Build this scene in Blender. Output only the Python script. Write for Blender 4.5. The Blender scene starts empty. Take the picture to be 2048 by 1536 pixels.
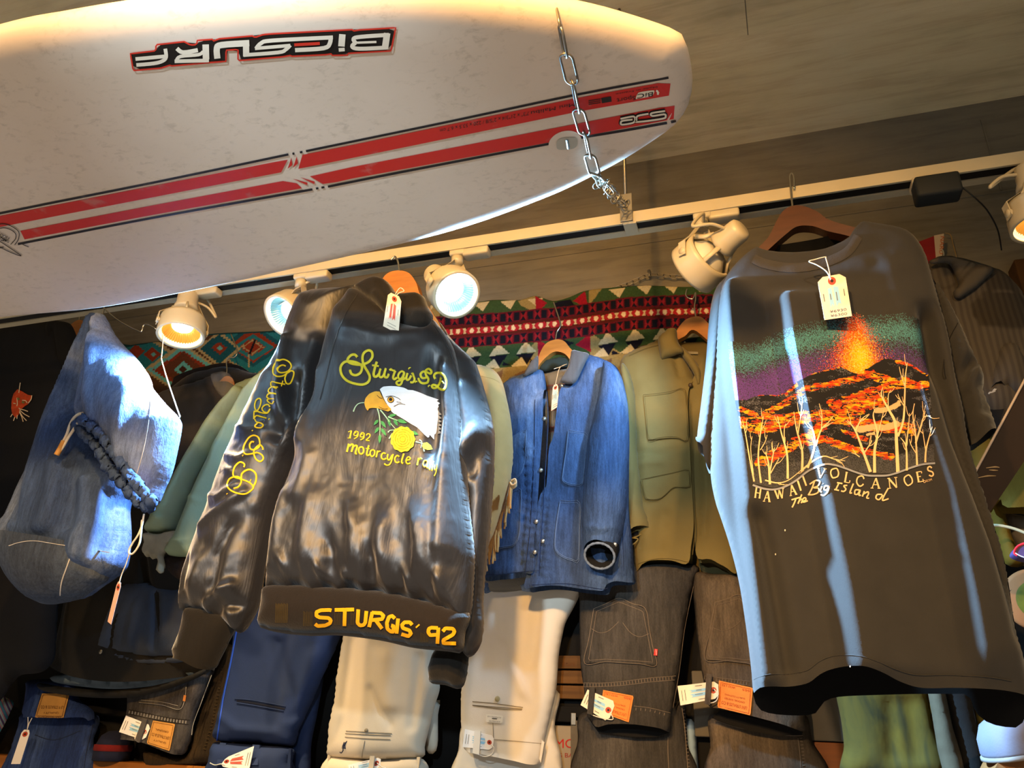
import bpy, bmesh, math, random
import numpy as np
from mathutils import Vector, Matrix
from mathutils.geometry import delaunay_2d_cdt

sc = bpy.context.scene
COL = sc.collection
random.seed(7)
V = np.array

# ------------------------------------------------------------------ camera
FPX = 1538.0                                  # focal length in pixels of a 2048 px wide frame
PITCH, YAW, ROLL = math.radians(24.5), math.radians(18.0), math.radians(2.14)
EYE = V([0.0, 0.0, 1.5])
_a = V([-math.sin(YAW), math.cos(YAW), 0]); _r = V([math.cos(YAW), math.sin(YAW), 0]); _z = V([0, 0, 1.0])
FWD = math.cos(PITCH) * _a + math.sin(PITCH) * _z
_u = -math.sin(PITCH) * _a + math.cos(PITCH) * _z
RGT = math.cos(ROLL) * _r + math.sin(ROLL) * _u
UPV = -math.sin(ROLL) * _r + math.cos(ROLL) * _u
cd = bpy.data.cameras.new('camera')
cd.sensor_fit = 'HORIZONTAL'; cd.sensor_width = 36.0; cd.lens = 36.0 * FPX / 2048.0
cd.clip_start = 0.02; cd.clip_end = 50
cam = bpy.data.objects.new('camera', cd); COL.objects.link(cam)
m = Matrix.Identity(4)
for i in range(3):
    m[i][0] = RGT[i]; m[i][1] = UPV[i]; m[i][2] = -FWD[i]; m[i][3] = EYE[i]
cam.matrix_world = m
sc.camera = cam

# ------------------------------------------------------------------ world, lamps behind the viewer, exposure
sc.view_settings.view_transform = 'Standard'
sc.view_settings.look = 'None'
sc.view_settings.gamma = 1.0
sc.view_settings.use_curve_mapping = False
sc.view_settings.exposure = 0.0
w = bpy.data.worlds.new('shop_ambience'); sc.world = w; w.use_nodes = True
nt = w.node_tree; bg = nt.nodes['Background']
_tc = nt.nodes.new('ShaderNodeTexCoord'); _sx = nt.nodes.new('ShaderNodeSeparateXYZ'); _mr = nt.nodes.new('ShaderNodeMapRange'); _cr = nt.nodes.new('ShaderNodeValToRGB')
_mr.inputs[1].default_value = -1; _mr.inputs[2].default_value = 1
nt.links.new(_tc.outputs['Generated'], _sx.inputs[0]); nt.links.new(_sx.outputs['Z'], _mr.inputs[0]); nt.links.new(_mr.outputs[0], _cr.inputs[0]); nt.links.new(_cr.outputs[0], bg.inputs[0])
# the lit shop floor and counters below the horizon, the dim room around it
_e = _cr.color_ramp.elements; _e[0].position = .18; _e[0].color = (1.0, .83, .66, 1); _e[1].position = .62; _e[1].color = (.05, .036, .022, 1)
_m = _e.new(.44); _m.color = (.20, .150, .100, 1)
bg.inputs[1].default_value = 0.64
WARM = (1.0, 0.66, 0.34)
COOL = (0.32, 0.63, 1.0)

def spot(name, loc, target, watts, color, size=70, blend=.5, radius=.03):
    l = bpy.data.lights.new(name, 'SPOT'); l.energy = watts; l.color = color
    l.spot_size = math.radians(size); l.spot_blend = blend; l.shadow_soft_size = radius
    o = bpy.data.objects.new(name, l); COL.objects.link(o)
    o.location = loc
    o.rotation_euler = (Vector(target) - Vector(loc)).to_track_quat('-Z', 'Y').to_euler()
    return o

# warm lamps of the second lighting track, above and behind the viewer
spot('rear_track_lamp', (0.55, -1.15, 2.85), (0.38, 1.4, 1.58), 200, WARM, 46, .8, .045)
spot('rear_track_lamp', (-0.75, -1.2, 2.85), (-0.72, 1.5, 1.48), 230, WARM, 54, .7, .045)
spot('rear_track_lamp', (-1.9, -0.9, 2.85), (-1.35, 1.6, 1.5), 45, WARM, 60, .6, .045)
# warm lamp above the near rail of the surfboard
spot('ceiling_lamp', (-0.20, -0.20, 2.50), (-0.36, 0.55, 2.33), 170, (1.0, .52, .14), 86, .9, .04)
# cool lamp low on the rear track, washing the back of the satin jacket
spot('rear_cool_lamp', (-0.42, -0.45, 2.06), (-0.66, 1.4, 2.06), 125, (.70, .88, 1.0), 42, 1.0, .03)
# ------------------------------------------------------------------ picking points of the place by their sight line
def rays(P):
    P = np.atleast_2d(np.asarray(P, float))
    return FWD + ((P[:, :1] - 1024) / FPX) * RGT + ((768 - P[:, 1:2]) / FPX) * UPV
def on_y(P, y):
    d = rays(P); return EYE + d * ((y - EYE[1]) / d[:, 1:2])
def on_z(P, z):
    d = rays(P); return EYE + d * ((z - EYE[2]) / d[:, 2:3])
def py1(px, py, y): return on_y([(px, py)], y)[0]
def pz1(px, py, z): return on_z([(px, py)], z)[0]
def Zm(ox, oy, s, pts): return [(ox + x / s, oy + y / s) for x, y in pts]

# ------------------------------------------------------------------ noise
def _hash(ix, iy, seed):
    h = (ix.astype(np.int64) * 374761393 + iy.astype(np.int64) * 668265263 + seed * 974634777) & 0xffffffff
    h = ((h ^ (h >> 13)) * 1274126177) & 0xffffffff
    return ((h ^ (h >> 16)) & 0xffff) / 65535.0
def vnoise(x, y, seed=0):
    x0 = np.floor(x); y0 = np.floor(y); fx = x - x0; fy = y - y0
    fx = fx * fx * (3 - 2 * fx); fy = fy * fy * (3 - 2 * fy)
    a = _hash(x0, y0, seed); b = _hash(x0 + 1, y0, seed); c = _hash(x0, y0 + 1, seed); d = _hash(x0 + 1, y0 + 1, seed)
    return (a * (1 - fx) + b * fx) * (1 - fy) + (c * (1 - fx) + d * fx) * fy
def fbm(x, y, seed=0, o=3):
    s = 0; a = .5; t = 0
    for k in range(o):
        s = s + a * vnoise(x * 2 ** k, y * 2 ** k, seed + k * 17); t += a; a *= .5
    return s / t - .5
def sstep(a, b, x):
    t = np.clip((x - a) / (b - a + 1e-12), 0, 1); return t * t * (3 - 2 * t)

# ------------------------------------------------------------------ plane geometry
def crom(P, n=8, closed=False):
    P = np.asarray(P, float); N = len(P)
    if N < 3 and not closed:
        t = np.linspace(0, 1, n + 1)[:, None]; return P[0] * (1 - t) + P[-1] * t
    out = []
    for i in range(N if closed else N - 1):
        if closed: p0, p1, p2, p3 = P[(i - 1) % N], P[i], P[(i + 1) % N], P[(i + 2) % N]
        else: p0, p1, p2, p3 = P[max(i - 1, 0)], P[i], P[i + 1], P[min(i + 2, N - 1)]
        for k in range(n):
            t = k / n
            out.append(.5 * ((2 * p1) + (-p0 + p2) * t + (2 * p0 - 5 * p1 + 4 * p2 - p3) * t * t + (-p0 + 3 * p1 - 3 * p2 + p3) * t ** 3))
    if not closed: out.append(P[-1])
    return np.array(out)
def resample(P, sp, closed=True):
    P = np.asarray(P, float)
    Q = np.vstack([P, P[:1]]) if closed else P
    L = np.r_[0, np.cumsum(np.linalg.norm(np.diff(Q, axis=0), axis=1))]
    n = max(3, int(round(L[-1] / sp)))
    t = np.linspace(0, L[-1], n + 1)
    R = np.stack([np.interp(t, L, Q[:, k]) for k in range(Q.shape[1])], 1)
    return R[:-1] if closed else R
def inside(P, poly):
    P = np.asarray(P, float); poly = np.asarray(poly, float)
    x, y = P[:, 0], P[:, 1]; r = np.zeros(len(P), bool); n = len(poly); j = n - 1
    for i in range(n):
        xi, yi = poly[i]; xj, yj = poly[j]
        if yi != yj:
            c = ((yi > y) != (yj > y)) & (x < (xj - xi) * (y - yi) / (yj - yi) + xi)
            r ^= c
        j = i
    return r
def segdist(P, A, B):
    out = np.full(len(P), 1e9)
    for a, b in zip(A, B):
        ab = b - a; L = ab @ ab + 1e-15
        t = np.clip(((P - a) @ ab) / L, 0, 1)
        d = P - a - t[:, None] * ab
        out = np.minimum(out, (d * d).sum(1))
    return np.sqrt(out)
def polydist(P, line):
    L = np.asarray(line, float); return segdist(np.asarray(P, float), L[:-1], L[1:])
def cdt(bound, pts):
    nb = len(bound)
    allp = np.vstack([bound, pts]) if len(pts) else np.asarray(bound)
    e = [(i, (i + 1) % nb) for i in range(nb)]
    r = delaunay_2d_cdt([Vector((float(p[0]), float(p[1]))) for p in allp], e, [list(range(nb))], 1, 1e-7)
    vs = V([(v[0], v[1]) for v in r[0]])
    fs = [tuple(f) for f in r[2]]
    return vs, fs
def fillgrid(bound, sp):
    lo = bound.min(0); hi = bound.max(0)
    xs = np.arange(lo[0], hi[0] + sp, sp); ys = np.arange(lo[1], hi[1] + sp, sp * .87)
    X, Y = np.meshgrid(xs, ys); X = X + (np.arange(len(ys)) % 2)[:, None] * sp * .5
    P = np.stack([X.ravel(), Y.ravel()], 1)
    P = P[inside(P, bound)]
    if len(P):
        B2 = np.roll(bound, -1, 0)
        P = P[segdist(P, bound, B2) > sp * .45]
    return P

# ------------------------------------------------------------------ objects
def _setp(o, **k):
    for a, b in k.items():
        if b is not None: o[a] = b
def thing(name, label, cat, loc, group=None):
    o = bpy.data.objects.new(name, None); COL.objects.link(o)
    o.location = [float(c) for c in loc]; o.empty_display_size = .03
    _setp(o, label=label, category=cat, group=group); return o
def rootloc(o):
    while o.parent: o = o.parent
    return V(o.location)
def mesh(name, vs, fs, mat, parent=None, smooth=True, col=None, label=None, loc=None):
    vs = np.asarray(vs, float)
    off = rootloc(parent) if parent else (V(loc) if loc is not None else V([0, 0, 0.]))
    me = bpy.data.meshes.new(name)
    me.from_pydata((vs - off).tolist(), [], [tuple(int(i) for i in f) for f in fs])
    if smooth: me.polygons.foreach_set('use_smooth', [True] * len(me.polygons))
    me.materials.append(mat)
    if col is not None:
        a = me.color_attributes.new('Col', 'FLOAT_COLOR', 'POINT')
        c = np.ones((len(vs), 4)); c[:, :3] = col
        a.data.foreach_set('color', c.ravel())
    me.update()
    o = bpy.data.objects.new(name, me); COL.objects.link(o)
    if parent: o.parent = parent
    else: o.location = [float(c) for c in off]
    if label: o['label'] = label
    return o
def tag(o, label, cat, group=None): _setp(o, label=label, category=cat, group=group); return o
def structure(name, vs, fs, mat, smooth=False):
    o = mesh(name, vs, fs, mat, None, smooth); o['kind'] = 'structure'; return o

class MB:
    def __init__(s): s.v = []; s.f = []; s.n = 0
    def add(s, vs, fs):
        vs = np.asarray(vs, float)
        s.v.append(vs); s.f += [tuple(int(i) + s.n for i in f) for f in fs]; s.n += len(vs); return s
    def build(s, name, mat, parent=None, smooth=True, label=None, loc=None):
        return mesh(name, np.vstack(s.v), s.f, mat, parent, smooth, label=label, loc=loc)

def box(lo, hi, bev=0, seg=2):
    bm = bmesh.new(); bmesh.ops.create_cube(bm, size=1)
    lo = V(lo, ); hi = V(hi)
    for v in bm.verts: v.co = Vector([(lo[i] + hi[i]) / 2 + v.co[i] * (hi[i] - lo[i]) for i in range(3)])
    if bev: bmesh.ops.bevel(bm, geom=bm.edges[:] , offset=bev, segments=seg, affect='EDGES', profile=.5)
    return _dump(bm)
def _dump(bm):
    bm.verts.index_update()
    vs = V([v.co[:] for v in bm.verts]); fs = [[v.index for v in f.verts] for f in bm.faces]; bm.free(); return vs, fs
def frame(d, up=(0, 0, 1)):
    d = np.asarray(d, float); d = d / np.linalg.norm(d); up = np.asarray(up, float)
    if abs(d @ up) > .98: up = V([0, 1, 0.])
    x = np.cross(up, d); x /= np.linalg.norm(x); y = np.cross(d, x); return x, y, d
def tube(P, r, n=8, closed=False, flat=1.0):
    P = np.asarray(P, float); N = len(P); r = np.broadcast_to(np.asarray(r, float), (N,))
    T = np.roll(P, -1, 0) - np.roll(P, 1, 0)
    if not closed: T[0] = P[1] - P[0]; T[-1] = P[-1] - P[-2]
    x = None; vs = []; fs = []
    for i in range(N):
        t = T[i] / (np.linalg.norm(T[i]) + 1e-12)
        if x is None: x = frame(t)[0]
        x = x - (x @ t) * t; x /= np.linalg.norm(x) + 1e-12
        y = np.cross(t, x)
        for k in range(n):
            a = 2 * math.pi * k / n; vs.append(P[i] + r[i] * (math.cos(a) * x + math.sin(a) * y * flat))
    for i in range(N if closed else N - 1):
        j = (i + 1) % N
        for k in range(n): fs.append((i * n + k, i * n + (k + 1) % n, j * n + (k + 1) % n, j * n + k))
    if not closed: fs.append(tuple(range(n))[::-1]); fs.append(tuple((N - 1) * n + k for k in range(n)))
    return V(vs), fs
def lathe(prof, c, d, n=36, up=(0, 0, 1)):
    """prof: (radius, height along d)"""
    x, y, z = frame(d, up); c = V(c); vs = []; fs = []
    for r, h in prof:
        for k in range(n):
            a = 2 * math.pi * k / n; vs.append(c + z * h + r * (math.cos(a) * x + math.sin(a) * y))
    for i in range(len(prof) - 1):
        for k in range(n): fs.append((i * n + k, i * n + (k + 1) % n, (i + 1) * n + (k + 1) % n, (i + 1) * n + k))
    if prof[0][0] > 1e-6 and len(prof) > 2 and prof[0] != prof[-1]:
        pass
    return V(vs), fs
def prism(P2, fn0, fn1):
    """closed outline P2 (N,2) -> solid between fn0(P) and fn1(P) surfaces (arrays of 3D points)"""
    vs, fs = cdt(np.asarray(P2, float), np.zeros((0, 2)))
    n = len(vs); a = fn0(vs); b = fn1(vs)
    F = [tuple(f) for f in fs] + [tuple(i + n for i in f[::-1]) for f in fs]
    cnt = {}
    for f in fs:
        for i in range(len(f)):
            e = (f[i], f[(i + 1) % len(f)]); cnt[e] = 1
    for (i, j) in cnt:
        if (j, i) not in cnt: F.append((j, i, i + n, j + n))
    return np.vstack([a, b]), F
def slab_px(pts, y0, y1, smooth=0):
    """solid plate standing parallel to the wall, front outline pts at depth y0, back at y1"""
    P = on_y(pts, y0)[:, [0, 2]]
    if smooth: P = crom(P, smooth, True)
    return prism(P, lambda q: np.stack([q[:, 0], np.full(len(q), y0), q[:, 1]], 1), lambda q: np.stack([q[:, 0], np.full(len(q), y1), q[:, 1]], 1))

# ------------------------------------------------------------------ cloth hung parallel to the wall
class Cloth:
    def __init__(s, y, pts, depth=.04, rim=.05, back=.02, open_=(), folds=(), noise=(), sp=.009, kz=0.0, z0=None, curve=6, kx=0.0):
        s.y0 = y; s.kz = kz; s.kx = kx; s.z0 = z0 if z0 is not None else 0; s.x0 = 0
        s.depth = depth; s.rim = rim; s.bk = back; s.noise = noise; s.sp = sp
        if z0 is None and (kz or kx):
            q = on_y(pts, y); s.z0 = q[:, 2].max(); s.x0 = q[:, 0].mean()
        Q = s.plane(pts)
        N = len(Q)
        opn = np.zeros(N, bool)
        for a, b in open_:
            i = a
            while i != b: opn[i] = True; i = (i + 1) % N
        D = crom(Q, curve, True); of = np.repeat(opn, curve)
        L = np.r_[0, np.cumsum(np.linalg.norm(np.diff(np.vstack([D, D[:1]]), axis=0), axis=1))]
        n = max(8, int(L[-1] / sp)); t = np.linspace(0, L[-1], n + 1)[:-1]
        DD = np.vstack([D, D[:1]])
        s.B = np.stack([np.interp(t, L, DD[:, k]) for k in range(2)], 1)
        idx = np.clip(np.searchsorted(L, t, 'right') - 1, 0, len(D) - 1)
        s.open = of[idx]
        B2 = np.roll(s.B, -1, 0)
        s.A_, s.B_ = s.B[~s.open], B2[~s.open]
        s.folds = []
        for f in folds:
            k = f[0]; q = s.plane(f[1]); s.folds.append((k, q) + tuple(f[2:]))
    def base(s, x, z): return s.y0 + s.kz * (z - s.z0) + s.kx * (x - s.x0)
    def plane(s, P):
        d = rays(P); n = V([-s.kx, 1, -s.kz]); c = s.y0 - s.kz * s.z0 - s.kx * s.x0
        t = (c - EYE @ n) / (d @ n)
        return (EYE + d * t[:, None])[:, [0, 2]]
    def relief(s, P):
        h = np.zeros(len(P))
        for f in s.folds:
            if f[0] in 'rs':       # ridge running down: x as a function of z
                _, q, hh, wl, wr = f[:5]; fd = f[5] if len(f) > 5 else .15
                o = np.argsort(q[:, 1]); zz = q[o, 1]; xr = np.interp(P[:, 1], zz, q[o, 0])
                t = P[:, 0] - xr; g = np.where(t < 0, sstep(-wl * 1.15, wl * .15, t) if f[0] == 's' else np.exp(-(t / wl) ** 2), np.exp(-(t / wr) ** 2)) if f[0] == 'r' else np.where(t < 0, np.clip(1 + t / wl, 0, 1), np.exp(-np.abs(t / wr) ** 1.5))
                u = (P[:, 1] - zz[0]) / (zz[-1] - zz[0] + 1e-9)
                e = sstep(-.001, fd, u) * sstep(1.001, 1 - fd, u) if fd > 0 else ((u > -.02) & (u < 1.02))
                h += hh * g * e
            else:                 # crease along any line
                _, q, hh, ww = f[:4]
                d = polydist(P, q); h += hh * np.exp(-(d / ww) ** 2)
        for nn in s.noise:
            a, fx, fz, sd = nn[:4]
            g = fbm(P[:, 0] * fx + 50, P[:, 1] * fz + 50, sd)
            v = a * 2 * g
            if len(nn) > 4:                      # sharp creases, stronger towards one height
                v = a * (1 - 5 * np.abs(g)); zl, zh = nn[4]; v = v * sstep(zl, zh, P[:, 1])
            h += v
        return h
    def dist(s, P): return segdist(P, s.A_, s.B_) if len(s.A_) else np.full(len(P), 1.)
    def front(s, P):
        P = np.asarray(P, float); d = s.dist(P); t = np.clip(d / s.rim, 0, 1)
        return s.base(P[:, 0], P[:, 1]) - s.depth * np.sqrt(np.maximum(0, 1 - (1 - t) ** 2)) - s.relief(P) * sstep(0, .022, d)
    def pick(s, px):
        """points of the cloth's front that these sight lines meet"""
        px = np.atleast_2d(np.asarray(px, float)); d = rays(px); q = s.plane(px)
        y = s.base(q[:, 0], q[:, 1])
        for _ in range(9):
            y = .45 * y + .55 * s.front(q); t = (y - EYE[1]) / d[:, 1]; q = (EYE + d * t[:, None])[:, [0, 2]]
        return q
    def lift(s, q, off):
        y = s.front(q) - off
        return np.stack([q[:, 0], y, q[:, 1]], 1)
    def build(s, name, mat, parent, label=None, colf=None, backm=True):
        vs, fs = cdt(s.B, fillgrid(s.B, s.sp))
        y = s.front(vs); n = len(vs)
        F3 = np.stack([vs[:, 0], y, vs[:, 1]], 1)
        a = vs[V([f[0] for f in fs])]; b = vs[V([f[1] for f in fs])]; c = vs[V([f[2] for f in fs])]
        ori = ((b - a)[:, 0] * (c - a)[:, 1] - (b - a)[:, 1] * (c - a)[:, 0])
        fs = [f if o > 0 else f[::-1] for f, o in zip(fs, ori)]
        allv = F3; F = list(fs); n2 = n
        if backm:
            d = s.dist(vs); t = np.clip(d / s.rim, 0, 1)
            yb = s.base(vs[:, 0], vs[:, 1]) + s.bk * np.sqrt(np.maximum(0, 1 - (1 - t) ** 2)) + .0006 * (d > 1e-5)
            share = d < 1e-5
            mp = np.where(share, np.arange(n), -1); k = n; ext = []
            for i in range(n):
                if mp[i] < 0: mp[i] = k; k += 1; ext.append((vs[i, 0], yb[i], vs[i, 1]))
            if ext: allv = np.vstack([F3, V(ext)])
            F += [tuple(mp[i] for i in f[::-1]) for f in fs]
        col = None
        if colf is not None:
            col = colf(allv)
        return mesh(name, allv, F, mat, parent, True, col=col, label=label)

class Flat:
    """a flat face: u,v from sight lines on a plane z = const seen from below (surfboard) """
    def __init__(s, z): s.z = z
    def pick(s, px): return on_z(px, s.z)[:, :2]
    def lift(s, q, off): return np.stack([q[:, 0], q[:, 1], np.full(len(q), s.z) - off], 1)
class FlatY:
    def __init__(s, y): s.y = y
    def pick(s, px): return on_y(px, s.y)[:, [0, 2]]
    def lift(s, q, off): return np.stack([q[:, 0], np.full(len(q), s.y) - off, q[:, 1]], 1)

def decal_poly(mb, surf, pts, off=.0012, sp=None, curve=0):
    P = np.asarray(pts, float)
    if curve: P = crom(P, curve, True)
    if sp:
        P = resample(P, sp); I = fillgrid(P, sp)
    else: I = np.zeros((0, 2))
    vs, fs = cdt(P, I)
    mb.add(surf.lift(surf.pick(vs), off), fs)
def decal_stroke(mb, surf, pts, width, off=.0012, lift=0.0, n=5, closed=False, taper=None, raw=False):
    """ribbon laid on the surface along pts (pixels); width in pixels"""
    P = np.asarray(pts, float) if raw else crom(pts, n, closed)
    N = len(P)
    T = np.roll(P, -1, 0) - np.roll(P, 1, 0)
    if not closed: T[0] = P[1] - P[0]; T[-1] = P[-1] - P[-2]
    T = T / (np.linalg.norm(T, axis=1, keepdims=True) + 1e-9); Nn = np.stack([-T[:, 1], T[:, 0]], 1)
    u = np.linspace(0, 1, N)
    if np.ndim(width): ww = np.interp(u, np.linspace(0, 1, len(width)), width)
    else: ww = np.full(N, float(width))
    h = ww[:, None] * .5 * Nn
    rows = [P - h, P, P + h] if lift else [P - h, P + h]
    offs = [off, off + lift, off] if lift else [off, off]
    k = len(rows); vs = np.zeros((N * k, 3))
    for i, (r, o) in enumerate(zip(rows, offs)): vs[i::k] = surf.lift(surf.pick(r), o)
    fs = []
    for i in range(N if closed else N - 1):
        j = (i + 1) % N
        for q in range(k - 1): fs.append((i * k + q, j * k + q, j * k + q + 1, i * k + q + 1))
    mb.add(vs, fs)
_tc = {}
def text2d(s):
    if s in _tc: return _tc[s]
    c = bpy.data.curves.new('t', 'FONT'); c.body = s; c.resolution_u = 3
    o = bpy.data.objects.new('t', c); COL.objects.link(o)
    dg = bpy.context.evaluated_depsgraph_get(); dg.update()
    me = bpy.data.meshes.new_from_object(o.evaluated_get(dg))
    vs = V([v.co[:2] for v in me.vertices]) if len(me.vertices) else np.zeros((0, 2)); fs = [tuple(p.vertices) for p in me.polygons]
    bpy.data.objects.remove(o); bpy.data.curves.remove(c); bpy.data.meshes.remove(me)
    lo = vs.min(0); hi = vs.max(0)
    _tc[s] = ((vs - lo) / (hi - lo), fs, (hi - lo)); return _tc[s]
def decal_text(mb, surf, s, a, b, h, off=.0016, skew=0.0):
    """word s with its baseline from pixel a to pixel b, letter height h pixels (upwards from the baseline)"""
    uv, fs, sz = text2d(s); a = V(a, ); b = V(b); d = b - a; L = np.linalg.norm(d); t = d / L
    up = V([t[1], -t[0]])
    P = a + uv[:, :1] * d + uv[:, 1:] * h * (up + skew * t)
    mb.add(surf.lift(surf.pick(P), off), fs)
def decal_raster(surf, x0, y0, x1, y1, step, colf, off=.001):
    nx = int((x1 - x0) / step) + 1; ny = int((y1 - y0) / step) + 1
    X, Y = np.meshgrid(np.linspace(x0, x1, nx), np.linspace(y0, y1, ny))
    P = np.stack([X.ravel(), Y.ravel()], 1)
    c, m = colf(P)
    vs = surf.lift(surf.pick(P), off)
    i = np.arange(nx * ny).reshape(ny, nx)
    q = np.stack([i[:-1, :-1], i[1:, :-1], i[1:, 1:], i[:-1, 1:]], -1).reshape(-1, 4)
    q = q[m[q].all(1)]
    used = np.unique(q); mp = np.full(nx * ny, -1); mp[used] = np.arange(len(used))
    return vs[used], mp[q], c[used]

# ------------------------------------------------------------------ materials
def S(h):
    h = h.lstrip('#'); c = V([int(h[i:i + 2], 16) / 255 for i in (0, 2, 4)])
    return np.where(c <= .04045, c / 12.92, ((c + .055) / 1.055) ** 2.4)
def rgba(c, k=1.0): return tuple(float(min(1, max(0, x * k))) for x in c) + (1.0,)
class NT:
    def __init__(s, name):
        s.m = bpy.data.materials.new(name); s.m.use_nodes = True; s.t = s.m.node_tree; s.b = s.t.nodes['Principled BSDF']
        s.tc = s.t.nodes.new('ShaderNodeTexCoord')
    def n(s, ty, **k):
        x = s.t.nodes.new(ty)
        for a, b in k.items(): setattr(x, a, b)
        return x
    def l(s, a, b): s.t.links.new(a, b)
    def noise(s, scale, stretch=(1, 1, 1), detail=4, rough=.55, dist=0):
        mp = s.n('ShaderNodeMapping'); mp.inputs['Scale'].default_value = stretch
        s.l(s.tc.outputs['Object'], mp.inputs['Vector'])
        x = s.n('ShaderNodeTexNoise'); x.inputs['Scale'].default_value = scale; x.inputs['Detail'].default_value = detail
        x.inputs['Roughness'].default_value = rough; x.inputs['Distortion'].default_value = dist
        s.l(mp.outputs[0], x.inputs['Vector']); return x.outputs['Fac']
    def ramp(s, fac, stops):
        r = s.n('ShaderNodeValToRGB'); e = r.color_ramp.elements
        while len(e) < len(stops): e.new(.5)
        for x, (p, c) in zip(e, stops): x.position = p; x.color = c if len(c) == 4 else rgba(c)
        s.l(fac, r.inputs[0]); return r.outputs[0]
    def mix(s, fac, a, b, mode='MIX'):
        x = s.n('ShaderNodeMixRGB', blend_type=mode)
        for i, v in ((0, fac), (1, a), (2, b)):
            if hasattr(v, 'is_linked') or hasattr(v, 'links'): s.l(v, x.inputs[i])
            else: x.inputs[i].default_value = v
        return x.outputs[0]
    def bump(s, fac, strength, dist=.002, prev=None):
        b = s.n('ShaderNodeBump'); b.inputs['Strength'].default_value = strength; b.inputs['Distance'].default_value = dist
        s.l(fac, b.inputs['Height'])
        if prev is not None: s.l(prev, b.inputs['Normal'])
        s.l(b.outputs[0], s.b.inputs['Normal']); return b.outputs[0]
    def set(s, **k):
        for a, v in k.items(): s.b.inputs[a.replace('_', ' ')].default_value = v
        return s
def mat(name, col, rough=.8, var=.12, vs=9, bump=.25, bs=500, stretch=(1, 1, 1), sheen=0, spec=.3, metal=0, wr=0, wrs=30):
    c = S(col) if isinstance(col, str) else V(col); t = NT(name)
    f = t.noise(vs, stretch)
    t.l(t.ramp(f, [(.3, rgba(c, 1 - var)), (.7, rgba(c, 1 + var))]), t.b.inputs['Base Color'])
    t.set(Roughness=rough, Metallic=metal)
    t.b.inputs['Specular IOR Level'].default_value = spec
    if sheen: t.b.inputs['Sheen Weight'].default_value = sheen; t.b.inputs['Sheen Roughness'].default_value = .4
    p = None
    if wr: p = t.bump(t.noise(wrs, (1, 1, .6)), wr, .01)
    if bump: t.bump(t.noise(bs, (1, 1, 1), 2), bump, .001, p)
    return t.m
def denim(name, dark, mid, fade, fs=5, amt=.55, rough=.85):
    t = NT(name)
    a = t.noise(fs, (1, 1, .35), 5, .6); b = t.noise(60, (3, 3, .35), 3, .6); c = t.noise(900, (1, 1, .2), 1)
    base = t.ramp(a, [(.32, rgba(S(dark))), (.55, rgba(S(mid))), (.55 + .4 * (1.15 - amt), rgba(S(fade)))])
    base = t.mix(.35, base, t.ramp(b, [(.3, (.12, .12, .12, 1)), (.7, (.88, .88, .88, 1))]), 'OVERLAY')
    base = t.mix(.25, base, t.ramp(c, [(.35, (.2, .2, .2, 1)), (.65, (.8, .8, .8, 1))]), 'OVERLAY')
    t.l(base, t.b.inputs['Base Color']); t.set(Roughness=rough); t.b.inputs['Specular IOR Level'].default_value = .2
    p = t.bump(t.noise(26, (1, 1, .5), 5, .6), .8, .008); t.bump(c, .3, .001, p)
    return t.m
def attrmat(name, rough=.8, bump=.3, bs=600, spec=.25):
    t = NT(name); a = t.n('ShaderNodeAttribute', attribute_name='Col')
    t.l(a.outputs['Color'], t.b.inputs['Base Color']); t.set(Roughness=rough); t.b.inputs['Specular IOR Level'].default_value = spec
    if bump: t.bump(t.noise(bs, (1, 1, 1), 2), bump, .001)
    return t.m
def emit(name, col, st):
    m = bpy.data.materials.new(name); m.use_nodes = True; b = m.node_tree.nodes['Principled BSDF']
    b.inputs['Base Color'].default_value = rgba(col); b.inputs['Emission Color'].default_value = rgba(col); b.inputs['Emission Strength'].default_value = st
    return m
# ================================================================== the room
YW = 1.96                                     # concrete wall behind the clothes
CEIL = float(py1(1348, 312, YW)[2])
def concrete(name, c1, c2, c3):
    t = NT(name)
    a = t.noise(2.2, (.6, 1.4, 1), 5, .6); g = t.noise(16, (.22, 2.2, 2.2), 5, .65, .4); d = t.noise(5, (.3, 1.5, 1.5), 3, .7)
    base = t.ramp(a, [(.3, rgba(S(c1))), (.52, rgba(S(c2))), (.75, rgba(S(c3)))])
    base = t.mix(.28, base, t.ramp(g, [(.38, (.22, .22, .22, 1)), (.5, (.5, .5, .5, 1)), (.7, (.66, .66, .66, 1))]), 'OVERLAY')
    base = t.mix(.3, base, t.ramp(d, [(.25, (.35, .34, .3, 1)), (.45, (.5, .5, .5, 1)), (.8, (.6, .6, .58, 1))]), 'OVERLAY')
    t.l(base, t.b.inputs['Base Color']); t.set(Roughness=.9); t.b.inputs['Specular IOR Level'].default_value = .15
    p = t.bump(g, .35, .004); t.bump(t.noise(300), .15, .001, p)
    return t.m
M_conc = concrete('board_formed_concrete', '#a3987a', '#cabd98', '#d8cba8')
M_concw = concrete('wall_concrete', '#57544a', '#716c5e', '#827c6c')
M_black = mat('gap_shade_and_case_black', '#0b0a09', .9, .3, 6)  # black for the shade behind the trousers, and for the black case
structure('wall_back', *box((-3.2, YW, 0), (1.9, YW + .12, CEIL)), M_concw)
structure('ceiling', *box((-3.2, -2.6, CEIL), (1.9, YW + .12, CEIL + .12)), M_conc)
M_ochre = mat('ochre_plaster', '#4a2f0e', .85, .3, 5)
structure('wall_right', *box((1.45, .2, 0), (1.57, YW, CEIL)), M_concw)
xr = float(py1(2004, 470, 1.93)[0])
structure('trim_1', *box((xr, 1.90, 1.4), (xr + .16, YW, 2.62), .004), M_ochre)
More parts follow.
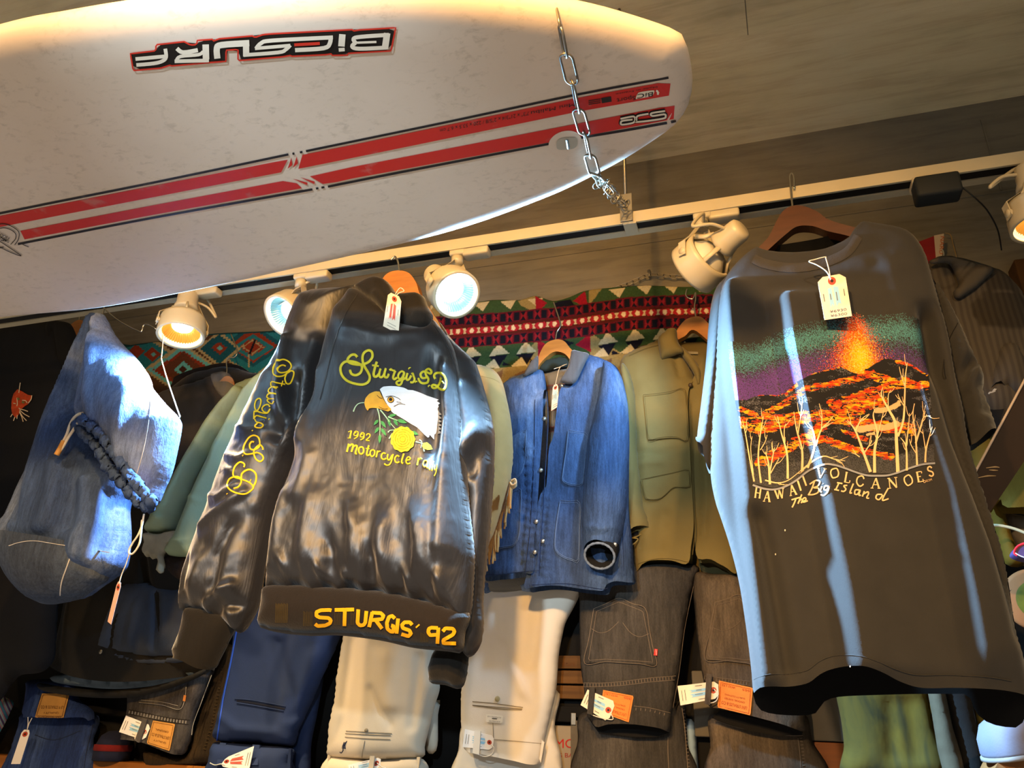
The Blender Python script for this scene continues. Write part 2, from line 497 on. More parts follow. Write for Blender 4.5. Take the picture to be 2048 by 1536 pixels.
# thin raised formwork seams cast into the concrete
sm = MB()
for a, b in [((1490, 0), (1496, 70))]:
    A, B = pz1(*a, CEIL), pz1(*b, CEIL)
    sm.add(*tube([A + V([0, 0, .001]), B + V([0, 0, .001])],   .0018, 6))
A = pz1(1060, 12, CEIL); sm.add(*box((A[0] - .4, A[1] - .004, CEIL - .004), (A[0] + .9, A[1] + .004, CEIL + .002)))
for px in (1500,):
    A = py1(px, 456, YW); sm.add(*box((-3.0, YW - .003, A[2] - .003), (1.4, YW + .001, A[2] + .003)))
A = py1(1962, 240, YW); sm.add(*box((A[0] - .002, YW - .003, A[2] - .25), (A[0] + .002, YW + .001, A[2])))
o = sm.build('trim_2', M_concw, None, False); o['kind'] = 'structure'
# black panel added as the shade between and behind the folded trousers
structure('wall_gap_shade', *box((-3.2, YW - .012, 0), (1.4, YW, 2.02)), M_black)

# ================================================================== surfboard
ZB = 2.28
M_brd = NT('scuffed_white_foam')
def _board():
    t = M_brd
    a = t.noise(3, (1, 1, 1), 4); s1 = t.noise(70, (.7, 1.2, 1), 5, .7, .4); s2 = t.noise(11, (1, 1, 1), 4, .6)
    sp = t.ramp(s1, [(.52, (0, 0, 0, 1)), (.66, (1, 1, 1, 1))]); s3 = t.ramp(s2, [(.38, (0, 0, 0, 1)), (.60, (1, 1, 1, 1))])
    k = t.mix(1, sp, s3, 'MULTIPLY')
    base = t.ramp(a, [(.3, rgba(S('#cdbfb0'))), (.7, rgba(S('#d8cabc')))])
    k2 = t.mix(1, k, (.26, .26, .26, 1), 'MULTIPLY')
    base = t.mix(k2, base, rgba(S('#6d6353')))
    t.l(base, t.b.inputs['Base Color']); t.set(Roughness=.55); t.b.inputs['Specular IOR Level'].default_value = .35
    t.bump(t.noise(60, (1, 1, 1), 3), .06, .002); return t.m
M_board = _board()
far = [(-500, 715), (-300, 695), (-100, 665), (0, 645), (200, 626), (400, 590), (600, 547), (800, 502), (950, 462), (1100, 408), (1180, 372), (1250, 336), (1310, 299), (1352, 270), (1376, 243), (1386, 215), (1388, 190), (1383, 150), (1374, 118), (1362, 104)]
near = [(1340, 96), (1300, 82), (1200, 53), (1100, 33), (1000, 18), (900, 7), (800, 1), (700, 0), (600, 4), (500, 11), (400, 21), (300, 33), (200, 47), (100, 64), (0, 83)]
fo = on_z(far, ZB)[:, :2]; ne = on_z(near, ZB)[:, :2]
fo = fo[fo[:, 0] > -1.75]
nose_x = -2.24; yc = .79
extraF = [(-2.2, .86), (-2.12, .94), (-1.98, 1.02), (-1.84, 1.065)]
extraN = [(-1.05, .478), (-1.3, .478), (-1.6, .50), (-1.85, .54), (-2.05, .62), (-2.17, .70), (-2.23, .77)]
bout = np.vstack([V(extraF), fo, ne, V(extraN)])
bout = resample(crom(bout, 6, True), .018)
bi = fillgrid(bout, .02)
# extra rings close to the rail so that its round edge is smooth
nrm = np.roll(bout, -1, 0) - np.roll(bout, 1, 0); nrm = np.stack([-nrm[:, 1], nrm[:, 0]], 1); nrm /= np.linalg.norm(nrm, axis=1, keepdims=True)
ctr = bout.mean(0)
if ((bout + nrm * .01) - ctr).__pow__(2).sum() > ((bout - nrm * .01) - ctr).__pow__(2).sum(): nrm = -nrm
rings = [bout + nrm * k for k in (.002, .005, .010, .017, .026, .037, .05, .064, .078)]
bi = bi[segdist(bi, bout, np.roll(bout, -1, 0)) > .088]
bvs, bfs = cdt(bout, np.vstack(rings + [bi]))
bd = segdist(bvs, bout, np.roll(bout, -1, 0))
rail_w = lambda q: .028 + .047 * sstep(.88, .70, q[:, 1])
tb = np.clip(bd / rail_w(bvs), 0, 1); prof = np.sqrt(np.maximum(0, 1 - (1 - tb) ** 2))
zb_ = ZB + .030 * (1 - prof); zt_ = ZB + .030 + .036 * prof
n = len(bvs); F = []
for f in bfs:
    a, b, c = (bvs[i] for i in f[:3]); ccw = np.cross(b - a, c - a) > 0
    F.append(f[::-1] if ccw else f); F.append(tuple(i + n for i in (f if ccw else f[::-1])))
allb = np.vstack([np.c_[bvs, zb_], np.c_[bvs, zt_]])
mp = np.arange(2 * n)
for i in range(n):
    if bd[i] < 1e-6: mp[i + n] = i
F = [tuple(mp[i] for i in f) for f in F]
used = np.unique(np.concatenate([np.asarray(f) for f in F])); mp2 = np.full(2 * n, -1); mp2[used] = np.arange(len(used))
SB = thing('surfboard', 'white surfboard hung upside down overhead, with twin red stripes', 'surfboard', (-1.1, .79, ZB))
mesh('board_body', allb[used], [tuple(mp2[i] for i in f) for f in F], M_board, SB)
class Under:                                   # underside of the board, with its rounded rails
    def pick(s, px):
        q = on_z(px, ZB)[:, :2]
        for _ in range(2):
            z = s.z(q); d = rays(px); q = (EYE + d * ((z - EYE[2]) / d[:, 2])[:, None])[:, :2]
        return q
    def z(s, q):
        d = segdist(q, bout, np.roll(bout, -1, 0)); t = np.clip(d / rail_w(q), 0, 1)
        return ZB + .030 * (1 - np.sqrt(np.maximum(0, 1 - (1 - t) ** 2)))
    def lift(s, q, off): return np.stack([q[:, 0], q[:, 1], s.z(q) - off], 1)
UB = Under()
def worn(name, c, wear='#a89c94', amt=.6):
    t = NT(name); a = t.noise(14, (1, 1, 1), 5, .6); k = t.ramp(a, [(amt, (0, 0, 0, 1)), (amt + .08, (.35, .35, .35, 1))])
    t.l(t.mix(k, rgba(S(c)), rgba(S(wear))), t.b.inputs['Base Color']); t.set(Roughness=.5); return t.m
M_red = worn('worn_red_stripe', '#c4261f'); M_blk = worn('worn_black_line', '#17131a', '#8b8480', .64)
M_cream = mat('cream_decal', '#e0d8c8', .5, .04, 20, 0); M_dblk = mat('black_decal', '#15110f', .5, .1, 20, 0); M_dred = mat('red_decal', '#cc3323', .5, .08, 20, 0)
M_grey = mat('grey_plastic', '#a8a498', .5, .05, 20, 0); M_ink = mat('thin_black_ink', '#2c2624', .6, .1, 20, 0)
r = MB()
for P in [[(-420, 520), (0, 431), (576, 318), (566, 343), (27, 448), (-420, 536)], [(605, 309), (700, 290), (1155, 195), (1340, 161), (1345, 189), (1158, 222), (700, 316), (596, 337)],
          [(41, 461), (300, 411), (578, 359), (613, 374), (300, 430), (39, 480)], [(620, 352), (700, 334), (1349, 209), (1351, 236.5), (1158, 273), (700, 357), (649, 369)],
          [(583, 314.5), (590, 313.5), (581.5, 340), (574, 341)], [(593.6, 312), (601, 310.3), (592.5, 337.5), (585, 338.5)], [(585, 356.5), (594, 354.7), (630, 371.5), (622.7, 373)], [(600.5, 353.7), (609, 352.4), (644, 369.4), (636, 371)]]:
    decal_poly(r, UB, P, .0009, 30)
r.build('red_stripes', M_red, SB, False, label='twin red stripes along the middle')
r = MB()
for P, w_ in [([(-420, 515), (0, 426), (300, 366), (577, 308)], 4.5), ([(612, 301.5), (900, 242), (1151, 189), (1337, 154.5)], 4.5), ([(585, 307), (589, 306)], 4.5), ([(600, 304), (605, 303)], 4.5),
           ([(36, 487.5), (300, 436), (625, 378)], 4.5), ([(656, 372.5), (800, 344), (1098, 287)], 4.5), ([(1161, 274.5), (1250, 260), (1334, 245)], 5), ([(1342, 243.5), (1352, 241.5)], 5), ([(632, 376.5), (637, 375.5)], 4), ([(643, 374.5), (649, 373.5)], 4)]:
    decal_stroke(r, UB, P, w_, .0009, n=3)
r.build('black_pinlines', M_blk, SB, False, label='thin black lines edging the red stripes')
# maker's logo, upside down near the rail
LZ = lambda p: Zm(240, 30, 3.531, p)
outl = LZ([(75, 268), (255, 247), (255, 205), (455, 183), (500, 207), (545, 203), (545, 175), (660, 166), (662, 178), (700, 163), (948, 141), (950, 155), (1010, 133), (1080, 127), (1640, 98), (1645, 108), (1690, 100), (1948, 85), (1915, 248), (1615, 265), (1615, 278), (1495, 280), (1495, 268), (1460, 275), (1205, 287), (1205, 280), (1150, 290), (835, 317), (835, 238), (750, 243), (750, 322), (640, 330), (362, 355), (358, 348), (290, 370), (95, 387)])
r = MB(); decal_poly(r, UB, outl, .001, 25); r.build('logo_backing', M_dblk, SB, False)
r = MB(); decal_stroke(r, UB, resample(outl, 6), 3.2, .0014, closed=True, raw=True); decal_stroke(r, UB, LZ([(1232, 205), (1412, 195)]), 6, .0014)
r.build('logo_outline', M_dred, SB, False, label='red edge of the logo')
r = MB()
for P, w_ in [([(112, 303), (320, 284)], 26), ([(118, 345), (240, 334), (300, 318), (328, 290), (322, 230)], 26), ([(607, 200), (610, 306)], 46), ([(630, 313), (388, 319)], 26), ([(400, 318), (428, 285), (556, 272), (590, 250)], 24), ([(404, 228), (448, 256), (552, 240)], 30),
           ([(690, 300), (686, 230), (718, 204), (915, 190)], 44), ([(892, 185), (893, 285)], 44), ([(875, 275), (1120, 256), (1172, 236), (1205, 205)], 26), ([(1205, 207), (955, 228)], 24), ([(962, 230), (1000, 190), (1080, 172), (1505, 150)], 28),
           ([(1488, 138), (1484, 190), (1440, 226), (1238, 240)], 30), ([(1572, 128), (1565, 214)], 46), ([(1546, 238), (1588, 235)], 26), ([(1888, 120), (1872, 232)], 46), ([(1900, 132), (1700, 146), (1650, 160), (1664, 188)], 28), ([(1885, 222), (1690, 230), (1640, 214), (1664, 188)], 28), ([(1660, 188), (1812, 182)], 16)]:
    decal_stroke(r, UB, LZ(P), w_ / 3.531, .002, n=4)
r.build('logo_letters', M_cream, SB, False, label='cream upside-down letters of the logo')
# small print on the tail
r = MB()
TZ = lambda p: Zm(1140, 120, 7.681, p)
decal_text(r, UB, 'Sport', TZ([(1000, 515)])[0], TZ([(712, 560)])[0], 11, .0018)
decal_text(r, UB, 'Mini Malibu', (1150, 203), (1062, 221), 7, .0018, .2)
decal_text(r, UB, "7'3\" x 21\"3/4 x 2\"5/8 / 220 x 53.5 x 6.7 cm", (1058, 221), (880, 256), 7.5, .0018, .2)
decal_text(r, UB, 'Made in France', TZ([(1340, 385)])[0], TZ([(700, 500)])[0], 3.2, .0018)
for k, yy in enumerate((585, 612, 640)):
    decal_stroke(r, UB, TZ([(470, yy), (285, yy + 28)]), 1.6, .0018)
decal_poly(r, UB, TZ([(478, 570), (630, 545), (640, 625), (490, 650)]), .0018)
r.build('small_print', M_ink, SB, False)
r = MB(); decal_poly(r, UB, TZ([(1010, 575), (1040, 500), (1090, 475), (1270, 450), (1295, 470), (1275, 520), (1240, 545), (1040, 580)]), .0018, None, 4)
decal_stroke(r, UB, TZ([(1322, 455), (1345, 470), (1350, 520)]), 4, .0018); decal_stroke(r, UB, TZ([(1345, 478), (1370, 490)]), 2.2, .0018)
r.build('maker_badge', M_cream, SB, False)
r = MB(); decal_text(r, UB, 'BiC', TZ([(1275, 470)])[0], TZ([(1035, 505)])[0], 8.5, .0026, .25)
r.build('maker_name', M_dblk, SB, False)
acs = [[(1460, 762), (1300, 785), (1240, 805), (1270, 838), (1440, 812), (1468, 840), (1420, 880), (1040, 930), (1020, 900), (1040, 838), (1205, 805)], [(775, 882), (930, 850), (985, 850), (1000, 900), (960, 945), (800, 972), (780, 940), (810, 912), (960, 893)]]
for wd, off, mm, nm in ((60, .0018, M_dblk, 'tail_logo_outline'), (28, .0026, M_cream, 'tail_logo')):
    r = MB()
    for P in acs: decal_stroke(r, UB, TZ(P), wd / 7.681, off, n=4)
    r.build(nm, mm, SB, False)
# leash plug
th = np.linspace(0, 2 * np.pi, 33)[:-1]
r = MB(); decal_poly(r, UB, [(1130 + 33 * math.cos(t) , 284 + 24 * math.sin(t) - 5 * math.cos(t)) for t in th], .0016); lp = r.build('leash_plug', M_board, SB, False, label='white round leash plug')
r = MB(); decal_poly(r, UB, [(1134 + 21 * np.sign(math.cos(t)) * abs(math.cos(t)) ** .6, 284 + 12 * np.sign(math.sin(t)) * abs(math.sin(t)) ** .6 - 3 * math.cos(t)) for t in th], .003); r.build('plug_recess', M_grey, lp, False)
r = MB(); decal_stroke(r, UB, [(1134, 275), (1137, 293)], 6, .004, .002); r.build('leash_bar', mat('dull_steel', '#6b6a66', .4, .1, 30, 0, metal=.8), lp, False)
# round line-drawn badge at the frame's left
r = MB()
for P in [[(-60, 470), (-20, 452), (10, 446), (36, 459), (38, 475), (30, 488)], [(-50, 475), (-10, 458), (12, 454), (30, 463), (32, 475), (22, 487)], [(-60, 455), (-10, 475), (25, 497), (43, 510), (20, 502), (-20, 482), (-60, 466)], [(-10, 497), (8, 492)], [(46, 487), (58, 492)], [(-5, 468), (14, 480), (2, 478)]]:
    decal_stroke(r, UB, P, 1.5, .0022, n=5)
for k, s_ in enumerate(('FRANCE', 'SINCE')): decal_text(r, UB, s_, (20, 473 + 7 * k), (-12, 456 + 7 * k), 5, .0022)
r.build('round_badge', M_ink, SB, False)

# ================================================================== chain under the board
M_steel = mat('galvanised_chain_steel', '#8c877b', .4, .1, 60, .1, metal=.9)
def link(mb, a, b, w_, r, nrmv):
    a, b = V(a), V(b); d = b - a; L = np.linalg.norm(d); d /= L
    s = np.cross(d, nrmv); s /= np.linalg.norm(s); R = w_ / 2; e = r * 1.2
    P = []
    for t in np.linspace(-90, 90, 9): P.append(b - d * (R - e) + R * (math.cos(math.radians(t)) * d + math.sin(math.radians(t)) * s))
    for t in np.linspace(90, 270, 9): P.append(a + d * (R - e) + R * (math.cos(math.radians(t)) * d + math.sin(math.radians(t)) * s))
    mb.add(*tube(P, r, 8, True))
CH = thing('hanging_chain', 'steel link chain slung under the surfboard tail', 'chain', pz1(1128, 100, ZB - .01))
cp = [(1092, -200), (1100, -80), (1107, -22), (1114, 16), (1121, 56), (1131, 110), (1145, 166), (1156, 220), (1170, 268), (1179, 311), (1190, 349)]
zz = [CEIL - .35, ZB + .24, ZB + .105, ZB + .034, ZB - .006, ZB - .012, ZB - .012, ZB - .012, ZB - .012, ZB - .012, ZB - .010]
pts = [pz1(*p, z) for p, z in zip(cp, zz)]
pts[0] = V([pts[1][0] - .03, pts[1][1] + .02, CEIL])
q = [pts[0]]; nseg = 9
for i in range(1, nseg): q.append(pts[0] * (1 - i / nseg) + pts[1] * i / nseg)
pts = q + pts[1:]
for i in range(len(pts) - 1):
    mb = MB(); nn = V([.25, .1, 1.]) if i % 2 else V([1., .35, .35])
    if i < nseg + 1: nn = V([0, 1, .1]) if i % 2 else V([1, 0, .1])
    link(mb, pts[i], pts[i + 1], .0165, .0017, nn); mb.build('link', M_steel, CH)
# bunch of finer chain up to the rail bracket
ZT = 2.5
e0 = pts[-1]; e1 = py1(1249, 412, 1.36)
mb = MB(); link(mb, e0, e0 + (e1 - e0) * .13, .017, .002, V([.3, .2, 1])); mb.build('link', M_steel, CH)
mb = MB(); rng = random.Random(3)
for k in range(26):
    t = .12 + .86 * k / 25; c = e0 + (e1 - e0) * t + V([rng.uniform(-.006, .006) for _ in range(3)]); d = V([rng.uniform(-1, 1) for _ in range(3)]); d /= np.linalg.norm(d)
    link(mb, c - d * .010, c + d * .010, .011, .0013, V([rng.uniform(-1, 1) for _ in range(3)]) + V([.01, .02, .03]))
mb.build('gathered_links', M_steel, CH, label='gathered fine chain')

# ================================================================== lighting rail
M_rail = mat('cream_enamel', '#aea58c', .4, .04, 20, 0, spec=.5); M_slot = mat('black_slot', '#0d0c0b', .6, .1, 20, 0)
YT = 1.38
zr = float(py1(1650, 386, YT - .018)[2])
RL = thing('lighting_rail', 'long cream ceiling lighting rail with a black slot', 'lighting rail', (-.6, YT, zr))
x0, x1 = -2.6, 1.44
prof = [(YT - .018, zr), (YT - .018, zr + .028), (YT + .030, zr + .028), (YT + .030, zr), (YT + .012, zr), (YT + .012, zr + .014), (YT - .013, zr + .014), (YT - .013, zr)]
vs = [(x, y, z) for x in (x0, x1) for y, z in prof]; k = len(prof)
mesh('rail_body', vs, [(i, (i + 1) % k, k + (i + 1) % k, k + i) for i in range(k)] + [(0, 1, 2, 3, 4, 5, 6, 7)[::-1], tuple(range(8, 16))], M_rail, RL, False)
mesh('slot', *box((x0, YT - .0128, zr + .003), (x1, YT + .0118, zr + .0138)), M_slot, RL, False, label='black slot of the rail')
def raily(px, py=None):                        # x of the rail seen in this column
    return float(on_y([(px, 420 if py is None else py)], YT)[0][0])
cl = MB(); xj = raily(1262, 455); cl.add(*box((xj - .014, YT - .020, zr - .004), (xj + .014, YT + .020, zr + .002), .001)); cl.build('joint_clip', M_rail, RL, False)
# rod and bracket
RD = thing('suspension_rod', 'thin grey steel rod holding the rail by a small plate', 'rod', (e1[0], YT, zr + .03))
xx = float(e1[0])
mesh('rod', *tube([(xx, YT, zr + .03), (xx, YT, CEIL)], .0038, 10), M_steel, RD)
b = py1(1252, 425, YT - .021)
mesh('plate', *box((b[0] - .013, YT - .0225, zr + .003), (b[0] + .014, YT - .0185, zr + .075), .001), mat('zinc_plate', '#8f8c84', .45, .1, 40, 0, metal=.7), RD, False)
mesh('slot_hole', *box((b[0] - .004, YT - .0232, zr + .050), (b[0] + .005, YT - .0226, zr + .058), .0008), M_slot, RD, False)

# ================================================================== track spotlights
M_lamp = mat('ivory_lamp_enamel', '#b5a98c', .38, .03, 12, 0, spec=.5)
M_lampw = M_lamp
def ringm(name, col, st):
    t = NT(name); t.b.inputs['Base Color'].default_value = rgba(col); t.set(Roughness=.25, Metallic=.6); t.b.inputs['Emission Color'].default_value = rgba(col)
    g = t.n('ShaderNodeNewGeometry'); t.b.inputs['Emission Strength'].default_value = st; return t.m
M_warmref = ringm('warm_ribbed_reflector', S('#e09a38'), .14); M_coolref = ringm('cool_ribbed_reflector', S('#7fb0b8'), .08)
M_ewarm = emit('warm_lamp_glow', (1, .82, .52), 18); M_ecool = emit('cool_lamp_glow', (.86, .97, 1), 18)
M_lw = emit('lit_rim_warm', (1, .80, .42), 1.1); M_lc = emit('lit_rim_cool', (.80, .97, 1.0), 1.1)
def ribbed(c, d, r0, r1, h0, h1, n, amp, mb):
    x, y, z = frame(d); vs = []; fs = []
    K = n * 4
    for i in range(5):
        t = i / 4; r = r0 + (r1 - r0) * t; h = h0 + (h1 - h0) * t ** 1.6
        for k in range(K):
            a = 2 * math.pi * k / K; rr = h + amp * math.cos(n * a) * min(1, t * 2 + .3)
            vs.append(c + z * rr + r * (math.cos(a) * x + math.sin(a) * y))
    for i in range(4):
        for k in range(K): fs.append((i * K + k, i * K + (k + 1) % K, (i + 1) * K + (k + 1) % K, (i + 1) * K + k))
    mb.add(vs, fs)
def spotlight(label, face_px, aim, rail_px, warm, watts, size=60, yface=None, rad=.056, lamp_on=True, group='spotlights on the lighting rail'):
    """face centre seen at face_px; the drum opens towards aim"""
    fc = py1(*face_px, yface or YT); d = V(aim) - fc; d /= np.linalg.norm(d)
    xa = raily(*rail_px)
    top = V([xa, YT, zr])
    t = thing('track_spotlight', label, 'spotlight', top, group)
    # adapter in the rail
    mb = MB(); mb.add(*box((xa + .016, YT - .015, zr - .017), (xa + .078, YT + .015, zr + .003), .005, 3)); mb.add(*box((xa - .016, YT - .016, zr - .012), (xa + .022, YT + .016, zr + .003), .004, 2))
    mb.build('adapter', M_rail, t)
    mb = MB(); mb.add(*tube([(xa, YT, zr - .012), (xa, YT, zr - .030)], .014, 20)); mb.build('swivel', M_rail, t)
    # housing: short open drum with a lip, face at fc
    R = rad; hh = .052
    prof = [(R * .90, .0), (R, .001), (R * 1.0, -.004), (R, -.024), (R * .985, -.026), (R * .975, -hh + .008), (R * .93, -hh), (R * .84, -hh), (R * .84, -hh + .004), (R * .9, -.02), (R * .90, .0)]
    prof = prof[::-1]
    mb = MB(); mb.add(*lathe(prof, fc, d, 48)); hs = mb.build('housing', M_lamp, t)
    # socket cap on four spokes behind
    cap = [(0, -.135), (.018, -.135), (.0235, -.131), (.025, -.124), (.0255, -.100), (.029, -.088), (.030, -.082), (.027, -.078), (0, -.078)]
    mb = MB(); mb.add(*lathe(cap, fc, d, 32)); mb.build('socket_cap', M_lamp, t)
    x, y, z = frame(d); mb = MB()
    for k in range(4):
        a = math.radians(45 + 90 * k); e = math.cos(a) * x + math.sin(a) * y; mb = MB()
        mb.add(*tube([fc + z * (-hh + .002) + e * R * .86, fc + z * (-.066) + e * R * .62, fc + z * (-.084) + e * .027], .0032, 8, flat=1.8)); mb.build('spoke', M_lamp, t)
    # lamp: ribbed reflector, bright core and frosted rim
    bulb = MB(); back = [(0.0, -.066), (.026, -.064), (.046, -.040), (R * .85, -.014)]
    bulb.add(*lathe(back, fc, d, 40)); bm_ = bulb.build('bulb', mat('bulb_back', '#cfcabb', .35, .03, 20, 0, spec=.5), t)
    mb = MB(); ribbed(fc, d, .024, R * .80, -.030, -.010, 44, .0016, mb); mb.build('reflector', M_warmref if warm else M_coolref, bm_)
    mb = MB(); mb.add(*lathe([(0, -.021), (.014, -.0215), (.0235, -.026), (.025, -.030)], fc, d, 32)); mb.build('lamp_core', M_ewarm if warm else M_ecool, bm_, label='glowing lamp core')
    mb = MB(); mb.add(*lathe([(R * .79, -.011), (R * .83, -.008), (R * .87, -.008), (R * .895, -.002)], fc, d, 48)); mb.build('rim', M_lw if warm else M_lc, bm_)
    # yoke: flat strap from the swivel to both sides of the drum
    side = np.cross(d, V([0, 0, 1.])); side /= np.linalg.norm(side); mid = fc - d * .028; p0 = V([xa, YT, zr - .030])
    up = p0 - mid; up -= (up @ side) * side; up /= np.linalg.norm(up); fw = np.cross(side, up)
    pl = []
    reach = np.linalg.norm(p0 - mid)
    for sgn in (-1, 1):
        a_ = mid + side * sgn * (R + .003); pl.append([a_ - up * .010, a_ + up * .022, a_ * .35 + p0 * .65 + side * sgn * .010, p0 + side * sgn * .012])
    path = pl[0] + pl[1][::-1]
    mb = MB(); vs = []; fs = []
    for i, p in enumerate(path):
        w_ = .0085
        tn = side if i in (0, 1, 6, 7) else up
        for sg, tt in ((-1, -1), (1, -1), (1, 1), (-1, 1)): vs.append(V(p) + fw * w_ * sg + tn * .0010 * tt)
    for i in range(len(path) - 1):
        for q_ in range(4): fs.append((i * 4 + q_, i * 4 + (q_ + 1) % 4, i * 4 + 4 + (q_ + 1) % 4, i * 4 + 4 + q_))
    fs += [(3, 2, 1, 0), tuple(len(vs) - 4 + q_ for q_ in range(4))]
    mb.add(vs, fs); mb.build('yoke', M_lamp, t, False)
    for sgn in (-1, 1): mb = MB(); mb.add(*lathe([(0, 0.004), (.007, .004), (.008, .0), (.008, -.003)], mid + side * sgn * (R + .002), side * sgn, 18)); mb.build('pivot_screw', M_lamp, t)
    # feed cord from swivel to cap
    cb = fc - d * .112 + up * .024
    c_ = crom([p0 + V([0, 0, .004]), p0 - side * .030 - d * .03 + up * .0, fc - d * .07 - side * .075 + up * .02, fc - d * .10 - side * .050 + up * .012, cb - side * .012 - up * .02], 8)
    mb = MB(); mb.add(*tube(c_, .0034, 8)); mb.build('cord', M_lamp, t)
    if lamp_on:
        l = spot('spot_lamp', fc + d * .004, fc + d, watts, (1.0, .72, .38) if warm else COOL, size, .7, .02); l.parent = t; l.location = V(l.location) - V(t.location)
    return t
YJ, YTS = YT - .06, YT - .03                   # the jacket and the t-shirt hang just in front of the rail
def aimdir(px, y, ang, idx, idy):
    """direction that makes angle ang with the sight line back to the viewer and leans (idx, idy down) in view"""
    p = py1(*px, y); v = EYE - p; v /= np.linalg.norm(v)
    wv = idx * RGT - idy * UPV; wv = wv - (wv @ v) * v; wv /= np.linalg.norm(wv)
    a = math.radians(ang); return p + (math.cos(a) * v + math.sin(a) * wv)
spotlight('ivory spotlight glowing warm amber beside the denim bag', (361, 672), aimdir((361, 672), YT - .03, 55, -.2, 1), (392, 572), True, 110, 100, YT - .03)
spotlight('ivory spotlight shining cool white, turned sideways behind the satin jacket shoulder', (563, 632), aimdir((563, 632), YT - .01, 52, -.88, .47), (604, 556), False, 260, 96, YT + .03)
spotlight('ivory spotlight shining cool white toward the viewer, right of the satin jacket', (914, 590), aimdir((914, 590), YT - .14, 30, .75, .66), (916, 503), False, 540, 124, YT - .14, .051)
spotlight('ivory spotlight seen from behind with its socket cap, beside the volcano t-shirt', (1384, 541), aimdir((1384, 541), YT, 112, -.76, .65), (1402, 434), False, 30, 90, YT + .015, .058)
spotlight('ivory spotlight cut off by the right edge of the photo', (2092, 452), aimdir((2092, 452), YT - .02, 60, .3, 1), (2085, 368), True, 9, 70, YT - .02)

# ------------------------------------------------------------------ mains adapter on the rail
M_knap = mat('black_adapter_plastic', '#14181a', .7, .1, 30, .1)
xa = raily(1850, 372)
t = thing('power_adapter', 'black power adapter plugged into the lighting rail by a cream plug', 'adapter', (xa, YT, zr))
A = py1(1836, 412, YT - .03); B = py1(1930, 405, YT - .03)
mesh('adapter_body', *box((A[0], YT - .045, zr - .058), (B[0], YT - .002, zr - .012), .006, 3), M_knap, t)
a1 = raily(1824, 390); b1 = raily(1880, 380)
mb = MB(); mb.add(*box((a1, YT - .024, zr - .014), (b1, YT + .018, zr + .004), .005, 3)); mb.build('plug', M_rail, t)
c_ = crom([V([B[0] - .002, YT - .025, zr - .03]), py1(1955, 400, YT), py1(1978, 426, YT + .1), py1(1996, 462, YT + .25), py1(2003, 500, YT + .45)], 10)
mb = MB(); mb.add(*tube(c_, .0016, 6)); mb.build('cord', M_knap, t)

# ================================================================== hangers
M_wood = mat('honey_hanger_wood', '#a0662a', .42, .16, 14, .05, 200, (1, 1, 6), spec=.5)
M_woodd = mat('dark_hanger_wood', '#43210a', .38, .18, 14, .05, 200, (1, 1, 6), spec=.5)
M_wire = mat('bright_wire', '#b8b6b0', .25, .06, 40, 0, metal=1)
def hanger(label, outline, y, th, hook, mt, r=.0021, hy=None, group=None):
    p = py1(*hook[-1], y)
    t = thing('clothes_hanger', label, 'hanger', p, group)
    vs, fs = slab_px(outline, y - th / 2, y + th / 2, 5)
    mesh('arms', vs, fs, mt, t, False)
    H = np.vstack([py1(*q, hy if hy is not None else y) for q in hook]); H[-1] = p
    mb = MB(); mb.add(*tube(crom(H, 6), r, 8)); mb.build('hook', M_wire, t)
    return t
hanger('dark brown wooden hanger holding the volcano t-shirt', [(1497, 520), (1520, 492), (1538, 472), (1552, 444), (1566, 422), (1587, 411), (1611, 413), (1636, 424), (1655, 438), (1685, 448), (1722, 458), (1775, 475), (1790, 490), (1740, 484), (1690, 470), (1655, 462), (1625, 452), (1594, 453), (1570, 470), (1545, 492), (1522, 514), (1505, 530)], YTS, .024,
       [(1588, 378), (1588, 358), (1584, 347), (1580, 352), (1581, 372), (1583, 395), (1585, 414)], M_woodd, hy=YT - .024)
hanger('amber wooden hanger inside the black satin jacket', [(690, 640), (730, 600), (755, 575), (768, 553), (782, 543), (800, 541), (818, 546), (832, 565), (842, 592), (880, 650), (872, 670), (835, 625), (800, 600), (765, 610), (715, 650)], YJ + .01, .024,
       [(782, 520), (789, 513), (794, 519), (797, 530), (799, 546)], M_wood)
hanger('pale wooden hanger inside the denim work jacket', [(1062, 748), (1072, 733), (1080, 706), (1092, 687), (1111, 679), (1128, 682), (1142, 698), (1160, 712), (1205, 738), (1200, 750), (1150, 728), (1130, 708), (1111, 703), (1096, 711), (1078, 731), (1066, 758)], 1.80, .02,
       [(1107, 604), (1113, 622), (1119, 640), (1121, 652), (1114, 664), (1111, 681)], M_wood)
hanger('amber wooden hanger inside the olive field jacket', [(1330, 705), (1350, 683), (1353, 662), (1368, 642), (1384, 634), (1402, 634), (1420, 650), (1440, 672), (1470, 700), (1466, 712), (1425, 688), (1388, 660), (1370, 672), (1352, 684), (1336, 716)], 1.865, .02,
       [(1374, 578), (1372, 592), (1385, 598), (1391, 585), (1391, 600), (1389, 615), (1392, 636)], M_wood)
hanger('amber wooden hanger of the dark jacket at the far left, half hidden by the bag', [(100, 700), (132, 660), (148, 644), (162, 640), (176, 652), (186, 690), (200, 740), (170, 720), (150, 690), (128, 690), (104, 712)], 1.83, .022,
       [(150, 604), (158, 600), (163, 612), (160, 628), (158, 644)], M_wood)
hanger('amber wooden hanger inside the dark coat, under clear wrap', [(380, 820), (420, 790), (435, 768), (448, 754), (460, 753), (468, 764), (470, 785), (462, 800), (500, 830), (495, 842), (455, 806), (440, 786), (422, 802), (388, 830)], 1.80, .02,
       [(462, 668), (474, 700), (470, 714), (458, 716), (453, 724), (454, 740), (452, 756)], M_wood)
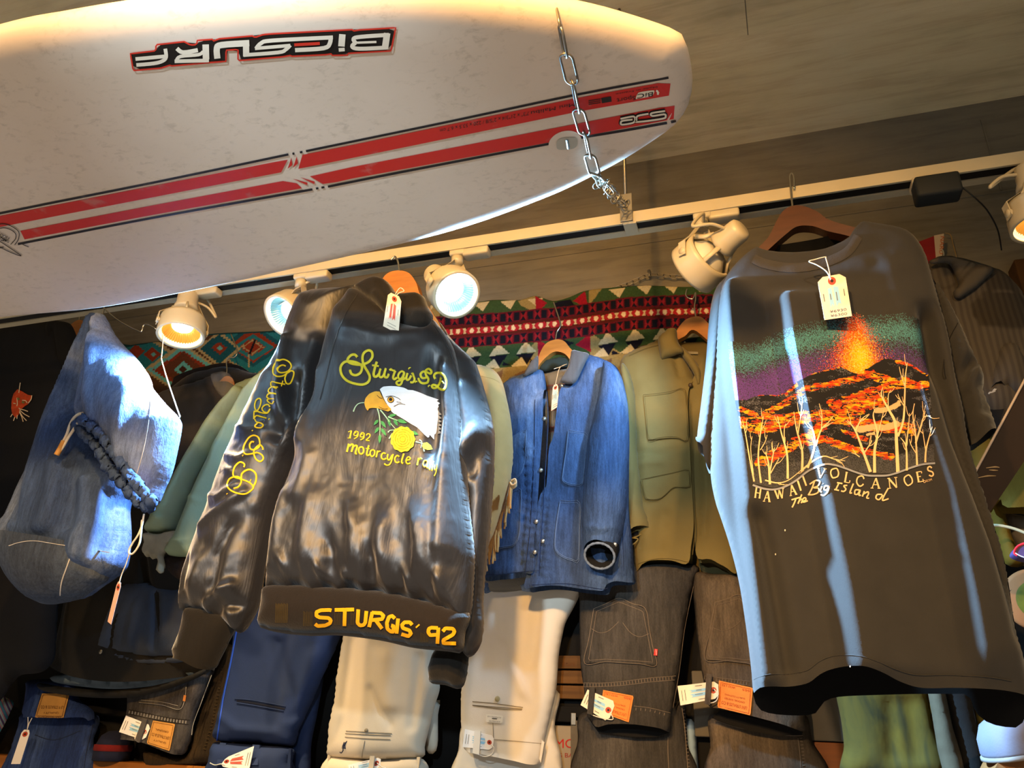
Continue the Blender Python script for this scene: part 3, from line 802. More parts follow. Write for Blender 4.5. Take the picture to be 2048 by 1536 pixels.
hanger('amber wooden hanger inside the grey striped shirt', [(1850, 585), (1860, 545), (1880, 541), (1895, 556), (1930, 590), (1925, 600), (1888, 560), (1870, 560), (1862, 600)], 1.70, .02,
       [(1885, 500), (1888, 510), (1884, 525), (1880, 543)], M_wood)

# ================================================================== black satin jacket
def satin(name, col):
    t = NT(name); a = t.noise(7, (1, 1, .5), 3)
    t.l(t.ramp(a, [(.3, rgba(S(col), .7)), (.7, rgba(S(col), 1.3))]), t.b.inputs['Base Color'])
    t.set(Roughness=.46, Anisotropic=.5); t.b.inputs['Specular IOR Level'].default_value = .6; t.b.inputs['Sheen Weight'].default_value = .35; t.b.inputs['Sheen Roughness'].default_value = .35
    t.b.inputs['Sheen Tint'].default_value = (.9, .85, .8, 1)
    p = t.bump(t.noise(11, (1.5, 1.5, .4), 4, .6, .6), .30, .012)
    p = t.bump(t.noise(38, (1.2, 1.2, .6), 3, .6, .3), .12, .004, p); return t.m
M_satin = satin('black_satin', '#1b1a1c')
M_knit = mat('black_rib_knit', '#16130f', .95, .15, 30, .5, 300, (6, 6, .3), sheen=.3)
M_knitb = mat('brown_black_rib_knit', '#1a130c', .95, .12, 30, .5, 300, (6, 6, .3), sheen=.3)
M_yel = mat('yellow_embroidery', '#bfb01a', .55, .14, 60, .6, 900, (1, 1, 1), spec=.4)
M_gold = mat('golden_knit_letters', '#d99a06', .9, .1, 60, .4, 700)
J = thing('satin_jacket', 'black satin bomber jacket with yellow eagle embroidery across the back', 'jacket', py1(800, 600, YJ))
body = Cloth(YJ, [(715, 580), (760, 610), (800, 645), (858, 660), (866, 640), (885, 660), (905, 690), (918, 740), (925, 800), (932, 900), (938, 1000), (948, 1100), (946, 1170), (939, 1232), (920, 1240), (898, 1226), (880, 1224), (858, 1210), (836, 1212), (810, 1200), (790, 1202), (762, 1188), (740, 1194), (715, 1184), (690, 1194), (665, 1184), (640, 1196), (612, 1182), (585, 1186), (560, 1180), (538, 1182), (545, 1100), (552, 1040), (572, 985), (592, 930), (602, 890), (614, 850), (634, 800), (641, 750), (651, 700), (668, 645), (690, 605)],
    depth=.055, rim=.075, back=.05, sp=.0055,
    folds=[('c', [(640, 760), (622, 840), (606, 890)], .02, .022), ('c', [(690, 640), (720, 680), (790, 690), (850, 680)], .010, .020), ('r', [(905, 720), (912, 850), (905, 1000), (900, 1150)], .018, .012, .03, .1), ('r', [(880, 700), (890, 850), (880, 960)], -.018, .016, .016, .2),
           ('c', [(612, 860), (640, 930), (625, 1000)], .012, .02), ('r', [(600, 960), (575, 1080), (560, 1180)], .014, .012, .025, .2), ('r', [(660, 960), (640, 1080), (640, 1190)], .012, .016, .03, .3),
           ('r', [(720, 980), (735, 1080), (730, 1190)], .014, .012, .026, .4), ('r', [(800, 1000), (790, 1100), (800, 1200)], .014, .018, .02, .4), ('r', [(850, 1000), (862, 1100), (850, 1214)], .014, .012, .03, .4), ('r', [(680, 1060), (690, 1120), (690, 1190)], -.012, .012, .012, .4), ('r', [(760, 1090), (768, 1130), (762, 1190)], -.012, .010, .014, .4),
           ('r', [(585, 1100), (600, 1150), (612, 1185)], .010, .008, .012, .5), ('r', [(660, 1120), (668, 1160), (665, 1190)], .012, .008, .010, .5), ('r', [(828, 1130), (836, 1170), (836, 1212)], .012, .007, .01, .5), ('r', [(900, 1120), (898, 1170), (898, 1226)], .013, .008, .012, .5), ('r', [(876, 1150), (880, 1190), (880, 1224)], -.010, .007, .007, .5), ('r', [(714, 1140), (715, 1165), (715, 1184)], .010, .008, .01, .5)],
    noise=[(.006, 7, 3, 3), (.0035, 17, 7, 5), (.0012, 40, 18, 9), (.0035, 15, 4, 6, (2.0, 1.76)), (.0022, 38, 9, 7, (1.9, 1.74)), (.0012, 60, 30, 8, (2.2, 1.9))])
body.build('body', M_satin, J)
sl = Cloth(YJ + .045, [(715, 580), (690, 580), (660, 582), (630, 586), (612, 592), (598, 610), (588, 635), (578, 662), (562, 705), (543, 742), (520, 790), (492, 845), (461, 912), (440, 965), (424, 1013), (405, 1060), (390, 1100), (375, 1150), (368, 1200), (370, 1226), (385, 1218), (400, 1224), (418, 1226), (430, 1236), (448, 1240), (462, 1252), (480, 1267), (497, 1247), (513, 1216), (520, 1190), (532, 1114), (545, 1040), (562, 985), (600, 910), (625, 850), (645, 790), (660, 720), (685, 650), (705, 605)],
    depth=.06, rim=.075, back=.04, sp=.006,
    folds=[('c', [(600, 700), (590, 800), (600, 900), (598, 915)], .022, .014), ('c', [(655, 700), (628, 820), (606, 900)], .02, .016), ('c', [(615, 780), (604, 850), (585, 880)], -.022, .018), ('c', [(598, 915), (570, 980), (545, 1020)], .014, .018), ('r', [(560, 740), (530, 820), (505, 900)], .010, .02, .03, .2),
           ('c', [(440, 1000), (470, 1010), (510, 985)], .008, .008), ('c', [(430, 1060), (480, 1030), (520, 1000)], .009, .010), ('r', [(510, 1030), (470, 1120), (450, 1230)], -.014, .012, .014, .2), ('r', [(450, 1100), (425, 1180), (415, 1222)], .010, .014, .014, .3), ('r', [(405, 1100), (395, 1180), (392, 1218)], -.010, .010, .012, .3), ('c', [(490, 1180), (450, 1205), (430, 1230)], .014, .012), ('c', [(500, 1215), (470, 1215), (445, 1238)], -.014, .012),
           ('c', [(560, 870), (530, 880), (500, 870)], .006, .007), ('c', [(540, 920), (510, 935), (480, 925)], .006, .007), ('c', [(500, 960), (470, 950)], .006, .007)],
    noise=[(.006, 8, 5, 13), (.0035, 22, 12, 15), (.0012, 50, 30, 19), (.003, 14, 6, 16, (2.3, 1.8)), (.0024, 30, 14, 17, (2.5, 1.9))])
sl.build('sleeve', M_satin, J)
sr = Cloth(YJ + .05, [(862, 640), (880, 645), (905, 680), (945, 718), (957, 740), (976, 805), (988, 860), (989, 910), (984, 1010), (976, 1100), (967, 1190), (967, 1250), (960, 1292), (945, 1312), (932, 1312), (922, 1280), (925, 1200), (930, 1100), (925, 1000), (915, 900), (905, 800), (890, 720), (872, 670)],
    depth=.055, rim=.05, back=.04, sp=.007, folds=[('r', [(935, 760), (950, 860), (945, 960)], .014, .012, .02, .2), ('c', [(985, 860), (960, 900), (940, 930)], .012, .012), ('r', [(955, 950), (950, 1100), (945, 1250)], -.014, .012, .012, .2), ('c', [(985, 900), (965, 930), (960, 960)], -.012, .01)], noise=[(.008, 10, 5, 23), (.004, 26, 12, 25)])
sr.build('sleeve', M_satin, J)
cf = Cloth(YJ + .04, [(376, 1218), (366, 1262), (350, 1311), (385, 1324), (421, 1341), (440, 1310), (458, 1275), (470, 1246), (455, 1230), (420, 1218), (395, 1214)], depth=.035, rim=.04, back=.03, sp=.007, open_=[(2, 4)], curve=4)
cf.build('cuff', M_knit, J, label='black ribbed cuff')
cr = Cloth(YJ + .06, [(925, 1290), (938, 1298), (927, 1374), (890, 1370), (857, 1361), (866, 1304), (895, 1296)], depth=.03, rim=.04, back=.03, sp=.008, curve=4)
cr.build('cuff', M_knit, J, label='black ribbed cuff')
wb = Cloth(YJ - .005, [(537, 1172), (600, 1168), (700, 1174), (800, 1186), (900, 1212), (940, 1228), (931, 1265), (925, 1304), (897, 1303), (828, 1296), (760, 1281), (678, 1271), (623, 1272), (562, 1266), (527, 1257), (521, 1250), (528, 1210)], depth=.045, rim=.05, back=.03, sp=.008, noise=[(.004, 6, 3, 33)], curve=5)
wbo = wb.build('waistband', M_knitb, J, label='dark brown ribbed waistband')
cl_ = Cloth(YJ + .0, [(713, 582), (724, 572), (742, 562), (760, 558), (776, 564), (786, 576), (794, 588), (808, 592), (844, 591), (856, 612), (867, 634), (860, 658), (830, 666), (800, 660), (775, 640), (750, 612)], depth=.03, rim=.018, back=.03, sp=.005, curve=5, folds=[('c', [(762, 600), (800, 632), (850, 640)], .006, .010), ('c', [(770, 575), (790, 620), (830, 640)], -.008, .008)])
cl_.build('collar', M_knit, J, label='black ribbed collar')
# seam of the raglan sleeve and back yoke
for P in ([(716, 588), (690, 630), (670, 680), (655, 740), (640, 800)], [(868, 650), (900, 700), (915, 760), (922, 830)]): mb = MB(); decal_stroke(mb, body, P, 2.2, .001, .0015); mb.build('seam', M_satin, J)
# --- back embroidery
EZ = lambda p: Zm(660, 680, 5.12, p)
letters = [([(285, 180), (255, 152), (215, 160), (185, 195), (190, 225), (230, 245), (290, 255), (345, 250), (400, 225), (436, 175), (430, 125), (395, 108), (350, 135), (335, 190), (350, 260), (390, 330), (410, 380), (395, 430), (340, 458), (260, 450), (180, 420), (130, 370), (110, 310), (120, 260), (160, 225), (230, 222), (300, 245), (330, 280), (315, 335), (270, 362), (225, 350), (207, 310)], 20),
    ([(482, 226), (466, 275), (450, 340), (455, 372), (478, 376), (505, 350)], 20), ([(436, 262), (470, 264), (505, 272)], 15), ([(520, 296), (508, 340), (508, 372), (528, 384), (552, 362), (566, 318), (574, 292)], 18), ([(572, 300), (560, 350), (565, 382), (590, 382), (604, 350)], 18), ([(612, 312), (628, 300), (640, 312), (672, 318)], 16), ([(672, 318), (658, 350), (648, 388), (664, 404), (688, 384)], 18),
    ([(764, 338), (738, 322), (708, 345), (700, 382), (718, 402), (742, 384), (762, 338)], 16), ([(764, 334), (748, 400), (730, 452), (705, 464), (684, 446), (692, 426), (740, 412), (786, 386)], 17), ([(796, 342), (784, 384), (790, 410), (812, 404), (834, 366)], 18), ([(814, 288), (822, 298)], 24), ([(838, 352), (850, 345), (858, 372), (868, 408), (850, 436), (826, 434)], 17), ([(880, 424), (888, 440)], 22),
    ([(1004, 372), (975, 392), (942, 386), (930, 352), (958, 326), (1000, 335), (1034, 346), (1040, 318), (1012, 298), (982, 320), (986, 360), (1010, 400), (1000, 436), (958, 446), (922, 428), (908, 394)], 18), ([(1014, 468), (1022, 480)], 22),
    ([(1082, 404), (1068, 372), (1084, 344), (1124, 340), (1166, 362), (1190, 416), (1186, 476), (1162, 514), (1124, 502), (1092, 470), (1058, 462), (1046, 478), (1062, 494), (1092, 488), (1124, 446), (1140, 390)], 18), ([(1128, 440), (1152, 430), (1168, 452)], 12)]
mb = MB()
for P, w_ in letters: decal_stroke(mb, body, EZ(P), w_ * 1.3 / 5.12, .0012, .0022, n=6)
mb.build('script_lettering', M_yel, J, label='yellow embroidered script lettering')
# 1992 and "motorcycle rally" in slanted serif strokes
low = [([(190, 945), (215, 932)], 6), ([(222, 930), (205, 1005)], 13), ([(185, 1007), (222, 1008)], 7), ([(275, 950), (250, 958), (252, 980), (280, 978), (290, 945), (262, 938), (248, 965)], 9), ([(290, 955), (285, 990), (250, 1015)], 10), ([(340, 965), (315, 972), (318, 995), (345, 992), (352, 960), (328, 952), (314, 978)], 9), ([(352, 970), (348, 1005), (315, 1025)], 10), ([(375, 980), (390, 962), (412, 972), (405, 998), (372, 1028), (412, 1032)], 10),
    ([(195, 1065), (175, 1150)], 16), ([(200, 1090), (225, 1070), (240, 1085), (222, 1150)], 15), ([(240, 1095), (265, 1082), (280, 1095), (262, 1160), (282, 1165)], 15), ([(325, 1095), (300, 1110), (298, 1150), (320, 1170), (345, 1150), (345, 1112), (325, 1095)], 14), ([(400, 1080), (378, 1165), (390, 1185), (412, 1170)], 14), ([(370, 1112), (412, 1118)], 9), ([(440, 1125), (418, 1140), (415, 1175), (432, 1195), (455, 1178), (460, 1140), (440, 1125)], 13), ([(490, 1135), (475, 1205)], 14), ([(485, 1155), (510, 1140), (520, 1150)], 12),
    ([(575, 1170), (552, 1158), (530, 1180), (532, 1212), (555, 1225), (578, 1212)], 13), ([(595, 1170), (590, 1215), (610, 1230), (640, 1180)], 13), ([(650, 1170), (625, 1260), (590, 1285), (560, 1270)], 12), ([(715, 1200), (690, 1185), (668, 1210), (670, 1245), (692, 1258), (715, 1245)], 13), ([(758, 1165), (735, 1250), (755, 1265)], 14), ([(785, 1235), (825, 1222), (815, 1202), (795, 1205), (780, 1240), (795, 1270), (828, 1262)], 12),
    ([(910, 1210), (895, 1285)], 14), ([(905, 1235), (930, 1212), (945, 1225)], 12), ([(1000, 1240), (970, 1238), (955, 1275), (970, 1300), (992, 1280), (1005, 1240), (992, 1305), (1010, 1310)], 12), ([(1040, 1232), (1020, 1320), (1032, 1330)], 13), ([(1062, 1240), (1045, 1328), (1056, 1338)], 12), ([(1075, 1280), (1072, 1330), (1092, 1320), (1100, 1275), (1090, 1350), (1070, 1395)], 9)]
mb = MB()
for P, w_ in low: decal_stroke(mb, body, EZ(P), w_ * 1.3 / 5.12, .0012, .0018, n=4)
mb.build('rally_lettering', M_yel, J, label='yellow embroidered year and words')
# eagle
M_eagle = mat('white_embroidery', '#d9dde0', .7, .08, 50, .7, 700, (.4, 1, 2)); M_beak = mat('ochre_embroidery', '#c9962c', .6, .12, 60, .6, 800); M_leaf = mat('green_embroidery', '#3f8a4a', .65, .15, 60, .6, 800); M_stem = mat('pale_green_embroidery', '#9fc3a2', .65, .1, 60, .4, 800); M_dthr = mat('dark_thread', '#1b1712', .7, .1, 60, .2, 800)
mb = MB(); decal_poly(mb, body, EZ([(515, 510), (545, 482), (620, 475), (700, 480), (770, 495), (800, 515), (860, 520), (930, 545), (1000, 575), (1060, 595), (1118, 615), (1095, 632), (1135, 650), (1105, 672), (1122, 690), (1098, 712), (1118, 730), (1112, 800), (1100, 880), (1092, 965), (1072, 960), (1070, 1025), (1025, 970), (1015, 1010), (965, 965), (900, 900), (830, 860), (760, 815), (690, 775), (640, 745), (620, 710), (600, 680), (575, 640), (550, 590), (535, 550)]), .0022, 5); mb.build('eagle_head', M_eagle, J, label='white embroidered eagle head')
mb = MB()
for k in range(6): decal_poly(mb, body, EZ([(1110, 730 + 38 * k), (1150, 768 + 38 * k), (1105, 775 + 38 * k)]), .0016)
mb.build('neck_feathers', mat('grey_embroidery', '#77736b', .7, .1, 40, .4), J)
mb = MB(); decal_poly(mb, body, EZ([(520, 535), (470, 530), (410, 555), (370, 600), (358, 650), (370, 700), (395, 735), (405, 705), (450, 700), (500, 705), (560, 725), (605, 740), (640, 715), (610, 690), (585, 655), (560, 610), (540, 575)]), .003, 4); mb.build('eagle_beak', M_beak, J, label='ochre embroidered beak')
mb = MB(); decal_poly(mb, body, [EZ([(630 + 32 * math.cos(t), 618 + 30 * math.sin(t))])[0] for t in th], .0032); mb.build('eagle_eye', M_beak, J)
mb = MB(); decal_poly(mb, body, [EZ([(630 + 17 * math.cos(t), 616 + 16 * math.sin(t))])[0] for t in th], .0042)
for P in [[(490, 572), (520, 600), (545, 605)], [(510, 690), (560, 715), (600, 712)], [(580, 590), (640, 580), (700, 600), (730, 620)], [(520, 535), (545, 590), (590, 665)], [(660, 690), (720, 660), (780, 670)], [(690, 640), (740, 650)]]: decal_stroke(mb, body, EZ(P), .9, .0042, n=4)
decal_stroke(mb, body, [EZ([(630 + 32 * math.cos(t), 618 + 30 * math.sin(t))])[0] for t in th], .9, .0042, closed=True, n=2)
mb.build('pupil_and_outlines', M_dthr, J)
mb = MB()
for c, tip, w_ in [((500, 820), (452, 878), 30), ((525, 830), (580, 905), 34), ((508, 895), (462, 960), 32), ((528, 905), (582, 988), 34), ((518, 965), (512, 1065), 32), ((600, 800), (625, 895), 30), ((660, 815), (700, 885), 34), ((605, 785), (690, 765), 30), ((690, 820), (795, 855), 40), ((835, 940), (912, 975), 38), ((780, 890), (815, 925), 26)]:
    c = V(c, ); tip = V(tip); d = tip - c; nn = V([-d[1], d[0]]) / np.linalg.norm(d) * w_ / 2
    decal_poly(mb, body, EZ([c, c + d * .3 + nn, c + d * .65 + nn * .8, tip, c + d * .65 - nn * .8, c + d * .3 - nn]), .0024)
mb.build('leaves', M_leaf, J, label='green embroidered leaves')
mb = MB()
for P in [[(245, 738), (265, 690), (300, 655), (355, 645)], [(490, 705), (510, 780), (518, 880), (515, 980)], [(520, 720), (570, 780), (620, 850), (680, 920)], [(600, 790), (660, 815), (720, 835)], [(600, 950), (620, 930), (665, 925)], [(610, 1015), (640, 960)], [(880, 1045), (920, 1055), (960, 1065)], [(920, 1025), (945, 1050), (935, 1110)], [(970, 1145), (960, 1100), (955, 1070)]]: decal_stroke(mb, body, EZ(P), [2.6, 1.8, 1], .0024, n=5)
mb.build('stems', M_stem, J)
mb = MB(); decal_poly(mb, body, [EZ([(752 + (125 + 6 * math.cos(11 * t)) * math.cos(t), 1022 + (130 + 6 * math.cos(11 * t)) * math.sin(t))])[0] for t in np.linspace(0, 2 * np.pi, 90)[:-1]], .0032, 4)
decal_poly(mb, body, EZ([(948, 1095), (960, 1060), (1000, 1052), (1040, 1085), (1058, 1125), (1010, 1132), (970, 1120)]), .0032)
ro = mb.build('yellow_rose', M_yel, J, label='yellow embroidered rose and bud')
mb = MB()
for rr in (28, 52, 76, 100):
    for a0 in (0, 1.3, 2.6, 3.9, 5.2): decal_stroke(mb, body, [EZ([(752 + rr * math.cos(a0 + rr * .02 + t), 1022 + rr * math.sin(a0 + rr * .02 + t))])[0] for t in np.linspace(0, 1.1, 6)], 1.1, .0038, n=2)
mb.build('petal_lines', mat('mustard_thread', '#9c8c10', .6, .1, 40, .2), ro)
# --- sleeve script running down
SZ = lambda p: Zm(430, 690, 4.8, p)
ss = [([(685, 205), (650, 195), (615, 215), (605, 250), (640, 268), (700, 255), (735, 210), (715, 165), (660, 140), (610, 160), (570, 210), (560, 265), (590, 300), (650, 300), (700, 270), (735, 250), (760, 265), (750, 320), (725, 370), (690, 370), (675, 320), (700, 260)], 12), ([(545, 355), (600, 365), (680, 380)], 11), ([(655, 345), (640, 400)], 8), ([(540, 360), (545, 400), (600, 420)], 11), ([(610, 405), (540, 410), (515, 440), (530, 460), (590, 470), (520, 470), (500, 500), (520, 515)], 11), ([(575, 520), (520, 520), (505, 535), (530, 560), (555, 565), (570, 540)], 10),
      ([(530, 600), (515, 575), (480, 580), (455, 610), (470, 640), (505, 650), (530, 615), (505, 655), (440, 650), (395, 625), (385, 580), (400, 530), (430, 515), (445, 540), (430, 600), (400, 640), (380, 640), (375, 715)], 11), ([(375, 712), (400, 680), (445, 690), (500, 705)], 11), ([(520, 712), (528, 718)], 14), ([(385, 715), (400, 740), (440, 750), (465, 770), (445, 795), (405, 795), (385, 780), (420, 745)], 11), ([(360, 822), (368, 828)], 12),
      ([(380, 935), (355, 930), (335, 960), (345, 1000), (385, 1005), (425, 980), (432, 930), (415, 885), (370, 870), (325, 895), (285, 960), (275, 1020), (300, 1050), (360, 1045), (410, 1035), (455, 1060), (465, 1095), (435, 1120), (395, 1095), (375, 1040), (385, 1000), (430, 960), (460, 985), (462, 1010)], 13), ([(268, 1062), (276, 1066)], 14),
      ([(280, 1175), (285, 1145), (245, 1125), (200, 1160), (178, 1215), (185, 1265), (240, 1285), (310, 1310), (350, 1335), (370, 1375), (300, 1430), (220, 1425), (145, 1390), (120, 1345), (140, 1290), (195, 1265), (240, 1275), (255, 1315), (230, 1360), (185, 1378)], 13), ([(255, 1300), (260, 1240), (300, 1205), (350, 1200), (395, 1240), (395, 1310), (365, 1370)], 15), ([(350, 1290), (335, 1325)], 6), ([(118, 1430), (124, 1434)], 14)]
mb = MB()
for P, w_ in ss: decal_stroke(mb, sl, SZ(P), w_ * 1.2 / 4.8, .0012, .0020, n=5)
mb.build('sleeve_lettering', mat('golden_yellow_embroidery', '#e8bf14', .55, .14, 60, .6, 900), J, label='golden script lettering down the sleeve')
# --- knitted letters of the waistband
WZ = lambda p: Zm(520, 1160, 4.655, p)
kn = [[(670, 285), (650, 280), (570, 283), (530, 300), (530, 335), (560, 350), (640, 355), (665, 375), (655, 405), (610, 425), (540, 430), (518, 410)], [(700, 280), (880, 276)], [(795, 280), (790, 430)], [(920, 275), (912, 400), (935, 425), (970, 420), (985, 395), (995, 290)], [(1050, 300), (1020, 440)], [(1045, 305), (1130, 310), (1155, 335), (1140, 365), (1045, 375)], [(1085, 380), (1140, 455)], [(1260, 360), (1235, 335), (1205, 345), (1185, 400), (1190, 455), (1220, 480), (1245, 485), (1248, 430), (1225, 425)], [(1290, 360), (1275, 500)], [(1420, 420), (1400, 395), (1350, 395), (1325, 420), (1335, 450), (1395, 470), (1410, 500), (1385, 525), (1320, 505)],
      [(1488, 415), (1455, 445)], [(1660, 510), (1590, 515), (1570, 490), (1575, 455), (1600, 445), (1660, 448)], [(1665, 445), (1655, 595)], [(1705, 480), (1730, 450), (1800, 455), (1815, 480), (1800, 510), (1710, 560), (1712, 590), (1828, 592)]]
mb = MB()
for i, P in enumerate(kn):
    decal_stroke(mb, wb, resample(V(WZ(P)), 2.5, False), (34 if i not in (10,) else 14) / 4.655, .0018, raw=True)
mb.build('knitted_lettering', M_gold, J, label='golden block letters knitted in the waistband')
mb = MB()
for x0_, x1_, y0_, y1_, k in ((150, 270, 215, 400, 14), (410, 500, 290, 430, 9), (700, 760, 300, 420, 5), (850, 890, 300, 420, 4), (1500, 1580, 490, 580, 7)):
    for i in range(k):
        xx_ = x0_ + (x1_ - x0_) * i / k; decal_stroke(mb, wb, WZ([(xx_, y0_ + (i % 3) * 6), (xx_ - 4, y1_)]), .45, .0012, n=2)
mb.build('gold_yarn_flecks', mat('dull_gold_yarn', '#54420f', .9, .2, 60, .2), J)['kind'] = 'stuff'
# ================================================================== volcano t-shirt
M_tee = mat('charcoal_jersey', '#2d2c2b', .95, .08, 20, .35, 900, sheen=.12, wr=.12, wrs=14)
M_teein = mat('inside_shade_and_seam_black', '#0c0b0b', .95, .1, 20, .2, 900)  # near-black put in as the shade inside openings; also the armhole seam
T = thing('t_shirt', 'faded black t-shirt printed with an erupting volcano and bare trees', 't-shirt', py1(1610, 470, YTS))
tpts = [(1512, 505), (1485, 523), (1458, 552), (1440, 590), (1430, 660), (1425, 760), (1420, 860), (1421, 946), (1430, 1000), (1443, 1040), (1461, 1096), (1478, 1165), (1490, 1240), (1498, 1300), (1503, 1345), (1507, 1385),
        (1519, 1379), (1545, 1378), (1572, 1378), (1597, 1375), (1617, 1369), (1638, 1353), (1662, 1343), (1690, 1340), (1724, 1343), (1758, 1354), (1792, 1369), (1833, 1380), (1895, 1380), (1946, 1382), (1985, 1385), (2025, 1392), (2062, 1402),
        (2056, 1370), (2042, 1310), (2026, 1240), (2015, 1165), (2004, 1110), (1979, 1030), (1951, 945), (1935, 885), (1926, 830), (1912, 770), (1902, 710), (1890, 655), (1874, 600), (1862, 555), (1848, 513), (1826, 482), (1800, 468), (1758, 460), (1722, 455), (1708, 463), (1690, 487), (1668, 500), (1640, 510), (1600, 515), (1560, 515), (1532, 511)]
ih0, ih1 = 15, 32
tee = Cloth(YTS, tpts, depth=.050, rim=.034, back=.02, sp=.006, open_=[(ih0, ih1)], curve=4,
    folds=[('s', [(1452, 580), (1462, 660), (1472, 760), (1484, 870), (1498, 1011), (1514, 1170), (1534, 1395)], .034, .024, .05, .04),
           ('r', [(1510, 1020), (1532, 1113), (1552, 1230), (1578, 1390)], -.030, .014, .016, .12),
           ('s', [(1566, 600), (1590, 740), (1618, 880), (1652, 1011), (1690, 1190), (1722, 1390)], .040, .036, .085, .06),
           ('s', [(1810, 740), (1850, 900), (1885, 1011), (1922, 1190), (1962, 1410)], .036, .030, .07, .14),
           ('r', [(1838, 620), (1855, 720), (1873, 800), (1905, 910), (1945, 1010), (1980, 1100), (2024, 1245), (2036, 1310)], -.050, .012, .016, .06),
           ('r', [(1760, 520), (1790, 640), (1810, 760)], .012, .02, .03, .25), ('c', [(1500, 560), (1560, 580), (1640, 585), (1720, 560)], .006, .02)],
    noise=[(.006, 6, 2, 43), (.0015, 25, 8, 47)])
tee.build('body', M_tee, T, backm=False)
# back panel with its lower hem showing the inside, blackened for shade
bk = [(1512, 500), (1485, 523), (1458, 552), (1440, 590), (1430, 660), (1425, 760), (1420, 860), (1421, 946), (1430, 1000), (1443, 1040), (1461, 1096), (1478, 1165), (1490, 1240), (1498, 1300), (1503, 1345), (1506, 1388),
      (1510, 1404), (1522, 1419), (1553, 1426), (1597, 1428), (1625, 1426), (1640, 1420), (1650, 1402), (1668, 1392), (1700, 1387), (1780, 1384), (1860, 1382), (1930, 1382), (1958, 1384), (1966, 1404), (1974, 1422), (1997, 1442), (2031, 1452), (2062, 1450), (2066, 1410),
      (2058, 1370), (2044, 1310), (2028, 1240), (2017, 1165), (2006, 1110), (1981, 1030), (1953, 945), (1937, 885), (1928, 830), (1914, 770), (1904, 710), (1892, 655), (1876, 600), (1864, 555), (1850, 513), (1828, 482), (1800, 467), (1758, 459), (1722, 453), (1690, 462), (1640, 476), (1590, 485), (1545, 492)]
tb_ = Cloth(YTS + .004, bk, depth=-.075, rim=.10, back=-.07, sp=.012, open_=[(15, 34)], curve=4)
tb_.build('back_panel', M_teein, T, backm=False, label='inside of the back, blackened for shade')
# front hem band
hp = on_y(tpts[ih0:ih1 + 1], YTS)
hemline = [(x - (0 if i else 0), y - 30 + (4 if i < 2 else 0)) for i, (x, y) in enumerate(tpts[ih0:ih1 + 1])]
hemline = [(x - (3 if i > 12 else 0), y) for i, (x, y) in enumerate(hemline)]
mb = MB(); decal_stroke(mb, tee, hemline[0:1] + hemline[1:-1], 2.2, .0004, .0014, n=4)
mb.build('hem_seam', M_tee, T)
# ribbed neckband
mb = MB(); decal_stroke(mb, tee, [(1507, 518), (1530, 528), (1575, 536), (1620, 533), (1665, 520), (1697, 502), (1716, 474)], 19, .0012, .003, n=6)
mb.build('neckband', mat('charcoal_rib', '#35322f', .95, .1, 30, .5, 400, sheen=.3), T)
# sleeves
ts = Cloth(YTS + .02, [(1470, 545), (1445, 566), (1427, 590), (1418, 640), (1412, 720), (1403, 800), (1394, 876), (1397, 897), (1408, 905), (1411, 925), (1421, 947), (1430, 925), (1438, 880), (1450, 800), (1462, 700), (1475, 620)], depth=.05, rim=.05, back=.03, sp=.007, open_=[(6, 10)], folds=[('r', [(1436, 600), (1430, 740), (1414, 900)], .012, .008, .016, .1)], noise=[(.003, 20, 8, 3)])
ts.build('sleeve', M_tee, T)
ts2 = Cloth(YTS + .012, [(1862, 555), (1886, 592), (1915, 645), (1940, 700), (1957, 736), (1968, 760), (1965, 785), (1974, 807), (1985, 842), (1992, 862), (1968, 878), (1943, 896), (1934, 872), (1926, 845), (1914, 800), (1900, 745), (1888, 690), (1876, 625)], depth=.055, rim=.05, back=.035, sp=.0065, open_=[(9, 11)],
     folds=[('c', [(1935, 742), (1922, 755), (1918, 775)], -.034, .013), ('c', [(1954, 742), (1938, 770), (1926, 788)], .016, .007), ('c', [(1905, 785), (1920, 800), (1925, 850)], -.03, .011), ('r', [(1962, 770), (1965, 800), (1968, 850)], -.02, .012, .012, .2), ('c', [(1900, 700), (1915, 740)], .012, .014)], noise=[(.004, 22, 12, 53)])
ts2.build('sleeve', M_tee, T)
mb = MB(); decal_stroke(mb, ts2, [(1915, 647), (1898, 680), (1888, 720), (1890, 752), (1903, 775)], 1.4, .0006, .001)
mb.build('armhole_seam', M_teein, T)
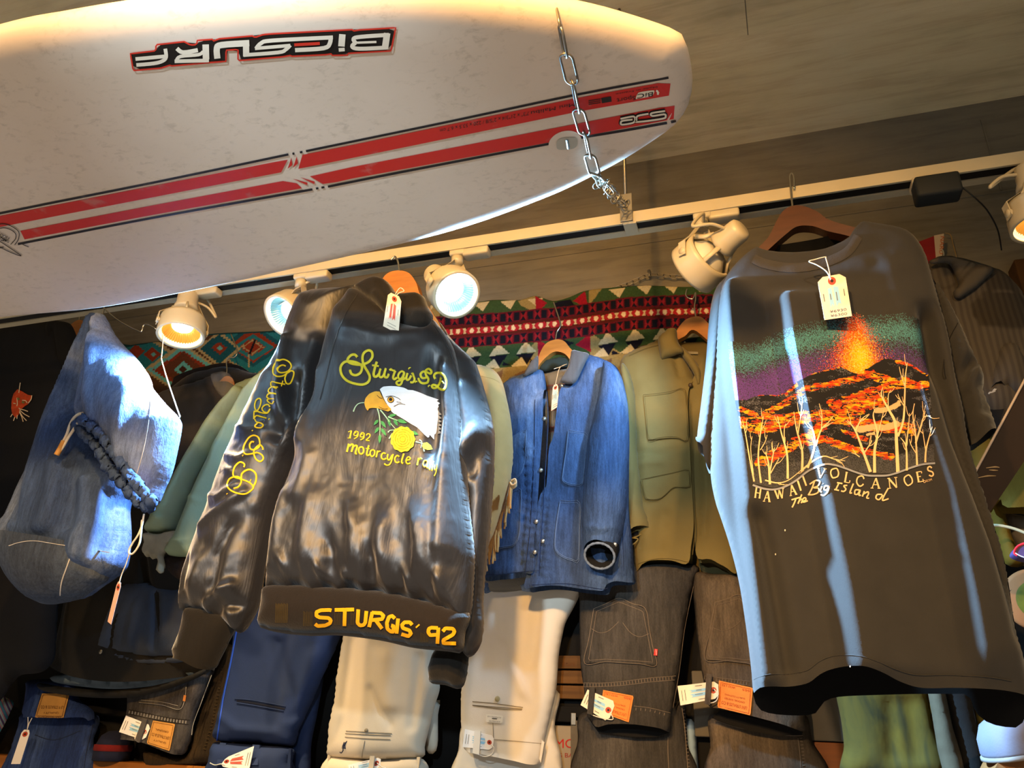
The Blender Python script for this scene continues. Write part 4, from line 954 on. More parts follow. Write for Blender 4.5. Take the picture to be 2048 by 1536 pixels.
# --- the print: inks laid on the cloth
def over(c, a, col): return c * (1 - a[:, None]) + V(col) * a[:, None]
def inks(P):
    x = (P[:, 0] - 1440) * 3.657; y = (P[:, 1] - 600) * 3.657
    n = len(P); rng = np.random.RandomState(5); r1 = rng.rand(n); r2 = rng.rand(n)
    base = S('#2d2c2b'); c = np.tile(base, (n, 1))
    m = np.ones(n, bool)
    L = np.interp(y, [100, 470, 750, 1000, 1350], [40, 70, 110, 165, 240]); R = np.interp(y, [100, 400, 700, 1200], [1450, 1500, 1540, 1572])
    inb = (x > L) & (x < R)
    mt = np.interp(x, [100, 200, 300, 420, 480, 560, 700, 880, 960, 1050, 1060, 1200, 1300, 1400, 1520], [735, 730, 690, 700, 680, 600, 535, 490, 530, 545, 510, 435, 440, 470, 560]) + 14 * fbm(x / 40, y * 0, 4)
    ct = np.interp(x, [50, 250, 450, 650, 800, 1000, 1200, 1350, 1550], [430, 430, 345, 285, 250, 240, 230, 215, 320])
    sky = y < mt
    tl = np.exp(-((y - ct) / np.where(y < ct, 75, 95)) ** 2) * .66
    c = over(c, ((r1 < tl) & sky & inb) * 1.0, S('#508f96'))
    tp = sstep(ct + 55, ct + 190, y) * np.interp(x, [80, 600, 900, 1150, 1500], [.8, .7, .35, .4, .4])
    c = over(c, ((r2 < tp) & sky & inb) * 1.0, S('#5f3b86'))
    wv = np.interp(y, [90, 250, 420, 540], [40, 95, 150, 185]); e = np.exp(-((x - np.interp(y, [90, 540], [975, 1020])) / wv) ** 2 * 1.1) * sstep(70, 240, y)
    c = over(c, ((rng.rand(n) < e * 1.15) & sky) * 1.0, S('#dd4a12'))
    e2 = np.exp(-((x - np.interp(y, [90, 540], [985, 1025])) / (wv * .62)) ** 2) * sstep(150, 420, y)
    c = over(c, ((rng.rand(n) < e2) & sky) * 1.0, S('#f0930a')); 
    e3 = np.exp(-((x - 1030) / 75) ** 2 - ((y - 430) / 110) ** 2); c = over(c, ((rng.rand(n) < e3) & sky) * 1.0, S('#fbbf14'))
    c = over(c, ((rng.rand(n) < .05 * e * 2) & sky) * 1.0, S('#ffe0a0'))
    # mountains and lava
    land = (y >= mt) & inb
    wl = np.interp(x, [240, 400, 550, 650, 760, 900, 1050, 1250, 1400, 1570], [1345, 1380, 1325, 1245, 1195, 1220, 1270, 1270, 1220, 1185])
    land &= y < wl
    c = over(c, land * 1.0, S('#1b1a1c'))
    gr = fbm(x / 90, y / 30, 21, 4); c = over(c, (land & (rng.rand(n) < np.clip(gr * 1.6, 0, .5))) * 1.0, S('#6a6a70'))
    q = np.stack([x + 26 * fbm(x / 60, y / 25, 8), y + 20 * fbm(x / 50, y / 22, 9)], 1)
    lv = np.zeros(n)
    for P_, w_ in [([(1120, 545), (900, 600), (620, 655), (470, 760), (330, 830)], 26), ([(1040, 550), (1180, 570), (1300, 610), (1505, 632)], 36), ([(1350, 600), (1200, 650), (950, 730), (820, 750)], 40), ([(1180, 740), (1000, 760), (840, 840), (650, 850), (500, 880), (330, 940), (175, 900)], 52),
                   ([(700, 850), (900, 870), (1100, 920), (1400, 945)], 46), ([(760, 900), (700, 960), (580, 1030), (450, 1110), (290, 1190)], 42), ([(640, 1040), (760, 1020), (930, 1080), (1250, 1150)], 28), ([(1290, 452), (1400, 475), (1515, 555)], 15), ([(900, 960), (1070, 1020)], 18), ([(160, 800), (300, 860), (470, 850)], 20), ([(500, 590), (600, 560), (760, 520), (880, 492)], 6), ([(150, 730), (300, 688), (430, 700), (490, 660)], 7), ([(480, 690), (560, 620)], 12), ([(1050, 820), (900, 830)], 20)]:
        d = polydist(q, P_); lv = np.maximum(lv, np.clip(1.25 - d / w_, 0, 1))
    cr = np.abs(fbm(x / 70 + y / 160, y / 12, 31, 3)) * 2; hot = fbm(x / 45, y / 14, 37, 3)
    on = (lv > .30 + .45 * (fbm(x / 55, y / 16, 41, 3) + .12)) & (cr > .20 - .10 * lv) & land
    c = over(c, on * 1.0, S('#d8430c')); c = over(c, (on & (hot > -.02)) * 1.0, S('#ef7a10')); c = over(c, (on & (hot > .12)) * 1.0, S('#f7b21a')); c = over(c, (on & (hot < -.16)) * 1.0, S('#b52f14'))
    for P_, w_ in [([(1010, 945), (1120, 930), (1200, 935), (1290, 905)], 24), ([(1150, 810), (1240, 800), (1310, 755)], 20), ([(1080, 985), (1120, 975)], 10)]:
        d = polydist(q, P_); c = over(c, ((d < w_) & land) * 1.0, S('#d8b483'))
    lo = land & (y > np.interp(x, [200, 480, 650, 800, 1000, 1250, 1570], [1160, 1130, 1060, 1040, 1120, 1150, 1050]))
    sp = rng.rand(n) < (.35 + .5 * sstep(wl - 200, wl, y)); c = over(c, (lo & ~on & sp) * 1.0, S('#4a4a4c'))
    ink = inb & (y < wl) & (sky & ((tl > .04) | (tp > .03) | (e > .03)) | ~sky)
    c = np.where((np.abs(c - base).sum(1) > 1e-4)[:, None], c * .78, c)
    return c, ink
vs, fs, cc = decal_raster(tee, 1446, 612, 1876, 985, .95, inks, .0009)
mesh('volcano_print', vs, fs, attrmat('print_inks', .85, .2), T, True, col=cc, label='printed volcano picture')
# bare trees, wave line and words
PZ = lambda p: Zm(1440, 600, 3.657, p)
M_ink2 = mat('cream_print_ink', '#e3bd8c', .85, .08, 60, .1, 700); M_line = mat('grey_print_line', '#8b8f99', .85, .08, 60, .1, 700)
trees = [([(250, 1330), (215, 1150), (190, 1000), (165, 880)], 12), ([(245, 1280), (225, 1100), (235, 1000)], 7), ([(300, 1340), (280, 1150), (300, 950), (320, 850)], 14), ([(295, 1100), (330, 1040), (345, 990)], 7), ([(365, 1350), (355, 1200), (330, 1110)], 18), ([(365, 1260), (385, 1150), (400, 1080)], 11), ([(370, 1270), (410, 1200), (432, 1160)], 8), ([(495, 1310), (490, 1130), (450, 980), (420, 850)], 17), ([(470, 1040), (470, 950), (480, 910)], 8), ([(600, 1250), (600, 1100), (560, 950), (540, 820)], 18), ([(570, 980), (590, 850), (605, 720)], 10), ([(640, 1230), (690, 1080), (680, 960), (640, 900)], 18), ([(700, 1070), (740, 950), (790, 900), (830, 850)], 13), ([(740, 950), (745, 850), (725, 760)], 8),
         ([(1100, 1260), (1050, 1120), (990, 960), (930, 880)], 22), ([(1055, 1120), (1100, 1050), (1110, 1030)], 10), ([(990, 960), (1030, 880), (1080, 840)], 10), ([(1020, 1150), (990, 1130), (960, 1120)], 8), ([(1130, 1265), (1130, 1100), (1150, 980), (1120, 850), (1140, 790)], 22), ([(1150, 1000), (1180, 880), (1200, 800)], 8), ([(1300, 1260), (1290, 1050), (1280, 900), (1230, 800), (1180, 700), (1190, 640)], 26), ([(1230, 800), (1230, 700), (1250, 660)], 8), ([(1300, 1000), (1340, 880), (1350, 700), (1355, 560), (1370, 460)], 17), ([(1352, 640), (1320, 540), (1310, 490)], 7), ([(1345, 780), (1310, 720), (1300, 690)], 7), ([(1365, 1250), (1360, 1080), (1320, 1010)], 16), ([(1360, 1080), (1380, 900), (1385, 830)], 9), ([(1440, 1210), (1430, 1000), (1410, 850), (1420, 760)], 14), ([(1430, 1050), (1470, 920), (1490, 860), (1540, 850)], 14), ([(1490, 860), (1500, 815)], 7), ([(1500, 1190), (1505, 1100), (1530, 1000), (1550, 930)], 14), ([(1503, 1100), (1490, 1020), (1480, 950)], 8), ([(1430, 1120), (1395, 1060), (1385, 1020)], 7), ([(590, 1255), (680, 1180), (760, 1145), (830, 1165), (915, 1180)], 13), ([(830, 1165), (880, 1185), (910, 1225)], 7), ([(330, 1320), (420, 1340), (500, 1320), (590, 1250)], 11)]
rng = random.Random(11); mb = MB()
for P, w_ in trees:
    decal_stroke(mb, tee, PZ(P), [w_ / 3.657, w_ / 3.657 * .7, 1.0], .0018, n=5)
    C = crom(P, 6)
    for k in range(3 if w_ > 8 else 1):
        i = rng.randint(len(C) // 3, len(C) - 3); b0 = C[i]; d = C[i + 1] - C[i]; d /= np.linalg.norm(d) + 1e-9; sg = rng.choice((-1, 1)); s2 = V([-d[1], d[0]]) * sg; Lb = rng.uniform(35, 80)
        e1_ = b0 + (d * .75 + s2 * .5) * Lb * .5; e2_ = b0 + (d * 1.0 + s2 * .45 + V([0, -.2])) * Lb
        decal_stroke(mb, tee, PZ([b0, e1_, e2_]), [1.7, .7], .0018, n=4)
mb.build('printed_trees', M_ink2, T, label='cream printed bare trees')
mb = MB(); decal_stroke(mb, tee, PZ([(240, 1355), (320, 1382), (400, 1388), (480, 1365), (560, 1320), (650, 1250), (760, 1205), (830, 1208), (900, 1228), (1050, 1280), (1150, 1288), (1250, 1280), (1400, 1228), (1480, 1205), (1572, 1196)]), 3.8, .0018, n=6)
mb.build('printed_wave_line', M_line, T)
# serif capitals drawn from strokes (unit box, y down); w: stroke weight factor
SER = {'H': [([(.18, 0), (.18, 1)], 1), ([(.82, 0), (.82, 1)], 1), ([(.18, .5), (.82, .5)], .5), ([(.05, 0), (.32, 0)], .45), ([(.05, 1), (.32, 1)], .45), ([(.68, 0), (.95, 0)], .45), ([(.68, 1), (.95, 1)], .45)],
       'A': [([(.5, 0), (.15, 1)], .55), ([(.5, 0), (.85, 1)], 1.1), ([(.28, .65), (.74, .65)], .45), ([(.02, 1), (.3, 1)], .45), ([(.7, 1), (.98, 1)], .45)],
       'W': [([(.1, 0), (.32, 1)], 1.05), ([(.32, 1), (.5, .1)], .5), ([(.5, .1), (.7, 1)], 1.05), ([(.7, 1), (.9, 0)], .5), ([(0, 0), (.22, 0)], .45), ([(.8, 0), (1, 0)], .45)],
       'I': [([(.5, 0), (.5, 1)], 1.1), ([(.3, 0), (.7, 0)], .45), ([(.3, 1), (.7, 1)], .45)], 'V': [([(.15, 0), (.5, 1)], 1.1), ([(.5, 1), (.85, 0)], .5), ([(0, 0), (.3, 0)], .45), ([(.7, 0), (1, 0)], .45)],
       'O': [([(.5, 0), (.12, .2), (.08, .6), (.3, .97), (.5, 1), (.88, .8), (.92, .4), (.7, .03), (.5, 0)], .85)], 'L': [([(.25, 0), (.25, 1)], 1.1), ([(.1, 1), (.85, 1), (.92, .75)], .5), ([(.1, 0), (.42, 0)], .45)],
       'C': [([(.9, .25), (.75, .04), (.5, 0), (.15, .2), (.1, .65), (.4, .98), (.7, .97), (.92, .75)], .85)], 'N': [([(.18, 0), (.18, 1)], .5), ([(.15, 0), (.85, 1)], 1.1), ([(.85, 0), (.85, 1)], .5), ([(.02, 0), (.25, 0)], .45), ([(.05, 1), (.3, 1)], .45), ([(.7, 0), (1, 0)], .45)],
       'E': [([(.25, 0), (.25, 1)], 1.1), ([(.1, 0), (.85, 0), (.88, .2)], .5), ([(.25, .48), (.7, .48)], .5), ([(.1, 1), (.88, 1), (.92, .78)], .5)], 'S': [([(.82, .2), (.6, .0), (.25, .08), (.22, .35), (.75, .6), (.8, .88), (.5, 1.0), (.15, .82)], .9)]}
word = [('H', 278, 1413, 50, 72, 8), ('A', 345, 1438, 58, 76, 5), ('W', 435, 1420, 78, 70, -8), ('A', 530, 1392, 60, 74, -12), ('I', 580, 1360, 30, 70, -18), ('I', 618, 1325, 30, 70, -20), ('V', 738, 1268, 74, 70, 8), ('O', 838, 1268, 66, 70, 8), ('L', 932, 1300, 50, 72, 10), ('C', 1025, 1326, 62, 74, 8), ('A', 1138, 1342, 74, 74, 2), ('N', 1262, 1340, 74, 74, -6), ('O', 1376, 1320, 66, 74, -8), ('E', 1458, 1295, 50, 72, -10), ('S', 1538, 1256, 48, 72, -14)]
mb = MB()
for ch, cx, cy, w_, h_, rot in word:
    a = math.radians(rot); ca, sa = math.cos(a), math.sin(a)
    for P, k in SER[ch]:
        Q = [((u - .5) * w_, (v - .5) * h_) for u, v in P]; Q = [(cx + u * ca - v * sa, cy + u * sa + v * ca) for u, v in Q]
        decal_stroke(mb, tee, PZ(Q), 10.5 * k / 3.657 + .3, .0016, n=5)
scr = [[(523, 1464), (550, 1455), (584, 1446)], [(556, 1454), (542, 1490), (527, 1519)], [(598, 1424), (584, 1458), (570, 1492)], [(574, 1480), (590, 1460), (602, 1464), (594, 1488)], [(606, 1478), (628, 1462), (622, 1448), (606, 1458), (608, 1480), (642, 1470)],
       [(690, 1330), (670, 1385), (645, 1430)], [(655, 1350), (700, 1322), (730, 1330), (715, 1362), (685, 1375), (720, 1380), (715, 1410), (680, 1425), (648, 1425)], [(745, 1365), (732, 1400), (745, 1405)], [(752, 1345), (754, 1347)], [(795, 1365), (770, 1362), (760, 1385), (780, 1392), (798, 1365), (785, 1405), (760, 1430), (735, 1425)],
       [(870, 1340), (845, 1392)], [(855, 1338), (895, 1345)], [(835, 1388), (870, 1395)], [(930, 1358), (905, 1362), (920, 1385), (905, 1402), (885, 1398)], [(975, 1345), (950, 1410), (965, 1412)], [(1020, 1392), (990, 1392), (985, 1420), (1005, 1422), (1025, 1392), (1015, 1428), (1030, 1430)], [(1055, 1400), (1040, 1440)], [(1048, 1422), (1080, 1405), (1085, 1420), (1072, 1448), (1090, 1452)], [(1186, 1425), (1150, 1425), (1140, 1450), (1163, 1462), (1190, 1428)], [(1230, 1378), (1196, 1440), (1190, 1468), (1232, 1455)]]
for P in scr: decal_stroke(mb, tee, PZ(P), 2.9, .0016, n=5)
decal_stroke(mb, tee, PZ([(1495 + 8 * math.cos(t), 1330 + 8 * math.sin(t)) for t in np.linspace(0, 6.28, 10)]), .9, .0016, n=2)
decal_text(mb, tee, 'EOM', PZ([(1510, 1334)])[0], PZ([(1550, 1322)])[0], 4.5, .0016)
mb.build('printed_words', M_ink2, T, label='cream printed words under the picture')
mb = MB()
for p in [(1700, 1338 - 5), (1551, 1109), (1570, 1061)]: decal_poly(mb, tee, [(p[0] + 2.2 * math.cos(t) * .6, p[1] + 2.2 * math.sin(t)) for t in th[::4]], .0016)
mb.build('lint_specks', mat('white_lint', '#d8d4c8', .9, .05, 20, 0), T)
# ================================================================== rugs on the wall
def pol(P, poly): return inside(P, V(poly))
def rug_right(P):
    x, y = P[:, 0], P[:, 1]; n = len(P)
    bc = np.interp(x, [850, 916, 1010, 1085, 1130, 1172, 1261, 1330, 1398, 1480], [668, 663, 657, 650, 646, 640, 627, 624, 622, 620]); v = y - bc
    tan_, grn, nav, crm, crim, mar = S('#8a7a4c'), S('#33492a'), S('#12131f'), S('#b9ac86'), S('#8a1526'), S('#56121f')
    c = np.tile(tan_, (n, 1))
    def put(m, k): c[m] = k
    put((np.abs(v) < 78) & (x > 880), grn)
    # large tan lozenges
    for P_ in ([(1000, 790), (1078, 670), (1082, 690), (1085, 790)], [(1180, 665), (1250, 712), (1300, 760), (1180, 760)], [(1178, 577), (1205, 575), (1178, 612)], [(1035, 602), (1075, 590), (1076, 628), (1040, 610)]): put(pol(P, P_), tan_)
    # rows of cream and navy triangles beneath and above the band
    for k in range(-3, 14):
        x0 = 942 + 54.5 * k + (0 if x.mean() else 0)
        b0 = float(np.interp(x0, [850, 916, 1085, 1172, 1261, 1398, 1480], [668, 663, 650, 640, 627, 622, 620]))
        if 1060 < x0 < 1175: continue
        lo = b0 + 30
        put(pol(P, [(x0 - 19, lo + 26), (x0, lo), (x0 + 22, lo + 20)]), crm)
        put(pol(P, [(x0 - 19, lo + 27), (x0 + 18, lo + 22), (x0 + 2, lo + 47)]), nav)
        put(pol(P, [(x0 - 30, lo + 50), (x0 - 8, lo + 31), (x0 + 4, lo + 49)]), crm); put(pol(P, [(x0 + 26, lo + 44), (x0 + 10, lo + 36), (x0 + 8, lo + 46)]), nav)
        put(pol(P, [(x0 - 24, lo + 68), (x0 + 10, lo + 52), (x0 + 2, lo + 90)]), S('#6b5138'))
        hi = b0 - 36
        put(pol(P, [(x0 + 4, hi - 18), (x0 + 36, hi - 22), (x0 + 24, hi - 2)]), crm)
        put(pol(P, [(x0 + 28, hi - 22), (x0 + 62, hi - 28), (x0 + 52, hi - 40), (x0 + 38, hi - 38)]), nav)
    # crimson pairs
    for P_ in ([(1070, 591), (1072, 626), (1095, 606)], [(1170, 582), (1146, 602), (1176, 616)], [(1075, 678), (1076, 715), (1100, 694)], [(1180, 667), (1150, 690), (1182, 704)]): put(pol(P, P_), crim)
    for P_ in ([(1104, 606), (1140, 598), (1150, 610), (1118, 620)], [(1122, 678), (1150, 686), (1136, 692)]): put(pol(P, P_), nav)
    # checked borders and the bead band
    ph = ((x - 916) / 27.6) % 1.0
    for sg in (-1, 1):
        w = sg * v
        b = (w > 11) & (w < 33); put(b, mar)
        sq = (w > 14) & (w < 30) & (np.abs(ph - .25) < .20); put(sq, nav)
        t = (w - 22) / 9; hg = (np.abs(t) < 1) & (np.abs(ph - .75) < .20 * np.abs(t)) ; put(hg, nav)
        put((w > 13) & (w < 31) & (np.abs(ph - .75) < .2) & ~hg, S('#7a1a26'))
    put(np.abs(v) < 11, S('#4a1a16'))
    put((np.abs(v) < 6.5) & (np.abs(v) < 30 * np.abs(ph - .5) ), S('#96202a')); put((np.abs(v) < 5) & (np.abs(ph - .5) < .04 + .02 * np.abs(v)), crm)
    h = ((((ph + .5) % 1) - .5) * 27.6); put((h / 4.2) ** 2 + (v / 5.2) ** 2 < 1, S('#cfc2a0'))
    c *= (.72 + .3 * vnoise(x * .9, y * .9, 3))[:, None]
    return c
def rug_left(P):
    x = (P[:, 0] - 250) * 6.4; y = (P[:, 1] - 640) * 6.4; n = len(P); Q = np.stack([x, y], 1)
    teal, dteal, rust, crm, brn, lt = S('#1f6a76'), S('#154a58'), S('#7a2f1c'), S('#9a8c66'), S('#4a3324'), S('#58a3a6')
    c = np.tile(brn, (n, 1))
    def put(m, k): c[m] = k
    saw = 26 * (np.abs(((x + y) / 60) % 1 - .5) * 2); saw2 = 26 * (np.abs(((x - y) / 60) % 1 - .5) * 2)
    def dia(cx, cy, a, b, s=saw): return (np.abs(x - cx) / a + np.abs(y - cy) / b) * min(a, b) + s
    put((dia(1640, 330, 640, 420) < 420), crm); put(dia(1640, 330, 600, 385) < 385, teal); put(dia(1640, 330, 420, 270, 0) < 270, dteal); put(dia(1640, 330, 340, 230) < 230, rust); put(dia(1640, 350, 270, 170, 0) < 170, teal); put(dia(1630, 345, 190, 130) < 130, rust)
    put(dia(1630, 345, 175, 115) < 108, crm); put(dia(1630, 345, 110, 75, 0) < 75, rust); put((np.abs(x - 1630 + (y - 345) * .4) < 14) & (np.abs(y - 345) < 90), S('#14141c')); put((np.abs(x - 1585) < 10) & (y > 440) & (y < 610), crm)
    put(dia(1200, 370, 330, 270) < 250, crm); put(dia(1200, 370, 280, 225) < 205, dteal); put(dia(1210, 360, 120, 100) < 95, rust); put(dia(1215, 360, 40, 34, 0) < 34, lt)
    put(dia(180, 420, 480, 330) < 330, crm); put(dia(180, 420, 400, 270) < 270, teal); put(dia(350, 440, 120, 100, 0) < 95, rust); put(dia(365, 440, 34, 30, 0) < 30, lt); put(dia(150, 400, 130, 110) < 100, rust)
    put(dia(740, 640, 520, 360) < 360, crm); put(dia(740, 640, 470, 315) < 315, lt); put(dia(740, 640, 400, 262) < 262, rust); put(dia(740, 640, 300, 262) < 250, S('#55301f'))
    put(dia(745, 630, 140, 120) < 120, lt); put(dia(740, 632, 56, 52, 0) < 52, S('#3a2018'))
    put(y < np.interp(x, [0, 350, 1130, 1850], [350, 290, 190, 160]), S('#123a44'))
    c *= (.72 + .3 * vnoise(P[:, 0] * .9, P[:, 1] * .9, 5))[:, None]
    return c
M_rug = attrmat('woven_wool', .95, .7, 420, .1)
YR = YW - .022
def rug(name, label, pts, colf, folds, noise, sp=.0032):
    cl = Cloth(YR, pts, depth=.006, rim=.012, back=.004, sp=sp, folds=folds, noise=noise, curve=4)
    t = thing('rug', label, 'rug', py1(*pts[1], YR))
    def cf(v3):
        d = v3 - EYE; w_ = d @ FWD
        return colf(np.stack([1024 + FPX * (d @ RGT) / w_, 768 - FPX * (d @ UPV) / w_], 1))
    cl.build('woven_panel', M_rug, t, colf=cf)
    return t
rug('rug', 'green, crimson and tan patterned blanket pinned to the wall behind the denim jacket', [(860, 612), (930, 608), (985, 600), (1040, 600), (1071, 592), (1106, 602), (1140, 594), (1169, 582), (1216, 576), (1290, 571), (1370, 574), (1440, 570), (1500, 566), (1500, 790), (1300, 800), (1000, 815), (860, 800)], rug_right, [('r', [(1106, 600), (1110, 700), (1112, 800)], -.008, .03, .03, 0)], [(.004, 8, 4, 61)])
rug('rug', 'teal and rust geometric rug on the wall behind the warm spotlight', [(225, 700), (262, 690), (305, 684), (365, 676), (430, 667), (540, 662), (640, 656), (640, 800), (480, 835), (300, 860), (225, 860)], rug_left, [], [(.003, 8, 4, 67)])
# chain pinned along the wall, from which hangers hang
WC = thing('wall_chain', 'thin steel chain pinned along the wall above the green blanket', 'chain', py1(1299, 548, YW - .02))
cpt = crom([(1180, 590), (1236, 575), (1270, 562), (1300, 549), (1335, 552), (1372, 553), (1430, 548)], 5); cpt = resample(V(cpt), 13, False)
for i in range(len(cpt) - 1):
    a_, b_ = py1(*cpt[i], YW - .02), py1(*cpt[i + 1], YW - .02); mb = MB(); link(mb, a_, b_, .011, .0012, V([.1, 1, .2]) if i % 2 else V([.2, .3, 1])); mb.build('link', M_steel, WC)
mb = MB(); p = py1(1299, 546, YW - .012); mb.add(*tube([p + V([0, .012, 0]), p - V([0, .012, 0])], .005, 10)); mb.add(*tube([p - V([0, .01, 0]), p - V([0, .01, .02])], .003, 8)); mb.build('wall_hook', M_steel, WC)

# ================================================================== denim drawstring bag
M_bag = denim('faded_bag_denim', '#22304e', '#3d5179', '#8492ac', 4, .6)
M_bagb = denim('grey_bag_denim', '#2a3244', '#3e4a60', '#77808f', 4, .5)
M_rope = mat('white_cotton_cord', '#ddd6c6', .9, .08, 40, .6, 300, (1, 1, 1))
YBg = YT - .06
B_ = thing('drawstring_bag', 'faded denim drawstring bag hung by one corner, its mouth drawn sideways', 'bag', py1(205, 628, YBg))
bb = Cloth(YBg + .05, [(205, 630), (190, 648), (170, 700), (150, 750), (130, 792), (115, 830), (98, 872), (80, 920), (60, 972), (45, 1012), (29, 1052), (17, 1090), (20, 1122), (31, 1155), (50, 1182), (75, 1203), (105, 1208), (140, 1202), (166, 1195), (192, 1176), (216, 1160), (240, 1140), (250, 1110), (254, 1060), (252, 1010), (262, 985), (270, 960), (250, 920), (215, 870), (190, 800), (200, 700), (212, 650)],
     depth=.085, rim=.10, back=.06, sp=.008, folds=[('r', [(185, 930), (180, 1000), (165, 1060), (152, 1090)], .024, .05, .012, .12), ('r', [(200, 930), (195, 1010), (185, 1090)], -.02, .02, .03, .15), ('r', [(232, 960), (230, 1040), (222, 1100), (218, 1150)], .024, .04, .008, .1), ('r', [(244, 985), (243, 1060), (238, 1120)], -.012, .006, .008, .1), ('r', [(170, 700), (130, 830), (90, 960), (72, 1080)], -.012, .02, .025, .1), ('r', [(185, 680), (160, 800), (120, 920), (105, 1080)], .010, .02, .03, .15), ('r', [(50, 1040), (44, 1085)], .006, .006, .006, .3), ('r', [(90, 1020), (80, 1082)], .008, .008, .008, .3)],
     noise=[(.008, 9, 4, 71), (.003, 30, 12, 75)])
bb.build('bag_body', M_bag, B_)
bs = Cloth(YBg + .045, [(17, 1090), (40, 1082), (70, 1079), (110, 1085), (150, 1091), (190, 1098), (224, 1104), (222, 1130), (216, 1160), (192, 1177), (166, 1196), (140, 1203), (105, 1209), (75, 1204), (50, 1183), (31, 1156), (20, 1122)], depth=.094, rim=.10, back=.02, sp=.008, open_=[(0, 6)], noise=[(.005, 12, 8, 77)])
bs.build('round_base', M_bagb, B_, label='grey-blue denim base panel')
mb = MB(); decal_stroke(mb, bs, [(19, 1092), (40, 1085), (70, 1082), (110, 1088), (150, 1094), (190, 1101), (222, 1106)], 1.6, .001, .002); decal_stroke(mb, bs, [(149, 1094), (136, 1130), (124, 1165), (121, 1192)], 1.8, .001, .002)
mb.build('pale_seams', mat('pale_seam_thread', '#b9bac0', .8, .1, 60, .3), B_)
fl = Cloth(YBg - .02, [(207, 629), (215, 641), (228, 666), (250, 693), (270, 713), (290, 739), (300, 758), (303, 772), (330, 806), (357, 834), (360, 850), (353, 890), (341, 940), (326, 975), (314, 1004), (305, 1010), (290, 992), (270, 968), (250, 940), (232, 915), (215, 890), (197, 866), (180, 852), (166, 842), (163, 826), (168, 795), (178, 740), (190, 680), (199, 645)],
     depth=.075, rim=.09, back=.04, sp=.006, folds=[('r', [(203, 660), (200, 740), (190, 850)], -.02, .014, .012, .1), ('r', [(222, 670), (228, 760), (218, 860), (214, 890)], .016, .02, .02, .1), ('r', [(300, 765), (295, 850), (275, 960)], .014, .03, .010, .05), ('r', [(250, 720), (262, 800), (250, 880), (240, 920)], .008, .02, .03, .2)] +
       [('c', [(180 + 12.5 * k, 835 + 17 * k), (174 + 12.5 * k, 857 + 16.5 * k)], .006 * (1 if k % 2 else -1), .005) for k in range(10)], noise=[(.007, 11, 5, 81), (.003, 45, 14, 85)])
fl.build('folded_upper_panel', denim('lit_bag_denim', '#33415f', '#63749a', '#b3bac8', 4, .6), B_)  # paler copy of the bag denim, imitating strong lamplight on this panel
mb = MB(); decal_stroke(mb, fl, [(303, 772), (300, 830), (288, 900), (270, 962)], .8, .001, .0012); mb.build('pale_seam', mat('pale_seam_cotton', '#b5b3ac', .8, .1, 60, .3), B_)
def ruffle(P, y, r, seed, name):
    L = np.vstack([py1(*q, y) for q in crom(P, 22)]); n = len(L); rr = r * (1 + .30 * np.sin(np.arange(n) * 2.6 + seed) + .12 * np.sin(np.arange(n) * .7 + seed * 2))
    L = L + np.stack([.003 * np.sin(np.arange(n) * 1.3), -.003 * np.cos(np.arange(n) * 1.7 + seed), .002 * np.sin(np.arange(n) * 2.1)], 1)
    mb = MB(); mb.add(*tube(L, rr, 12)); mb.build(name, M_bag, B_)
ruffle([(164, 838), (180, 850), (200, 866), (220, 892), (240, 922), (262, 952), (285, 982), (303, 1005)], YBg - .082, .0105, 1, 'gathered_rim')
ruffle([(150, 852), (168, 866), (186, 882), (202, 908), (218, 936), (240, 962), (262, 985), (285, 1008), (300, 1016)], YBg - .068, .0095, 4, 'gathered_rim')
dk = Cloth(YBg - .01, [(155, 850), (170, 842), (200, 868), (240, 925), (300, 1008), (285, 1012), (240, 965), (205, 910), (180, 875)], depth=.01, rim=.03, back=.01, sp=.012, curve=3); dk.build('mouth_shade', M_teein, B_, label='shade inside the mouth, as black cloth')  # black cloth between the rims stands for the shade in the mouth
for P in ([(168, 826), (158, 828), (148, 836), (140, 850), (134, 868), (126, 884), (118, 898), (112, 906)], [(168, 832), (160, 838), (153, 850), (144, 864), (136, 876), (128, 890), (120, 902), (114, 908)]):
    mb = MB(); mb.add(*tube([py1(*q, YBg - .075) for q in crom(P, 6)], .0032, 8)); mb.build('drawcord', M_rope, B_)
mb = MB(); mb.add(*tube([py1(*q, YBg - .076) for q in crom([(128, 882), (121, 896), (113, 910)], 4)], .0058, 10)); mb.build('cord_end', mat('taped_cord_end', '#b98a4a', .6, .25, 60, .3), B_)
mb = MB(); mb.add(*tube([py1(*q, YT - .0) for q in crom([(205, 634), (207, 622), (212, 600), (214, 560)], 6)], .0022, 8)); mb.build('hanging_wire', M_wire, B_)
for P in ([(288, 1028), (284, 1050), (276, 1070), (266, 1085), (259, 1098), (258, 1106), (264, 1108), (272, 1100), (279, 1086), (282, 1066), (284, 1040)],):
    mb = MB(); mb.add(*tube([py1(*q, YBg - .03) for q in crom(P, 6)], .002, 8)); mb.build('drawcord', M_rope, B_)
for P, y_ in (([(326, 660), (325, 690), (323, 712), (323, 720), (330, 745), (345, 790), (358, 828), (360, 834), (356, 842)], YBg + .02), ([(205, 612), (216, 624), (236, 640), (256, 652), (275, 661), (283, 663), (288, 650), (298, 650), (312, 658)], YBg)):
    mb = MB(); mb.add(*tube([py1(*q, y_) for q in crom(P, 5)], .0016, 8)); mb.build('hanging_wire', M_wire, B_)
